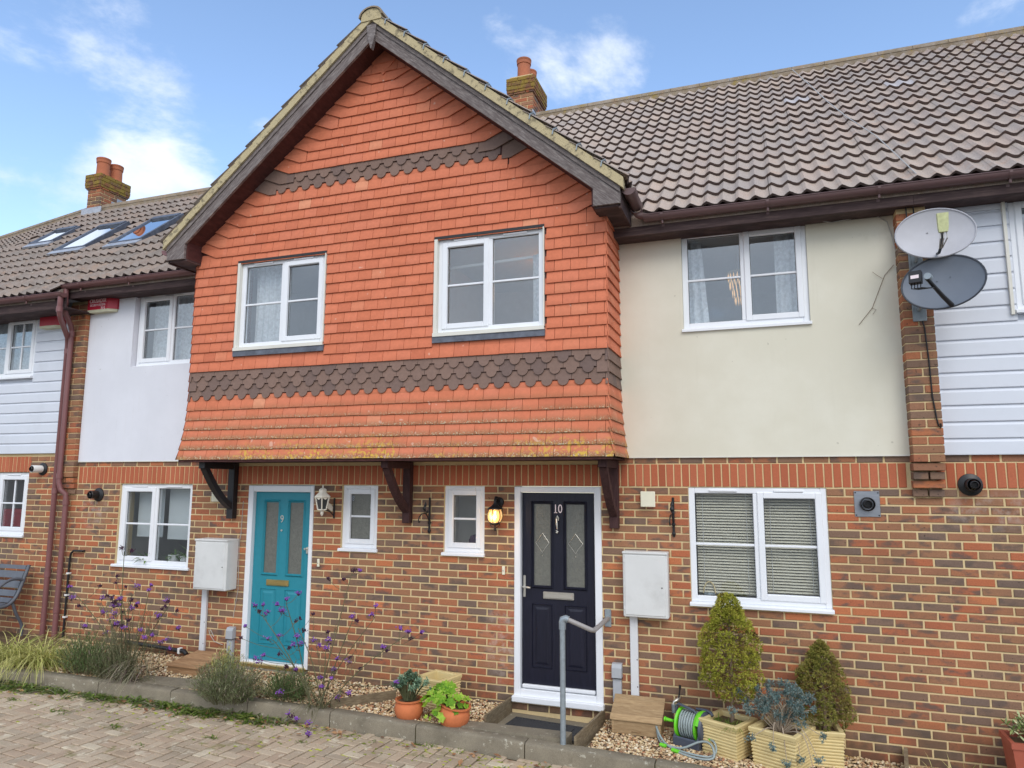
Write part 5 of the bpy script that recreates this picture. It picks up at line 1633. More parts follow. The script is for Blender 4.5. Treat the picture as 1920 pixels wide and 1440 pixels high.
# ---- vents, bells
t = thing('vent_cover', (.95, 0, 2.02), 'square cream vent cover on the brickwork above the pale meter box', 'vent')
obj('body', MB().bbox(.885, 1.015, -.035, -.001, 2.01, 2.15, .006), MAT['cream_pl'], t)
obj('cover', MB().bbox(.878, 1.022, -.046, -.034, 2.004, 2.156, .005), MAT['cream_pl'], t)
t = thing('vent_grille', (-4.36, 0, 2.0), 'cream louvred vent grille beside the black timber bracket', 'vent')
obj('frame', MB().bbox(-4.445, -4.30, -.014, -.001, 1.985, 2.13, .004), MAT['cream_pl'], t)
for i in range(6): obj('louvre', MB().prism_x([(-.014, 2.0 + i * .02), (-.03, 1.997 + i * .02), (-.014, 2.014 + i * .02)], -4.435, -4.31), MAT['cream_pl'], t)
for x, z, nm in ((-.575, 1.325, 'slim white doorbell on the brick left of the navy door'), (-2.853, 1.31, 'slim cream doorbell on the brick right of the turquoise door')):
    t = thing('doorbell', (x, 0, z - .04), nm, 'doorbell')
    obj('casing', MB().bbox(x - .016, x + .016, -.018, -.001, z - .045, z + .045, .005), MAT['cream_pl'], t)
    obj('push_button', MB().lathe([(.009, 0), (.008, -.005), (0, -.006)], (x, -.017, z), 10, axis='y'), MAT['chrome'], t)

# ---- boiler flues
def flue(x, z, label, r=.06, L=.16, plate=False, white=False):
    t = thing('boiler_flue', (x, 0, z), label, 'flue', None if plate else 'black round boiler flues')
    if plate:
        obj('wall_plate', MB().bbox(x - .105, x + .105, -.008, -.001, z - .115, z + .115, .003), MAT['steel_plate'], t)
        m = MB()
        for a in (-.092, .092):
            for b in (-.1, .1): m.lathe([(.007, 0), (.006, -.004), (0, -.004)], (x + a, -.008, z + b), 8, axis='y')
        obj('bolt', m, MAT['gasket'], t)
    else:
        obj('rubber_collar', MB().lathe([(r * 1.75, 0), (r * 1.7, -.012), (r * 1.2, -.025), (r, -.03)], (x, -.001, z), 24, axis='y'), MAT['black_pl'], t, smooth=40)
    obj('outer_duct', MB().lathe([(r, 0), (r, -L), (r * .9, -L - .006), (r * .84, -L), (r * .84, -L + .06)], (x, -.002, z), 24, axis='y'), MAT['white_ceramic' if white else 'black_pl'], t, smooth=40)
    obj('terminal', MB().lathe([(r * .62, -L + .06), (r * .62, -L - .02), (r * .5, -L - .026), (r * .45, -L - .02), (r * .45, -L + .03), (0, -L + .03)], (x, -.002, z), 20, axis='y'), MAT['black_pl'], t, smooth=40)
    m = MB()
    for i in range(5): m.box(x - r * .45, x + r * .45, -L - .01, -L, z - r * .4 + i * r * .2, z - r * .38 + i * r * .2 + .002)
    obj('terminal_grille', m, MAT['black_pl'], t)
flue(2.905, 2.06, 'black boiler flue through a square steel plate right of the blinds window', .062, .06, True)
flue(3.72, 2.235, 'black boiler flue with a wide round collar beside the corbelled brick pier', .055, .12)
flue(-6.33, 2.055, 'black boiler flue under the white render left of the plant-filled window', .052, .13)
flue(-7.40, 2.395, 'black and white boiler flue beside the brown downpipes', .05, .16, white=True)

# ---- alarm boxes
def alarm(x0, x1, z0, z1, y, label, letters):
    t = thing('alarm_box', ((x0 + x1) / 2, 0, z0), label, 'alarm box', 'red alarm boxes')
    b = .05
    obj('base', MB().prism_z([(x0 + .02, y + .005), (x1 - .02, y + .005), (x1 - .005, y - .02), (x1 - .1, y - .085), (x0 + .005, y - .085)], z0, z0 + .035, top=[(x0, y + .005), (x1, y + .005), (x1, y - .03), (x1 - .10, y - .095), (x0, y - .095)]), MAT['alarm_base'], t)
    obj('cover', MB().prism_z([(x0, y), (x1, y), (x1, y - .03), (x1 - .10, y - .093), (x0, y - .093)], z0 + .036, z1), MAT['alarm_red'], t)
    if letters:
        w = x1 - .10 - x0; c = x0 + w / 2
        h = z1 - z0
        text('CRUSADER', .078, (c, y - .0945, z1 - .055), 'white_text', t, 'lettering', depth=.0015, sx=.78)
        text('SECURITY SYSTEMS', .045, (c, y - .0945, z1 - .112), 'white_text', t, 'lettering', depth=.0012, sx=.72)
        text('715', .062, (c + .10, y - .0945, z1 - .163), 'white_text', t, 'lettering', depth=.0015, sx=.85)
alarm(-6.69, -6.22, 4.535, 4.745, -.015, 'red alarm box lettered CRUSADER on the white render', True)
alarm(-7.57, -7.17, 4.37, 4.545, -.03, 'plain red alarm box on the white boards left of the downpipes', False)

# ---- satellite dishes
def dish(cx, cy, cz, rx, rz, az, el, mat, label, style):
    t = thing('satellite_dish', (3.40, -.17, cz), label, 'satellite dish', 'satellite dishes on the brick pier')
    f = Vector((math.sin(az) * math.cos(el), -math.cos(az) * math.cos(el), math.sin(el)))
    rt = Vector((math.cos(az), math.sin(az), 0)); up = rt.cross(f) * -1
    if up.z < 0: up = -up
    C = Vector((cx, cy, cz))
    def P(u, v, w): return C + rt * u + up * v + f * w
    nr, na = 7, 40; V = [P(0, 0, -.055)]; F = []
    for i in range(1, nr + 1):
        q = i / nr
        for k in range(na):
            a = 2 * pi * k / na; V.append(P(rx * q * math.cos(a), rz * q * math.sin(a), -.055 * (1 - q * q)))
    for k in range(na): F.append((0, 1 + k, 1 + (k + 1) % na))
    for i in range(nr - 1):
        for k in range(na): F.append((1 + i * na + k, 1 + (i + 1) * na + k, 1 + (i + 1) * na + (k + 1) % na, 1 + i * na + (k + 1) % na))
    nb = len(V)
    V += [Vector(v) - f * .004 for v in V]
    F += [tuple(i + nb for i in q[::-1]) for q in F]
    refl = obj('reflector', MB().add(V, F), MAT[mat], t, smooth=60)
    obj('rim', MB().tube([P(rx * math.cos(a), rz * math.sin(a), -.002) for a in [2 * pi * k / na for k in range(na + 1)]], .008, 6, cap=False), MAT['dish_rim' if style else mat], refl, smooth=60)
    m = MB()
    for u, v in ((.05, .05), (.05, -.09), (-.05, .03)): m.lathe([(.008, 0), (0, .006)], P(u, v, -.052), 8)
    obj('bolt', m, MAT['gasket'], refl)
    # mount behind: clamp, pole and wall plate
    m = MB().tube([P(0, 0, -.06), P(0, -.02, -.16), (3.40, -.30, cz - .12), (3.40, -.19, cz - .16)], .018, 8)
    m.bbox(3.345, 3.455, -.186, -.171, cz - .26, cz - .08, .004)
    obj('mount', m, MAT['galv'], t, smooth=40)
    if style == 0:
        arm = obj('feed_arm', MB().tube([P(0.0, -rz * .86, .0), P(0, -rz * 1.02, .10), P(0, -rz * 1.0, .26), P(0, -rz * .72, .36)], .012, 8), MAT['dish_rim'], t, smooth=60)
        m = MB()
        a = P(0, -rz * .80, .38); b = P(0, -rz * .15, .42)
        d = (b - a).normalized(); s1 = rt; s2 = d.cross(s1)
        V = []
        for c0, w in ((a, .030), (a + (b - a) * .2, .036), (b, .040)):
            V += [c0 + s1 * w - s2 * .025, c0 + s1 * w + s2 * .025, c0 - s1 * w + s2 * .025, c0 - s1 * w - s2 * .025]
        F = [(0, 1, 2, 3), (11, 10, 9, 8)] + [(i * 4 + k, i * 4 + (k + 1) % 4, (i + 1) * 4 + (k + 1) % 4, (i + 1) * 4 + k) for i in (0, 1) for k in range(4)]
        obj('receiver', m.add(V, F), MAT['lnb_green'], t)
        m = MB()
        for s in (-1, 0, 1): m.tube([a + rt * .02 * s, a + rt * .025 * s - up * .05, P(.01 * s, -rz * 1.05, .2)], .005, 5)
        obj('receiver_cable', m, MAT['wire_white'], t)
    else:
        obj('feed_arm', MB().tube([P(.06, -rz * .93, .0), P(.02, -rz * .75, .12), P(-.055, -rz * .30, .30)], [.020, .018, .015], 8), MAT['black_pl'], t, smooth=60)
        e = P(-.06, -rz * .22, .31)
        obj('horn', MB().tube([e + rt * .01, e + rt * .012 - f * .05], [.028, .032], 12), MAT['galv'], t, smooth=40)
        q = e - rt * .075
        V = []
        for w in (-.03, .03):
            V += [q + rt * .045 + up * .05 + f * w, q - rt * .045 + up * .05 + f * w, q - rt * .045 - up * .05 + f * w, q + rt * .045 - up * .05 + f * w]
        obj('receiver', MB().add(V, [(0, 1, 2, 3), (7, 6, 5, 4)] + [(i, i + 4, (i + 1) % 4 + 4, (i + 1) % 4) for i in range(4)]), MAT['black_pl'], t)
        V = [q + rt * .03 + up * .012 + f * .032, q - rt * .03 + up * .012 + f * .032, q - rt * .03 - up * .018 + f * .032, q + rt * .03 - up * .018 + f * .032]
        obj('receiver_label', MB().add(V, [(0, 1, 2, 3)]), MAT['white_text'], t)
        m = MB()
        for i in range(4):
            s = q + rt * (-.03 + .022 * i) - up * .05
            m.tube([s, s - up * .045 + f * .01, s - up * .055 + rt * .05, P(-.01, -rz * .5, .2)], .005, 5)
        obj('receiver_cable', m, MAT['wire_black'], t)
dish(3.505, -.47, 4.365, .30, .225, R(-4), R(8), 'dish_pale', 'pale grey satellite dish with a mossy cream receiver, upper of two', 0)
dish(3.525, -.50, 3.925, .31, .235, R(-22), R(8), 'dish_dark', 'dark grey satellite dish with a black receiver arm, lower of two', 1)
t = thing('aerial_cable', (3.47, -.18, 2.8), 'thin black cable hanging down the brick pier below the dishes', 'cable')
obj('cable', MB().tube([(3.35, -.20, 4.72), (3.355, -.185, 4.5), (3.36, -.18, 4.3), (3.38, -.18, 3.9), (3.43, -.178, 3.6), (3.445, -.177, 3.3), (3.45, -.176, 3.0), (3.47, -.177, 2.8), (3.48, -.177, 2.74), (3.495, -.177, 2.72), (3.50, -.177, 2.745), (3.495, -.177, 2.76)], .0065, 6), MAT['wire_black'], t, smooth=60)
obj('cable_tail', MB().tube([(3.41, -.19, 4.72), (3.415, -.178, 4.62), (3.42, -.178, 4.42)], .0065, 6), MAT['wire_black'], t)
t = thing('loose_wire', (3.2, -.02, 4.0), 'stray brown creeper stem on the cream render beside the pier', 'stem')
obj('stem', MB().tube([(3.25, -.03, 4.24), (3.17, -.024, 4.15), (3.11, -.022, 4.0), (3.05, -.022, 3.85), (2.93, -.024, 3.70)], .0025, 5), MAT['twig'], t)
obj('side_shoot', MB().tube([(3.15, -.024, 4.12), (3.10, -.03, 4.16), (3.07, -.03, 4.19)], .0018, 5).tube([(3.05, -.022, 3.85), (3.08, -.03, 3.83), (3.05, -.03, 3.79)], .0018, 5), MAT['twig'], t)
t = thing('white_wire', (3.25, -.02, 4.3), 'thin white wire looping from the pale dish up under the eaves', 'wire')
obj('wire', MB().tube([(2.62, -.05, 4.735), (2.75, -.05, 4.70), (2.95, -.03, 4.725), (3.12, -.025, 4.74), (3.22, -.025, 4.66), (3.255, -.03, 4.5), (3.26, -.09, 4.36), (3.32, -.2, 4.33)], .005, 6), MAT['wire_white'], t)

# ---- conduit pipe on the left wall
t = thing('overflow_pipe', (-6.72, 0, .35), 'thin dark pipe with white clips bending up the brick right of the downpipes', 'pipe')
obj('pipe', MB().tube([(-6.50, -.002, 1.315), (-6.50, -.03, 1.315), (-6.58, -.034, 1.317), (-6.66, -.034, 1.315), (-6.70, -.034, 1.28), (-6.715, -.034, 1.2), (-6.72, -.034, .2)], .014, 8), MAT['black_pl'], t, smooth=60)
for z in (1.02, .74, .46): obj('clip', MB().bbox(-6.742, -6.700, -.052, -.002, z - .012, z + .012, .004), MAT['white_ceramic'], t)
t = thing('waste_pipe', (-4.9, -.08, .17), 'dark waste pipe lying low along the wall behind the gravel', 'pipe')
obj('pipe', MB().tube([(-5.6, -.07, .24), (-4.72, -.07, .20)], .024, 10), MAT['black_pl'], t, smooth=60)
obj('clip', MB().bbox(-4.75, -4.715, -.10, -.04, .165, .235, .006), MAT['white_ceramic'], t)
obj('elbow', MB().tube([(-4.74, -.07, .202), (-4.66, -.075, .20), (-4.62, -.08, .17)], .026, 10), MAT['black_pl'], t, smooth=60)
t = thing('thin_wire', (-4.15, 0, .3), 'thin pale wire looping on the brick below the left meter box', 'wire')
obj('wire', MB().tube([(-3.96, -.008, 2.0), (-3.97, -.008, 1.6)] + [(-3.985, -.012, 1.5), (-3.97, -.008, .95), (-4.02, -.008, .62)], .0035, 5).tube([(-4.15, -.01, .30), (-4.27, -.015, .33), (-4.34, -.02, .41), (-4.36, -.02, .46), (-4.33, -.02, .46), (-4.28, -.015, .38)], .004, 5), MAT['wire_white'], t)

# ================================================================== things inside the windows
def curtain(x0, x1, z0, z1, y, label, amp=.018, waves=None, flare=0.0):
    n = max(12, int((x1 - x0) / .012)); V = []; nz_ = 8
    wv = waves or (x1 - x0) / .075
    for j in range(nz_ + 1):
        t_ = j / nz_
        for i in range(n + 1):
            s = i / n
            x = x0 + (x1 - x0) * s + flare * (1 - t_) * s
            V.append((x, y + amp * math.sin(2 * pi * wv * s + .6 * math.sin(3 * t_ + s * 9)) + .006 * math.sin(31 * s), z0 + (z1 - z0) * t_))
    F = [(j * (n + 1) + i, j * (n + 1) + i + 1, (j + 1) * (n + 1) + i + 1, (j + 1) * (n + 1) + i) for j in range(nz_) for i in range(n)]
    m = MB().add(V, F)
    nv = len(m.v)
    m.add([(v[0], v[1] + .004, v[2]) for v in V], [f[::-1] for f in F])
    return obj('curtain', m, MAT['curtain'], smooth=180, label=label, cat='curtain', group='window curtains')
curtain(-3.62, -3.14, 3.6, 4.78, YF + .22, 'white curtain drawn to the left inside the left gable window')
curtain(-.14, .10, 3.6, 4.60, YF + .25, 'white curtain hanging to the right inside the right gable window', flare=.03)
curtain(1.36, 1.52, 3.6, 4.72, .20, 'narrow white curtain on the left inside the window above the render', flare=.08)
curtain(2.23, 2.48, 3.6, 4.72, .20, 'white curtain on the right inside the window above the render')
curtain(-5.86, -4.5, 3.6, 4.72, .26, 'pale curtain across the white house upper window', amp=.014)
curtain(-8.86, -7.8, 3.5, 4.6, .15, 'pale curtain across the far-left boarded house upper window', amp=.014)
def bulb(x, y, z, r, label, name='pendant_lamp'):
    t = thing(name, (x, y, z), label, 'lamp')
    obj('lamp_shade', MB().lathe([(r * .6, r), (r, r * .3), (r, -r * .6), (r * .6, -r), (0, -r * 1.02)], (x, y, z), 14), MAT['bulb'], t, smooth=60)
    obj('cord', MB().tube([(x, y, z + r), (x, y, 4.75)], .006, 5), MAT['white_ceramic'], t)
bulb(-.12, .35, 4.42, .085, 'lit amber pendant lamp glimpsed inside the right gable window')
t = thing('chandelier', (1.84, .75, 4.2), 'lit crystal chandelier glimpsed inside the window above the render', 'chandelier')
m = MB(); rc = random.Random(4)
for ring, (r, z, n) in enumerate(((.10, 4.50, 16), (.085, 4.41, 14), (.06, 4.32, 11), (.035, 4.24, 8))):
    for i in range(n):
        a = 2 * pi * i / n
        x, y = 1.86 + r * math.cos(a), .7 + r * math.sin(a)
        m.add([(x, y, z), (x - .007, y, z - .04), (x, y - .007, z - .04), (x + .007, y, z - .04), (x, y, z - .10)], [(0, 1, 2), (0, 2, 3), (0, 3, 1), (4, 2, 1), (4, 3, 2), (4, 1, 3)])
obj('crystal_drops', m, MAT['crystal'], t, kind='stuff')
obj('ring', MB().tube([(1.86 + .1 * math.cos(a), .7 + .1 * math.sin(a), 4.51) for a in [2 * pi * i / 20 for i in range(21)]], .008, 6), MAT['chrome'], t)
obj('stem', MB().tube([(1.86, .7, 4.71), (1.86, .7, 4.45)], .008, 6), MAT['chrome'], t)
# curtain pole in the right gable window
obj('curtain_pole', MB().tube([(-1.15, YF + .30, 4.56), (.1, YF + .30, 4.60)], .016, 8), MAT['white_ceramic'], label='pale curtain pole across the inside of the right gable window', cat='curtain pole')
# venetian blinds
for i, (a, b) in enumerate(((1.40, 1.925), (2.02, 2.49))):
    t = thing('venetian_blind', ((a + b) / 2, .11, 1.2), ('beige venetian blind behind the left pane of the ground-floor window', 'beige venetian blind behind the right pane of the ground-floor window')[i], 'blind', 'venetian blinds')
    m = MB(); z = 1.21
    while z < 2.14:
        m.add([(a, .097, z - .009), (b, .097, z - .009), (b, .116, z + .008), (a, .116, z + .008), (a, .106, z + .001), (b, .106, z + .001)], [(0, 1, 5, 4), (4, 5, 2, 3)]); z += .027
    obj('slats', m, MAT['blind'], t, kind='stuff')
    for x in (a + .06, b - .06): obj('ladder_cord', MB().tube([(x, .094, 1.2), (x, .094, 2.15)], .002, 4), MAT['white_ceramic'], t)
    obj('bottom_rail', MB().bbox(a, b, .115, .14, 1.185, 1.2, .003), MAT['blind'], t)
# roller blinds and sill plants in the left ground-floor window
for i, (a, b, z) in enumerate(((-5.86, -5.42, 1.52), (-5.34, -4.82, 1.50))):
    o = obj('roller_blind', MB().box(a, b, .225, .229, z, 2.15).box(a, b, .221, .233, z - .012, z), MAT['roller'], label=('pale roller blind half down behind the left pane above the pot plants', 'pale roller blind half down behind the right pane above the pot plants')[i], cat='blind', group='roller blinds')
def leafy(m, c, n, L, W, rng, spread=1.0, up=.5, droop=.8, base=.02, segs=3):
    for _ in range(n):
        a = rng.uniform(0, 2 * pi); e = rng.uniform(up * .5, 1.2)
        d = Vector((math.cos(a) * spread, math.sin(a) * spread, e))
        p = Vector(c) + Vector((rng.uniform(-base, base), rng.uniform(-base, base), 0))
        m.blade(p, d, L * rng.uniform(.6, 1.1), W * rng.uniform(.7, 1.2), droop * rng.uniform(.5, 1.3), segs, rng.random())
rl = random.Random(8)
for i, (x, r, h, L, W, n, lab) in enumerate(((-5.56, .05, .05, .24, .04, 24, 'leafy house plant behind the left pane of the plant-filled window'), (-5.14, .07, .12, .17, .03, 18, 'house plant in a white pot behind the middle of the plant-filled window'),
                                    (-4.96, .058, .11, .2, .024, 16, 'house plant in a white pot at the right of the plant-filled window'), (-4.84, .03, .08, .42, .02, 9, 'tall feathery house plant in the right corner of the plant-filled window'))):
    t = thing('house_plant', (x, .15, 1.19), lab, 'house plant', 'pot plants on the window sill')
    obj('pot', MB().lathe([(0, 0), (r * .85, 0), (r, h), (r * .92, h), (r * .9, h * .8), (0, h * .8)], (x, .15, 1.185), 16), MAT['white_ceramic'], t, smooth=40)
    m = MB(); leafy(m, (x, .15, 1.185 + h * .8), n, L, W, rl, .8, .6, 1.0)
    obj('leaves', m, MAT['indoor'], t)
obj('window_board', MB().bbox(-5.95, -4.79, .10, .30, 1.165, 1.185, .004), MAT['upvc'], h9)
obj('window_board', MB().bbox(-1.26, -.81, .09, .26, 1.475, 1.49, .004), MAT['upvc'], h10)
obj('window_board', MB().bbox(1.35, 2.56, .085, .26, 1.10, 1.122, .004), MAT['upvc'], h10)
t = thing('wicker_basket', (-.93, .15, 1.49), 'small wicker basket of cloths on the small window sill by the lit lantern', 'basket')
m = MB().lathe([(0, 0), (.075, 0), (.095, .095), (.088, .095), (.07, .01)], (-.93, .15, 1.492), 18)
obj('bowl', m, MAT['wicker'], t)
m = MB()
for i in range(4): m.tube([(-.93 + (.078 + .005 * i) * math.cos(a), .15 + (.078 + .005 * i) * math.sin(a), 1.505 + .024 * i) for a in [2 * pi * k / 18 for k in range(19)]], .008, 5)
obj('weave', m, MAT['wicker'], t)
obj('handle', MB().tube([(-.93 + .02, .15 - .09 * math.cos(a), 1.58 + .16 * math.sin(a)) for a in [pi * k / 10 for k in range(11)]], .007, 6), MAT['wicker'], t)
obj('cloth', MB().lathe([(0, .075), (.05, .06), (.07, .02), (.07, -.02), (0, -.03)], (-.965, .15, 1.60), 10), MAT['dark_cloth'], t, smooth=60)
obj('white_cloth', MB().lathe([(0, .09), (.025, .06), (.03, .0), (0, -.03)], (-.895, .15, 1.61), 8), MAT['white_ceramic'], t, smooth=60)
t = thing('watering_can', (1.50, .1, 1.122), 'small pale watering can on the sill behind the blinds window', 'watering can')
obj('body', MB().lathe([(0, 0), (.055, 0), (.052, .075), (.045, .08), (.04, .07), (0, .06)], (1.50, .095, 1.124), 14), MAT['galv'], t, smooth=40)
obj('spout', MB().tube([(1.545, .095, 1.14), (1.60, .095, 1.19), (1.62, .095, 1.20)], [.014, .009, .013], 8), MAT['galv'], t)
obj('handle', MB().tube([(1.50 - .055 * math.cos(a), .095, 1.19 + .11 * math.sin(a)) for a in [pi * k / 10 for k in range(11)]], .006, 6), MAT['wicker'], t)
obj('red_armchair', MB().bbox(-8.7, -7.75, .25, .8, 1.2, 1.82, .05), MAT['red_cloth'], label='red upholstery glimpsed through the far-left ground-floor window', cat='armchair')
# figures on the pane of the small frosted window
wt = [o for o in h9.children if o.name.startswith('window')][1]
text('8', .085, (-2.455, .052, 2.045), 'steel_plate', wt, 'pane_figure', depth=.001, sx=.8); text('8', .085, (-2.215, .052, 1.955), 'steel_plate', wt, 'pane_figure', depth=.001, sx=.8)

# ================================================================== garden things
# ---- galvanised handrail
t = thing('handrail', (.29, -.85, G(.29)), 'galvanised tube handrail on a post beside the navy door', 'handrail')
obj('post', MB().tube([(.295, -.85, G(.3) - .05), (.295, -.85, 1.0)], .0245, 14), MAT['galv'], t, smooth=50)
obj('elbow', MB().tube([(.295, -.85, .95), (.295, -.85, 1.01), (.30, -.85, 1.035), (.325, -.85, 1.045), (.35, -.85, 1.036)], [.031, .032, .033, .031, .03], 14), MAT['galv'], t, smooth=50)
obj('rail', MB().tube([(.33, -.85, 1.042), (.555, -.85, .962), (.575, -.82, .955), (.528, -.012, .912)], .0215, 12), MAT['rail'], t, smooth=50)
obj('wall_flange', MB().bbox(.495, .56, -.014, -.001, .83, 1.0, .006), MAT['galv'], t)

# ---- step slab, door mat, edging boards
mb = MB().prism_z([(-.86, -.835), (.32, -.825), (.32, -.64), (-.84, -.68)], -.12, .022)
obj('concrete_step', mb, MAT['concrete'], label='grey concrete step slab between the kerb and the door mat', cat='step')
obj('concrete_step', MB().prism_z([(-4.42, -1.04), (-3.50, -.955), (-3.52, -.70), (-4.48, -.80)], .0, .118), MAT['concrete'], label='grey concrete step slab between the kerb and the gravel before the turquoise door', cat='step')
def plank(a, b, z0, z1, label, th=.022):
    A, B = Vector(a), Vector(b); n = Vector((-(B - A).y, (B - A).x, 0)).normalized() * th / 2
    m = MB().prism_z([tuple((A - n).xy), tuple((A + n).xy), tuple((B + n).xy), tuple((B - n).xy)], z0, z1)
    obj('edging_board', m, MAT['sleeper'], label=label, cat='edging board', group='timber edging boards')
plank((-.52, -.64, 0), (-.485, -.01, 0), -.12, .075, 'timber edging board left of the door mat')
plank((.40, -.84, 0), (.475, -.01, 0), -.12, .055, 'timber edging board right of the door mat')
plank((-2.06, -.87, 0), (-1.62, -.36, 0), -.03, .12, 'slanting timber edging board left of the terracotta pots')
plank((3.02, -.42, 0), (3.08, -.02, 0), -.1, .02, 'short timber edging board leaning at the foot of the right wall', .03)
t = thing('door_mat', (0, -.4, -.12), 'black rubber door mat with a studded border below the navy door', 'door mat')
c, s = math.cos(R(-6)), math.sin(R(-6))
def rot2(x, y): return (-.03 + x * c - y * s, -.36 + x * s + y * c)
obj('mat_body', MB().prism_z([rot2(-.38, -.19), rot2(.38, -.19), rot2(.38, .19), rot2(-.38, .19)], -.086, -.070), MAT['mat_rubber'], t)
m = MB(); rm = random.Random(2)
for i in range(90):
    e = rm.random()
    if e < .5: x, y = rm.uniform(-.36, .36), rm.choice((-.155, .155)) + rm.uniform(-.02, .02)
    else: x, y = rm.choice((-.33, .33)) + rm.uniform(-.035, .035), rm.uniform(-.17, .17)
    X, Y = rot2(x, y); q = rm.uniform(.005, .012)
    m.lathe([(q, 0), (q * .8, .004), (0, .005)], (X, Y, -.070), 6)
obj('studs', m, MAT['galv'] if False else MAT['mat_rubber'], t, kind='stuff')
obj('mat_panel', MB().prism_z([rot2(-.27, -.11), rot2(.27, -.11), rot2(.27, .11), rot2(-.27, .11)], -.0699, -.064), MAT['mat_rubber'], t)

# ---- slatted timber boxes over the gullies
def gully_box(x0, x1, y0, y1, z0, zf, zb, n, mat, label, rotz=0.0):
    cx, cy = (x0 + x1) / 2, (y0 + y1) / 2
    t = thing('slatted_box', (cx, cy, z0), label, 'timber box', 'slatted timber gully boxes')
    Rm = Matrix.Translation((cx, cy, 0)) @ Matrix.Rotation(rotz, 4, 'Z') @ Matrix.Translation((-cx, -cy, 0))
    def fin(m): m.v = [tuple(Rm @ Vector(v)) for v in m.v]; return m
    obj('side_panel', fin(MB().prism_x([(y0 + .02, z0), (y1 - .02, z0), (y1 - .02, zb - .02), (y0 + .02, zf - .02)], x0 + .015, x0 + .035)), MAT[mat], t)
    obj('side_panel', fin(MB().prism_x([(y0 + .02, z0), (y1 - .02, z0), (y1 - .02, zb - .02), (y0 + .02, zf - .02)], x1 - .035, x1 - .015)), MAT[mat], t)
    obj('front_panel', fin(MB().bbox(x0 + .012, x1 - .012, y0 + .022, y0 + .04, z0, zf - .022, .003)), MAT[mat], t)
    obj('slat_gap_shade', fin(MB().prism_x([(y0 + .03, zf - .034), (y1 - .03, zb - .034), (y1 - .03, zb - .03), (y0 + .03, zf - .03)], x0 + .036, x1 - .036)), MAT['gasket'], t)  # added dark sheet standing in for the shade in the slat gaps
    L = (y1 - y0) / n
    for i in range(n):
        a, b = y0 + L * i + .007, y0 + L * (i + 1) - .007
        za, zz = zf + (zb - zf) * i / n, zf + (zb - zf) * (i + 1) / n
        obj('slat', fin(MB().prism_x([(a, za - .018), (b, zz - .018), (b, zz - .008), (b - .006, zz + .002), (a + .006, za + .002), (a, za - .008)], x0 + rl.uniform(-.002, .002), x1 + rl.uniform(-.002, .002))), MAT[mat], t)
gully_box(.60, 1.075, -.34, -.05, -.05, .09, .225, 5, 'decking_old', 'weathered slatted timber box beside the hose reel')
gully_box(-4.42, -3.96, -.60, -.10, .08, .19, .24, 6, 'decking', 'tan slatted timber box under the left meter box')

# ---- garden tap
t = thing('garden_tap', (1.13, -.03, .16), 'chrome garden tap low on the wall above the hose reel', 'tap')
obj('tap_body', MB().tube([(1.20, -.001, .24), (1.20, -.06, .24), (1.19, -.085, .235), (1.16, -.1, .215), (1.155, -.1, .19)], [.014, .016, .016, .013, .012], 10), MAT['chrome'], t, smooth=50)
obj('tap_connector', MB().tube([(1.155, -.1, .195), (1.155, -.1, .12)], [.02, .017], 10), MAT['galv'], t, smooth=50)
obj('tap_lever', MB().tube([(1.20, -.07, .25), (1.215, -.07, .33)], .007, 6).lathe([(.011, 0), (.012, .03), (0, .035)], (1.215, -.07, .33), 8), MAT['black_pl'], t)

# ---- hose reel
HX, HY, HZ = 1.355, -.30, G(1.35) - .03
t = thing('hose_reel', (HX, HY, HZ), 'lime green and slate grey hose reel wound with grey hose beside the planters', 'hose reel')
ca, sa = math.cos(R(-22)), math.sin(R(-22))
def H(u, v, w): return (HX + u * ca - v * sa, HY + u * sa + v * ca, HZ + w)      # u along the drum axle
def hx(m): m.v = [H(*p) for p in m.v]; return m
def drum(u0, u1, r0, r1, n=28, c=(0, .165)):
    m = MB().lathe([(0, u0), (r0, u0), (r1, u1), (0, u1)], (0, c[0], c[1]), n, axis='x'); return hx(m)
obj('flange', drum(-.125, -.108, .135, .128), MAT['reel_green'], t, smooth=40)
obj('flange', drum(.055, .075, .128, .135), MAT['reel_green'], t, smooth=40)
obj('hub', drum(-.108, .055, .07, .07), MAT['reel_grey'], t, smooth=40)
m = MB(); P_ = []
for layer in range(3):
    for i in range(16 * 6 + 1):
        a = 2 * pi * i / 16; u = -.098 + .145 * (i / 96 if layer % 2 == 0 else 1 - i / 96)
        r = .082 + .016 * layer
        P_.append((u + rl.uniform(-.003, .003), r * math.cos(a), .165 + r * math.sin(a)))
obj('wound_hose', hx(MB().tube(P_, .0085, 6)), MAT['hose'], t, smooth=60)
for u in (-.14, .085):
    poly = [(-.13, 0), (.13, 0), (.135, .06), (.06, .17), (.045, .22), (-.045, .22), (-.06, .17), (-.135, .06)]
    obj('side_frame', hx(MB().prism_x(poly, u, u + .02)), MAT['reel_grey'], t)
obj('end_shell', hx(MB().lathe([(.135, .105), (.125, .125), (.09, .14), (0, .145)], (0, 0, .165), 28, axis='x')), MAT['reel_grey'], t, smooth=40)
obj('base_rail', hx(MB().bbox(-.14, .11, -.14, -.115, .0, .085, .008)), MAT['reel_grey'], t)
obj('base_rail', hx(MB().bbox(-.14, .11, .115, .14, .0, .085, .008)), MAT['reel_grey'], t)
obj('carry_handle', hx(MB().tube([(-.145, -.03, .20), (-.15, -.03, .31), (-.13, -.03, .33), (.02, -.03, .30), (.09, -.03, .24)], .013, 8).tube([(.0, .06, .29), (.10, .05, .30), (.15, .04, .29), (.17, .03, .27)], .014, 8)), MAT['reel_grey'], t, smooth=60)
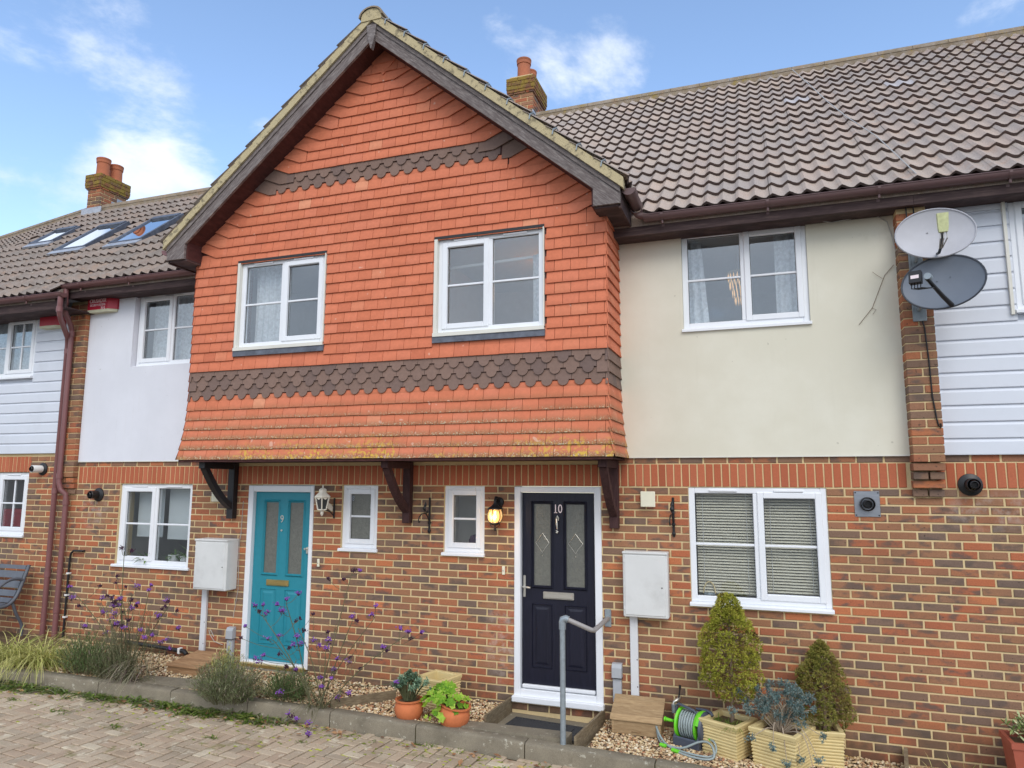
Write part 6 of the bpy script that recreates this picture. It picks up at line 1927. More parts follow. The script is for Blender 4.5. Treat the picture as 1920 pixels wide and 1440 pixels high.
obj('crank', hx(MB().tube([(-.13, 0, .165), (-.165, -.0, .165), (-.17, -.09, .19)], .012, 8).tube([(-.165, -.09, .19), (-.225, -.09, .19)], [.012, .017], 10).lathe([(.02, 0), (.022, -.015), (0, -.025)], (-.225, -.09, .19), 10, axis='x')), MAT['reel_green'], t, smooth=60)
obj('lower_guard', hx(MB().lathe([(.13, .076), (.138, .078), (.138, .104), (.13, .106)], (0, 0, .165), 12, axis='x', ang=pi * .9)), MAT['reel_green'], t, smooth=40)
obj('inlet', hx(MB().tube([(.12, -.03, .12), (.165, -.06, .115)], .017, 10).tube([(.17, -.062, .114), (.205, -.085, .11)], .017, 10)), MAT['reel_green'], t, smooth=50)
path = [H(.20, -.085, .11), H(.25, -.11, .10), H(.28, -.15, .05), H(.26, -.21, .02), H(.18, -.26, .02), H(.02, -.27, .02), H(-.12, -.24, .02), H(-.22, -.20, .06), H(-.30, -.14, .12), H(-.33, -.10, .15), H(-.31, -.12, .11), H(-.24, -.19, .03), H(-.13, -.24, .025), H(.0, -.22, .03), H(.12, -.17, .09), H(.2, -.16, .11), H(.27, -.19, .09), H(.30, -.24, .03), H(.24, -.29, .015), H(.1, -.31, .015), H(-.05, -.29, .02)]
def smooth_path(p, n=4):
    p = [Vector(q) for q in p]; out = []
    for i in range(len(p) - 1):
        a, b, c_, d = p[max(i - 1, 0)], p[i], p[i + 1], p[min(i + 2, len(p) - 1)]
        for k in range(n):
            u = k / n
            out.append(.5 * ((2 * b) + (c_ - a) * u + (2 * a - 5 * b + 4 * c_ - d) * u * u + (3 * b - a - 3 * c_ + d) * u ** 3))
    return out + [p[-1]]
obj('loose_hose', MB().tube(smooth_path(path), .0095, 8), MAT['hose'], t, smooth=60)
for q0, q1 in ((H(-.06, -.29, .02), H(.01, -.30, .02)), (H(-.20, -.25, .02), H(-.14, -.25, .02))):
    obj('hose_connector', MB().tube([q0, q1], .017, 10), MAT['reel_green'], t, smooth=50)

# ---- cream ribbed planters
def planter(x, y, size, h, rz, label, fill=True, zb=None):
    z0 = (G(x) - .035) if zb is None else zb
    t = thing('ribbed_planter', (x, y, z0), label, 'planter', 'cream ribbed square planters')
    Rm = Matrix.Translation((x, y, 0)) @ Matrix.Rotation(rz, 4, 'Z')
    rings = []; n = 10
    s0, s1 = size * .43, size * .5
    rim0 = h * .88
    for i in range(n):
        za, zc = rim0 * i / n, rim0 * (i + 1) / n
        f0 = s0 + (s1 - .012 - s0) * i / n
        rings += [(f0, za), (f0 + .008, za + (zc - za) * .25), (f0 + .009, za + (zc - za) * .6), (f0 + .001, zc - .002)]
    m = MB()
    def sq(rr):
        V = []; F = []
        for s, z in rr: V += [(-s, -s, z), (s, -s, z), (s, s, z), (-s, s, z)]
        for i in range(len(rr) - 1):
            for k in range(4): F.append((i * 4 + k, i * 4 + (k + 1) % 4, (i + 1) * 4 + (k + 1) % 4, (i + 1) * 4 + k))
        V = [tuple(Rm @ Vector(v) + Vector((0, 0, z0))) for v in V]
        return V, F
    V, F = sq(rings); obj('ribbed_body', MB().add(V, F), MAT['planter'], t)
    V, F = sq([(s1 - .012, rim0 - .002), (s1, rim0), (s1 + .004, h - .008), (s1 - .002, h), (s1 - .035, h), (s1 - .04, h - .01), (s1 - .055, h * .45)])
    obj('rim', MB().add(V, F), MAT['planter'], t)
    zz = h * (.86 if fill else .35)
    V, F = sq([(s1 - .045, zz)]); V = V[:4]
    obj('soil', MB().add(V, [(0, 1, 2, 3)]), MAT['soil'], t)
    return z0 + zz
pz1 = planter(1.655, -.35, .36, .29, R(-27), 'cream ribbed planter holding the taller yellow-green conifer')
pz2 = planter(2.095, -.44, .40, .31, R(-25), 'cream ribbed planter holding the spreading blue juniper')
pz3 = planter(2.40, -.21, .34, .29, R(6), 'cream ribbed planter holding the shorter olive conifer')
planter(-1.17, -.30, .34, .30, R(-14), 'empty cream ribbed planter behind the terracotta pots', False)
# ---- terracotta pots
def pot(x, y, r, h, label, tilt=0.0):
    t = thing('terracotta_pot', (x, y, G(x) - .03), label, 'pot', 'round terracotta pots')
    M = Matrix.Translation((x, y, G(x) - .03)) @ Matrix.Rotation(tilt, 4, 'Y')
    m = MB().lathe([(0, 0), (r * .72, 0), (r * .80, h * .05), (r * .98, h * .35), (r * 1.02, h * .55), (r * .95, h * .78), (r * .86, h * .86), (r * .88, h * .90), (r * .99, h * .94), (r * .99, h), (r * .86, h), (r * .82, h * .85)], (0, 0, 0), 28)
    m.v = [tuple(M @ Vector(v)) for v in m.v]
    obj('pot_body', m, MAT['terracotta'], t, smooth=40)
    m = MB().lathe([(0, h * .87), (r * .83, h * .87)], (0, 0, 0), 20); m.v = [tuple(M @ Vector(v)) for v in m.v]
    obj('soil', m, MAT['soil'], t)
    return t
pot(-1.25, -.775, .135, .19, 'round terracotta pot planted with blue-green spurge')
pot(-.80, -.765, .145, .20, 'round terracotta pot planted with bright green lobed leaves', .18)
# ---- terracotta trough at the right edge
t = thing('plant_trough', (4.1, -.3, G(4.1)), 'terracotta plastic trough at the right edge below the boarded house', 'trough')
x0, x1, y0, y1, z0, z1 = 3.74, 4.5, -.47, -.15, G(4) - .05, .275
obj('trough_body', MB().prism_z([(x0 + .05, y0 + .03), (x1 - .05, y0 + .03), (x1 - .05, y1 - .03), (x0 + .05, y1 - .03)], z0, z1 - .04, top=[(x0 + .01, y0 + .01), (x1 - .01, y0 + .01), (x1 - .01, y1 - .01), (x0 + .01, y1 - .01)]), MAT['trough'], t)
m = MB(); cells(m, x0, x1, y0, y1, 0, 1, [(x0 + .03, x1 - .03, y0 + .03, y1 - .03)])
m.v = [(v[0], v[2], z1 - .04 + v[1] * .045) for v in m.v]
obj('rim', m, MAT['trough'], t)
obj('soil', MB().box(x0 + .03, x1 - .03, y0 + .03, y1 - .03, z1 - .06, z1 - .03), MAT['soil'], t)

# ---- garden bench at the left edge
BXR, BXL = -7.30, -8.55
t = thing('garden_bench', ((BXR + BXL) / 2, -.4, G(-7.9)), 'charcoal slatted garden bench with curved arms at the left edge', 'bench')
zg = G(-7.6)
prof = [(-.13, .93), (-.15, .86), (-.19, .74), (-.23, .62), (-.28, .52), (-.36, .45), (-.46, .43), (-.56, .44), (-.63, .45)]
prof = [(y - .02, z - .02) for y, z in prof]
for x in (BXR, BXL):
    obj('end_frame', MB().tube(smooth_path([(x, y, z + zg) for y, z in prof], 3), .022, 8), MAT['bench'], t, smooth=60)
    obj('arm', MB().tube(smooth_path([(x, -.20, .72 + zg - .02), (x, -.26, .76 + zg - .02), (x, -.40, .74 + zg), (x, -.54, .66 + zg), (x, -.62, .60 + zg), (x, -.64, .46 + zg)], 3), .02, 8), MAT['bench'], t, smooth=60)
    obj('leg', MB().tube(smooth_path([(x, -.60, .43 + zg), (x, -.60, .25 + zg), (x, -.66, .0 + zg)], 3), .02, 8), MAT['bench'], t, smooth=60)
    obj('leg', MB().tube(smooth_path([(x, -.33, .44 + zg), (x, -.26, .28 + zg), (x, -.18, .14 + zg), (x, -.17, .0 + zg)], 3), .02, 8), MAT['bench'], t, smooth=60)
for i in range(len(prof) - 1):
    for q in ((.5,) if i not in (0,) else (.5,)):
        (ya, za), (yb, zb_) = prof[i], prof[i + 1]
        d = Vector((0, yb - ya, zb_ - za)); L = d.length; d.normalize(); nrm = Vector((0, -d.z, d.y))
        if nrm.y > 0: nrm = -nrm
        c_ = Vector((0, (ya + yb) / 2, (za + zb_) / 2 + zg)) + nrm * .012
        hl = L * .36
        P4 = [c_ - d * hl - nrm * .008, c_ + d * hl - nrm * .008, c_ + d * hl + nrm * .008, c_ - d * hl + nrm * .008]
        obj('slat', MB().prism_x([(p.y, p.z) for p in P4], BXL + .02, BXR - .02), MAT['bench'], t)
# ================================================================== plants
rp = random.Random(99)
def rnd_dir(rng, up=0.0):
    v = Vector((rng.gauss(0, 1), rng.gauss(0, 1), rng.gauss(0, 1) + up)); return v.normalized()
def needles(m, c, out, L, n, rng, tone, w=.006):
    for _ in range(n):
        d = (out * rng.uniform(.5, 1.2) + rnd_dir(rng) * .75)
        m.blade(c, d, L * rng.uniform(.6, 1.2), w, .15, 2, min(1, max(0, tone + rng.uniform(-.22, .22))), side=rnd_dir(rng))
def conifer(x, y, z0, z1, radii, mat, label, n, lumps, seed, trunk_z, lump_r, brown):
    """clipped dwarf conifer: needle tufts over an uneven cone, bare twigs showing in its gaps"""
    rng = random.Random(seed)
    t = thing('dwarf_conifer', (x, y, trunk_z), label, 'conifer', 'potted dwarf conifers')
    obj('trunk', MB().tube([(x, y, trunk_z - .02), (x + .01, y, z0 + .1), (x, y, z0 + (z1 - z0) * .6), (x, y, z1 - .05)], [.018, .016, .010, .003], 7), MAT['twig'], t, smooth=60)
    m = MB(); tw = MB()
    def rad(h, a):
        i = h * (len(radii) - 1); k = min(int(i), len(radii) - 2)
        return radii[k] + (radii[k + 1] - radii[k]) * (i - k)
    # puffs of foliage with dark gaps between them
    for q in range(lumps):
        h = ((q + .5) / lumps) ** .9 if q < lumps else rng.random()
        a = q * 2.39996 + rng.uniform(-.35, .35)
        R0 = rad(h, a); pr = lump_r * rng.uniform(.75, 1.25) * (.55 + .45 * min(1, R0 / .12))
        qo = max(0, R0 - pr * rng.uniform(.25, .95)); c = Vector((x + qo * math.cos(a), y + qo * math.sin(a), z0 + (z1 - z0 - pr * .6) * h + rng.uniform(-.02, .02)))
        ax = Vector((math.cos(a), math.sin(a), .55 + .5 * h)).normalized()
        tone0 = rng.uniform(-.2, .18) + (.35 if rng.random() < brown else 0)
        for _ in range(n):
            d = rnd_dir(rng)
            if d.dot(ax) < -.35: d = -d
            p = c + d * pr * rng.uniform(.8, 1.05)
            lit = .5 * d.dot(ax) + .35 * d.z  # light on outer and upper needles is put into their tone
            needles(m, p, (d + Vector((0, 0, .35))).normalized(), .022, 5, rng, .30 + .5 * lit + tone0 + rng.uniform(-.1, .1), .0065)
    for _ in range(60):
        h = rng.uniform(.03, .9); a = rng.uniform(0, 2 * pi); R0 = rad(h, a) * .9
        zz = z0 + (z1 - z0) * h
        tw.tube([(x, y, zz - .03), (x + R0 * math.cos(a), y + R0 * math.sin(a), zz + .01)], [.004, .002], 4)
    obj('branches', tw, MAT['twig'], t)
    obj('crown', m, MAT[mat], t)
conifer(1.69, -.33, .37, 1.245, [.06, .17, .235, .255, .215, .20, .225, .205, .165, .115, .095, .05], 'spruce', 'taller yellow-green clipped dwarf conifer in a ribbed planter', 110, 60, 5, pz1, .088, .15)
conifer(2.44, -.19, .20, .87, [.14, .20, .22, .215, .205, .195, .175, .14, .10, .06, .02], 'spruce2', 'shorter olive dwarf conifer in a ribbed planter', 60, 80, 6, pz3, .06, .2)

# blue juniper: crooked branches carrying dense needle clusters
t = thing('juniper', (2.08, -.42, pz2), 'blue-grey spreading juniper on crooked stems in a ribbed planter', 'shrub')
tw, m = MB(), MB()
tips = [(-.30, .02, .30), (-.36, -.05, .14), (-.16, -.02, .34), (-.06, .05, .36), (.04, .0, .38), (.14, .04, .34), (.22, .0, .28), (.28, -.04, .20), (.10, -.10, .26), (-.10, -.10, .22), (0, -.12, .16), (.20, -.12, .12), (.34, -.12, .03), (-.14, .08, .25), (.1, .1, .25),
        (.16, -.26, -.10), (-.04, -.27, -.06), (.30, -.24, -.12), (-.20, -.25, .0), (.26, -.27, -.22), (.06, -.28, -.16), (.0, .0, .27), (-.24, .0, .22), (.17, .02, .18), (-.05, -.05, .30)]
rj = random.Random(41)
for _ in range(46):      # a dense irregular head
    u = rnd_dir(rj, .3); q = rj.uniform(.55, 1.0)
    tips.append((u.x * .27 * q + .02, u.y * .16 * q - .02, .22 + u.z * .15 * q + .05 * u.x))
for (dx, dy, dz) in tips:
    b = Vector((2.08 + dx * .12, -.42 + dy * .15, pz2)); e = Vector((2.06 + dx, -.42 + dy, pz2 + dz))
    mid = b.lerp(e, .5) + Vector((rp.uniform(-.04, .04), rp.uniform(-.04, .04), .05 + .03 * rp.random() + (.08 if dz < 0 else 0)))
    tw.tube(smooth_path([b, mid, e], 4), [.006 - .0035 * i / 8 for i in range(9)], 5)
    dark = rj.uniform(-.2, .15)
    for _ in range(7):
        c = e + rnd_dir(rp) * rp.uniform(.0, .05)
        for _k in range(8):
            q = c + rnd_dir(rp) * rp.uniform(.0, .028)
            needles(m, q, (q - mid).normalized() + Vector((0, 0, .3)), .015, 7, rp, rp.uniform(.15, .85) + dark + .15 * (q.z > e.z), .006)
obj('stems', tw, MAT['pale_twig'], t); obj('needles', m, MAT['juniper'], t)
# low weeds growing in the first planter
t = thing('planter_weeds', (1.6, -.4, pz1), 'small green weeds in the planter under the taller conifer', 'weeds')
m = MB()
for (dx, dy) in ((-.10, .03), (-.06, -.06), (0, -.1), (.06, -.1), (.1, -.04), (.02, -.04)): leafy(m, (1.655 + dx, -.35 + dy, pz1), 16, .09, .011, rp, .8, .6, .9, .02)
for _ in range(25): m.blade((1.70 + rp.uniform(-.03, .03), -.48 + rp.uniform(-.02, .02), pz1), (rp.uniform(-.4, .5), -.5, .8), rp.uniform(.10, .2), .006, 1.8, 4, .9)
obj('leaves', m, MAT['weed'], t)
# spurge in its pot: upright shoots with whorls of narrow leaves
t = thing('spurge_plant', (-1.25, -.775, .18), 'blue-green spurge with whorled shoots in a terracotta pot', 'plant')
tw, m = MB(), MB()
for i in range(64):
    a = rp.uniform(0, 2 * pi); r = rp.uniform(.02, .21) * (1 if i > 4 else .3)
    b = Vector((-1.25 + .05 * math.cos(a), -.775 + .05 * math.sin(a), .18)); e = Vector((-1.23 + r * math.cos(a), -.775 + .75 * r * math.sin(a), .21 + .20 * (1 - r * 3.0) + rp.uniform(0, .07)))
    tw.tube([b, b.lerp(e, .5) + Vector((0, 0, .02)), e], [.004, .004, .003], 5)
    ax = (e - b).normalized()
    for k in range(30):
        p = e - ax * rp.uniform(0, .05); d = rnd_dir(rp); d = (d - ax * d.dot(ax)).normalized() + ax * rp.uniform(.1, .9)
        m.blade(p, d, rp.uniform(.026, .044), .010, .3, 2, rp.random())
obj('shoots', tw, MAT['stem'], t); obj('leaves', m, MAT['euph'], t)
# bright lobed leaves
t = thing('leafy_plant', (-.80, -.765, .18), 'bright green lobed-leaf plant spilling over a terracotta pot', 'plant')
m, tw = MB(), MB()
for i in range(120):
    a = rp.uniform(pi * .55, pi * 1.75) if i % 3 else rp.uniform(0, 2 * pi); r = .24 * math.sqrt(rp.random())
    c = Vector((-.86 + r * math.cos(a), -.765 + .65 * r * math.sin(a), .20 + .16 * (1 - (r / .24) ** 2) - (.20 if i % 4 == 0 and r > .14 else 0) * rp.random()))
    if i % 3 == 0: tw.tube([(-.83, -.765, .17), c], [.004, .0025], 4)
    n_ = (Vector((math.cos(a) * .6, math.sin(a) * .6 - .4, .8)) + rnd_dir(rp) * .35).normalized()
    u = n_.cross(Vector((.3, .2, 1))).normalized(); v = n_.cross(u); s = rp.uniform(.022, .040)
    V = [c]; ph = rp.uniform(0, 6)
    for k in range(10):
        b = 2 * pi * k / 10 + ph; q = s * (1.15 if k % 2 else .72)
        V.append(c + u * q * math.cos(b) + v * q * math.sin(b) + n_ * (.006 if k % 2 else -.002))
    m.add(V, [(0, k, k % 10 + 1) for k in range(1, 11)], rp.random())
obj('stalks', tw, MAT['weed'], t); obj('leaves', m, MAT['bright'], t)
# variegated plant in the trough
t = thing('variegated_shrub', (4.05, -.31, .26), 'cream-edged variegated shrub in the terracotta trough', 'shrub')
m, tw = MB(), MB()
for i in range(60):
    a = rp.uniform(0, 2 * pi); r = math.sqrt(rp.random())
    b = Vector((4.08 + .2 * r * math.cos(a), -.31 + .08 * r * math.sin(a), .25)); e = b + Vector((.16 * r * math.cos(a), .14 * r * math.sin(a) - .03, .09 + .24 * (1 - r * .8) * rp.uniform(.6, 1.1)))
    tw.tube([b, e], [.004, .003], 4)
    for k in range(13):
        d = rnd_dir(rp, .5); m.blade(e - (e - b) * rp.uniform(0, .5), d, rp.uniform(.035, .06), .02, .4, 2, rp.random())
obj('stalks', tw, MAT['stem'], t); obj('leaves', m, MAT['varieg'], t)
# dry grass at the right edge
t = thing('dry_grass_tuft', (3.55, -.25, G(3.55)), 'dry straw-coloured grass tuft at the foot of the right wall', 'grass tuft')
m = MB()
for _ in range(110): m.blade((3.5 + rp.gauss(0, .12), -.22 + rp.gauss(0, .06), G(3.5) - .04), (rp.gauss(0, .7), rp.gauss(0, .5) - .1, 1), rp.uniform(.08, .22), .005, rp.uniform(.3, 1.6), 4, rp.uniform(.2, 1))
obj('blades', m, MAT['sedge'], t)

# verbena: wiry branching stems with purple heads, many gone to dark seed
def verbena(base, mains, heads, label, seed, leaves=40, extra=12, deadp=.3):
    rng = random.Random(seed)
    t = thing('verbena', base, label, 'flowers', 'tall purple verbena plants')
    st = MB(); B = Vector(base); curves = []
    for e in mains:
        e = Vector(e); b = B + Vector((rng.uniform(-.06, .06), rng.uniform(-.04, .04), -.03))
        mid = b.lerp(e, .5) + Vector((rng.uniform(-.03, .03), rng.uniform(-.03, .03), .06))
        c = smooth_path([b, mid, e], 8); curves.append(c)
        st.tube(c, [.0062 - .003 * i / (len(c) - 1) for i in range(len(c))], 5, rng.random())
    hm = []
    for h in heads:
        h = Vector(h); best = None
        for c in curves:
            for p in c[4:]:
                if p.z < h.z - .03 or h.z < B.z + .15:
                    q = (h - p).length + .25 * abs(p.z - (h.z - .2))
                    if best is None or q < best[0]: best = (q, p)
        p = best[1] if best else B
        mid = p.lerp(h, .5) + Vector((0, 0, -.02 + rng.uniform(-.01, .01)))
        st.tube(smooth_path([p, mid, h], 4), .0024, 4, rng.random())
        fm = MB(); dead = rng.random() < deadp
        s = rng.uniform(.012, .025) * (.8 if dead else 1.15)
        for k in range(rng.randint(26, 44)):
            c = h + Vector((rng.gauss(0, s * .62), rng.gauss(0, s * .62), rng.gauss(0, s * .55) + s * .3)); q = rng.uniform(.005, .009)
            tone = rng.uniform(.78, 1) if dead or c.z < h.z - .002 else rng.uniform(0, .62)
            V = [c + Vector((q, 0, 0)), c + Vector((0, q, 0)), c - Vector((q, 0, 0)), c - Vector((0, q, 0)), c + Vector((0, 0, q)), c - Vector((0, 0, q))]
            fm.add(V, [(0, 1, 4), (1, 2, 4), (2, 3, 4), (3, 0, 4), (1, 0, 5), (2, 1, 5), (3, 2, 5), (0, 3, 5)], tone)
        hm.append(fm)
    for c in curves:
        for _ in range(5):
            p = c[rng.randrange(3, len(c) - 4)]; d = rnd_dir(rng, .2); st.blade(p, d, rng.uniform(.03, .07), .008, .5, 3, rng.random())
    for _ in range(leaves):
        st.blade(B + Vector((rng.gauss(0, .07), rng.gauss(0, .05), rng.uniform(-.02, .1))), rnd_dir(rng, .8), rng.uniform(.06, .14), .013, .8, 3, rng.random())
    for _ in range(extra):
        b = B + Vector((rng.gauss(0, .16), rng.gauss(0, .08), -.02)); e = b + Vector((rng.gauss(0, .16), rng.gauss(0, .10), rng.uniform(.3, .85)))
        c = smooth_path([b, b.lerp(e, .5) + Vector((rng.gauss(0, .03), rng.gauss(0, .03), .03)), e], 5)
        st.tube(c, .0022, 4, rng.random())
        for _k in range(3):
            q = c[rng.randrange(4, len(c))]; st.tube([q, q + Vector((rng.gauss(0, .05), rng.gauss(0, .05), rng.uniform(.03, .12)))], .0014, 3, rng.random())
            st.blade(q, rnd_dir(rng, .1), rng.uniform(.03, .08), .008, .8, 3, rng.random())
    obj('stems', st, MAT['stem'], t)
    for fm in hm: obj('flower_head', fm, MAT['verb'], t)
V2 = [(-2.82, -1.11, 1.01), (-2.81, -1.0, 1.0), (-2.8, -1.07, .95), (-2.79, -.98, .9), (-2.77, -.97, .93), (-2.51, -1.18, 1.05), (-2.44, -1.2, 1.0), (-2.64, -.9, .92), (-2.45, -1.11, 1.09), (-2.31, -1.12, 1.15), (-2.32, -.84, .91), (-2.34, -1.03, .9), (-2.48, -.9, .84),
      (-2.71, -1.03, .68), (-2.62, -.97, .7), (-2.28, -1.15, .76), (-2.33, -.97, .77), (-2.11, -.89, .76), (-2.19, -1.01, .69), (-2.17, -.93, .63), (-2.05, -.96, .7), (-1.92, -1.18, .68), (-1.81, -.93, .93), (-1.72, -.99, .91), (-1.5, -1.09, 1.0), (-1.4, -1.19, 1.1), (-1.3, -.89, .85),
      (-1.14, -1.03, .86), (-1.05, -.94, .84), (-1.19, -.88, .76), (-1.45, -.94, .68), (-1.45, -.87, .63), (-1.74, -1.06, .59), (-1.85, -.91, .5), (-1.89, -1.04, .56), (-2.04, -.86, .4), (-2.18, -.88, .31), (-1.87, -1.16, .41), (-1.98, -1.15, .32), (-1.7, -1.12, .28), (-2.0, -.85, .13),
      (-2.53, -1.04, .18), (-2.41, -.97, .4), (-2.43, -1.09, .45), (-2.57, -1.02, .54), (-2.73, -1.06, .53), (-2.82, -1.07, .49), (-2.82, -.99, .44), (-2.36, -1.12, .03), (-2.3, -1.15, .02), (-2.25, -1.14, .0), (-2.1, -1.16, -.02), (-2.0, -1.3, -.06), (-1.76, -.84, .43), (-2.5, -.96, .59),
      (-2.32, -1.14, .67), (-2.42, -.89, .62), (-3.14, -.85, .74), (-3.17, -.87, .62), (-1.27, -1.0, .39), (-1.81, -.94, 1.37), (-1.62, -1.12, 1.4), (-1.94, -.9, 1.28), (-2.06, -.99, 1.29)]
verbena((-2.16, -.93, .06), [(-2.78, -1.04, .90), (-2.46, -1.1, 1.05), (-2.32, -1.08, .82), (-1.82, -.95, 1.35), (-1.80, -.94, .90), (-1.49, -1.06, .96), (-1.18, -1.0, .82), (-2.66, -1.0, .66), (-2.08, -.95, .68)], V2, 'tall wiry purple verbena in front of the turquoise door', 3)
V1 = [(-4.6, -1.14, 1.51), (-4.37, -1.22, 1.5), (-5.6, -.91, 1.02), (-5.2, -.85, 1.04), (-5.18, -1.21, .96), (-5.41, -.93, .82), (-4.39, -1.09, 1.11), (-4.12, -1.19, 1.1), (-4.16, -1.13, 1.14), (-4.72, -.94, 1.07), (-5.1, -.9, .92), (-4.66, -1.23, 1.02), (-4.84, -1.0, .96), (-4.47, -1.23, .99),
      (-4.78, -.96, .87), (-4.43, -1.12, .97), (-4.58, -.9, .89), (-4.97, -.86, .83), (-4.62, -1.05, .82), (-5.0, -.85, .68), (-4.43, -1.13, .76), (-4.16, -1.22, .69), (-4.1, -1.01, .53), (-3.8, -1.24, 1.01), (-3.9, -1.17, 1.0), (-4.14, -1.09, .62), (-4.78, -1.01, 1.19), (-4.47, -1.19, .71), (-4.5, -1.23, .73),
      (-4.01, -.9, .85), (-4.05, -1.12, .82), (-4.01, -.87, .66), (-5.01, -.89, .54), (-5.09, -1.1, .65)]
V1 += [(x + rp.gauss(0, .06), y + rp.gauss(0, .04), z - rp.uniform(.02, .12)) for x, y, z in V1[11:27]]
verbena((-4.52, -1.02, .12), [(-4.58, -1.12, 1.48), (-5.5, -.94, .98), (-4.45, -1.1, 1.02), (-4.75, -1.0, 1.05), (-4.2, -1.12, 1.05), (-3.92, -1.1, .95), (-5.05, -.95, .88), (-4.62, -1.1, .9), (-4.3, -1.05, .7), (-4.5, -1.15, .75), (-4.9, -.95, .7)], V1, 'dense purple verbena gone partly to seed in front of the plant-filled window', 4, 140, 70, .62)

def mound(name, x, y, rx, ry, h, n, mat, label, cat, L=.10, w=.006, droop=.5, seed=1, group=None, fz=None):
    rng = random.Random(seed)
    z = (G(x) - .02) if fz is None else fz
    t = thing(name, (x, y, z), label, cat, group)
    m, tw = MB(), MB()
    for i in range(n):
        a = rng.uniform(0, 2 * pi); r = math.sqrt(rng.random())
        b = Vector((x + rx * .45 * r * math.cos(a), y + ry * .45 * r * math.sin(a), z))
        e = Vector((x + rx * r * math.cos(a), y + ry * r * math.sin(a), z + h * (1 - .55 * r * r) * rng.uniform(.55, 1.1)))
        if i % 3 == 0: tw.tube([b, b.lerp(e, .6) + Vector((0, 0, .02)), e], [.0025, .002, .0012], 3, rng.random())
        for k in range(9):
            p = b.lerp(e, rng.uniform(.25, 1)); m.blade(p, (e - b).normalized() + rnd_dir(rng) * .9, L * rng.uniform(.4, 1), w * rng.uniform(.7, 1.3), droop, 2, min(1, max(0, rng.gauss(.45, .25))))
    obj('stems', tw, MAT['stem'], t); obj('leaves', m, MAT[mat], t)
mound('green_shrub', -5.12, -.98, .46, .26, .50, 460, 'shrub', 'low dark green feathery shrub between the sedge and the verbena', 'shrub', .06, .006, .3, 12)
mound('green_shrub', -4.72, -1.02, .36, .22, .46, 330, 'lav', 'greyish low bush at the foot of the dense verbena', 'shrub', .07, .005, .5, 13)
mound('lavender_bush', -3.12, -1.10, .44, .30, .46, 620, 'lav', 'grey-green lavender bush spilling over the kerb left of the turquoise door step', 'shrub', .07, .005, .35, 14)
mound('yellow_shrub', -3.55, -.62, .24, .16, .40, 220, 'sedge', 'small yellow-green bush at the corner of the turquoise door step', 'shrub', .045, .008, .4, 15)
mound('green_shrub', -2.62, -.80, .36, .2, .32, 300, 'shrub', 'low green ground plant before the turquoise door', 'shrub', .06, .006, .4, 16)
# straw stems fallen over the kerb
t = thing('fallen_stems', (-4.2, -1.2, G(-4.2)), 'dry grey stems flopped over the kerb below the dense verbena', 'stems')
m = MB()
for _ in range(70):
    b = Vector((-4.45 + rp.gauss(0, .10), -1.0 + rp.gauss(0, .05), .16 + rp.uniform(0, .18))); m.blade(b, (rp.uniform(-.9, .5), -.9, rp.uniform(-.1, .5)), rp.uniform(.2, .45), .006, 1.3, 5, rp.uniform(.6, 1))
obj('stems', m, MAT['lav'], t)
# arching variegated sedge
t = thing('variegated_sedge', (-5.9, -1.02, G(-5.9)), 'arching yellow variegated sedge beside the bench at the left edge', 'sedge')
m = MB()
for i in range(760):
    cx = -5.82 + rp.gauss(0, .10); 
    a = rp.uniform(0, 2 * pi); e = rp.uniform(.5, 1.9)
    if i % 2: cx -= .48
    m.blade((cx, -1.02 + rp.gauss(0, .06), G(-5.9)), (math.cos(a), math.sin(a) * .8, e + .4), rp.uniform(.40, .78), .0095, rp.uniform(1.6, 3.0), 7, rp.random())
obj('blades', m, MAT['sedge'], t)
# weeds: a continuous ragged fringe along the kerb, and single tufts out in the paving
def weed_into(m, x, y, s, n):
    z = G(x) + ROAD
    for _ in range(n):
        a = rp.uniform(0, 2 * pi)
        m.blade((x + rp.gauss(0, s * .4), y + rp.gauss(0, s * .2), z), (math.cos(a), math.sin(a), rp.uniform(.2, 1.4)), s * rp.uniform(.25, .85), s * rp.uniform(.06, .12), .9, 3, rp.random())
fr_ = thing('kerb_weeds', (-4, -1.3, G(-4) + ROAD), 'ragged fringe of green weeds and grass along the foot of the kerb', 'weeds'); fr_['kind'] = 'stuff'
m, m2 = MB(), MB()
for i in range(150):
    x = rp.uniform(-6.8, -2.3) if i < 132 else rp.uniform(-2.3, 1.2)
    near = x < -2.3
    weed_into(m if rp.random() < .65 else m2, x, kerb_y(x) - abs(rp.gauss(.02, .07)) - .015, rp.uniform(.08, .24) if near else rp.uniform(.04, .08), rp.randint(18, 44) if near else 12)
obj('green_leaves', m, MAT['weed'], fr_, kind='stuff'); obj('grey_leaves', m2, MAT['lav'], fr_, kind='stuff')
m = MB()
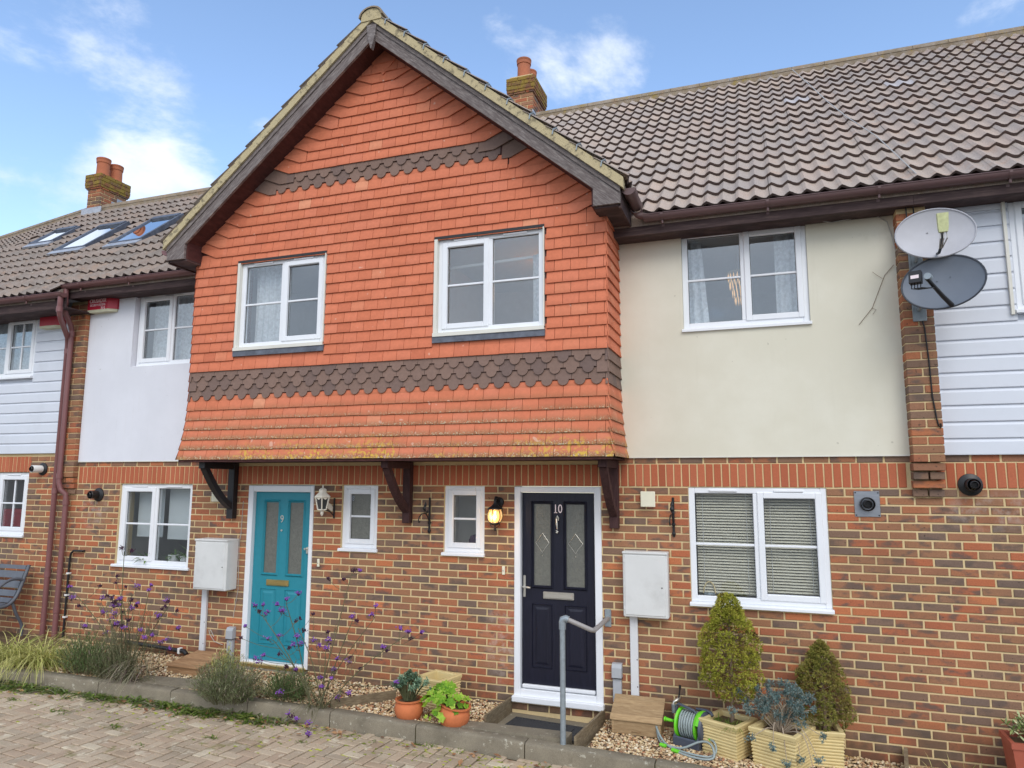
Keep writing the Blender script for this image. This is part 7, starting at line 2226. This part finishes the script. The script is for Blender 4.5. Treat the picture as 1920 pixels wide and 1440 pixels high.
for i in range(900):     # moss cushions in the paving joints near the kerb
    x = rp.uniform(-6.5, 1.5); y = kerb_y(x) - .03 - abs(rp.gauss(0, .35)); q = rp.uniform(.006, .022); z = G(x) + ROAD - .004
    m.add([(x - q * 1.6, y, z), (x, y - q * .7, z), (x + q * 1.6, y, z), (x, y + q * .7, z), (x, y, z + q * .45)], [(0, 1, 4), (1, 2, 4), (2, 3, 4), (3, 0, 4)], rp.random())
obj('moss', m, MAT['moss'], label='yellow-green moss cushions in the paving joints near the kerb', cat='moss', kind='stuff')
def weed(x, y, s, n, label):
    t = thing('weed', (x, y, G(x) + ROAD), label, 'weed', 'weed tufts in the block paving')
    m = MB(); weed_into(m, x, y, s, n); obj('leaves', m, MAT['weed'], t)
for (x, y, s, lab) in ((-4.62, -1.72, .12, 'largest green weed tuft in the paving below the dense verbena'), (-5.35, -1.66, .09, 'green weed tuft in the paving below the feathery shrub'), (-3.78, -1.80, .11, 'green weed tuft in the paving below the left step slab'),
                       (-2.78, -1.66, .09, 'green weed tuft in the paving below the lavender bush'), (-3.2, -2.05, .07, 'small weed tuft farthest out in the paving'), (-1.98, -1.42, .06, 'small weed tuft in the paving below the wiry verbena'),
                       (-.85, -1.28, .055, 'small weed tuft in the paving below the terracotta pots'), (-.1, -1.22, .05, 'small weed tuft in the paving below the door mat')):
    weed(x, y, s, 34, lab)
# fallen leaves
t = thing('fallen_leaves', (-3.2, -1.4, G(-3) + ROAD), 'curled brown fallen leaves scattered along the kerb and paving', 'leaves')
t['kind'] = 'stuff'
m = MB()
for i in range(150):
    x = rp.uniform(-6.0, .6) if i < 95 else rp.uniform(-4.2, -1.6); y = kerb_y(x) - .03 - abs(rp.gauss(0, .16)); z = G(x) + ROAD + .008
    if i % 9 == 0: x, y = rp.uniform(.6, 3.6), rp.uniform(-.5, -.03); z = G(x)
    s = rp.uniform(.015, .04); a = rp.uniform(0, 2 * pi); u = Vector((math.cos(a), math.sin(a), rp.uniform(-.2, .3))) * s; v = Vector((-math.sin(a), math.cos(a), rp.uniform(-.3, .3))) * s * .6
    c = Vector((x, y, z + .006)); k = Vector((0, 0, s * .45))
    m.add([c - u, c - v + k * rp.random(), c + u + k * rp.random(), c + v + k * rp.random(), c], [(0, 1, 4), (1, 2, 4), (2, 3, 4), (3, 0, 4)], rp.random())
obj('leaves', m, MAT['leaf_dead'], t, kind='stuff')
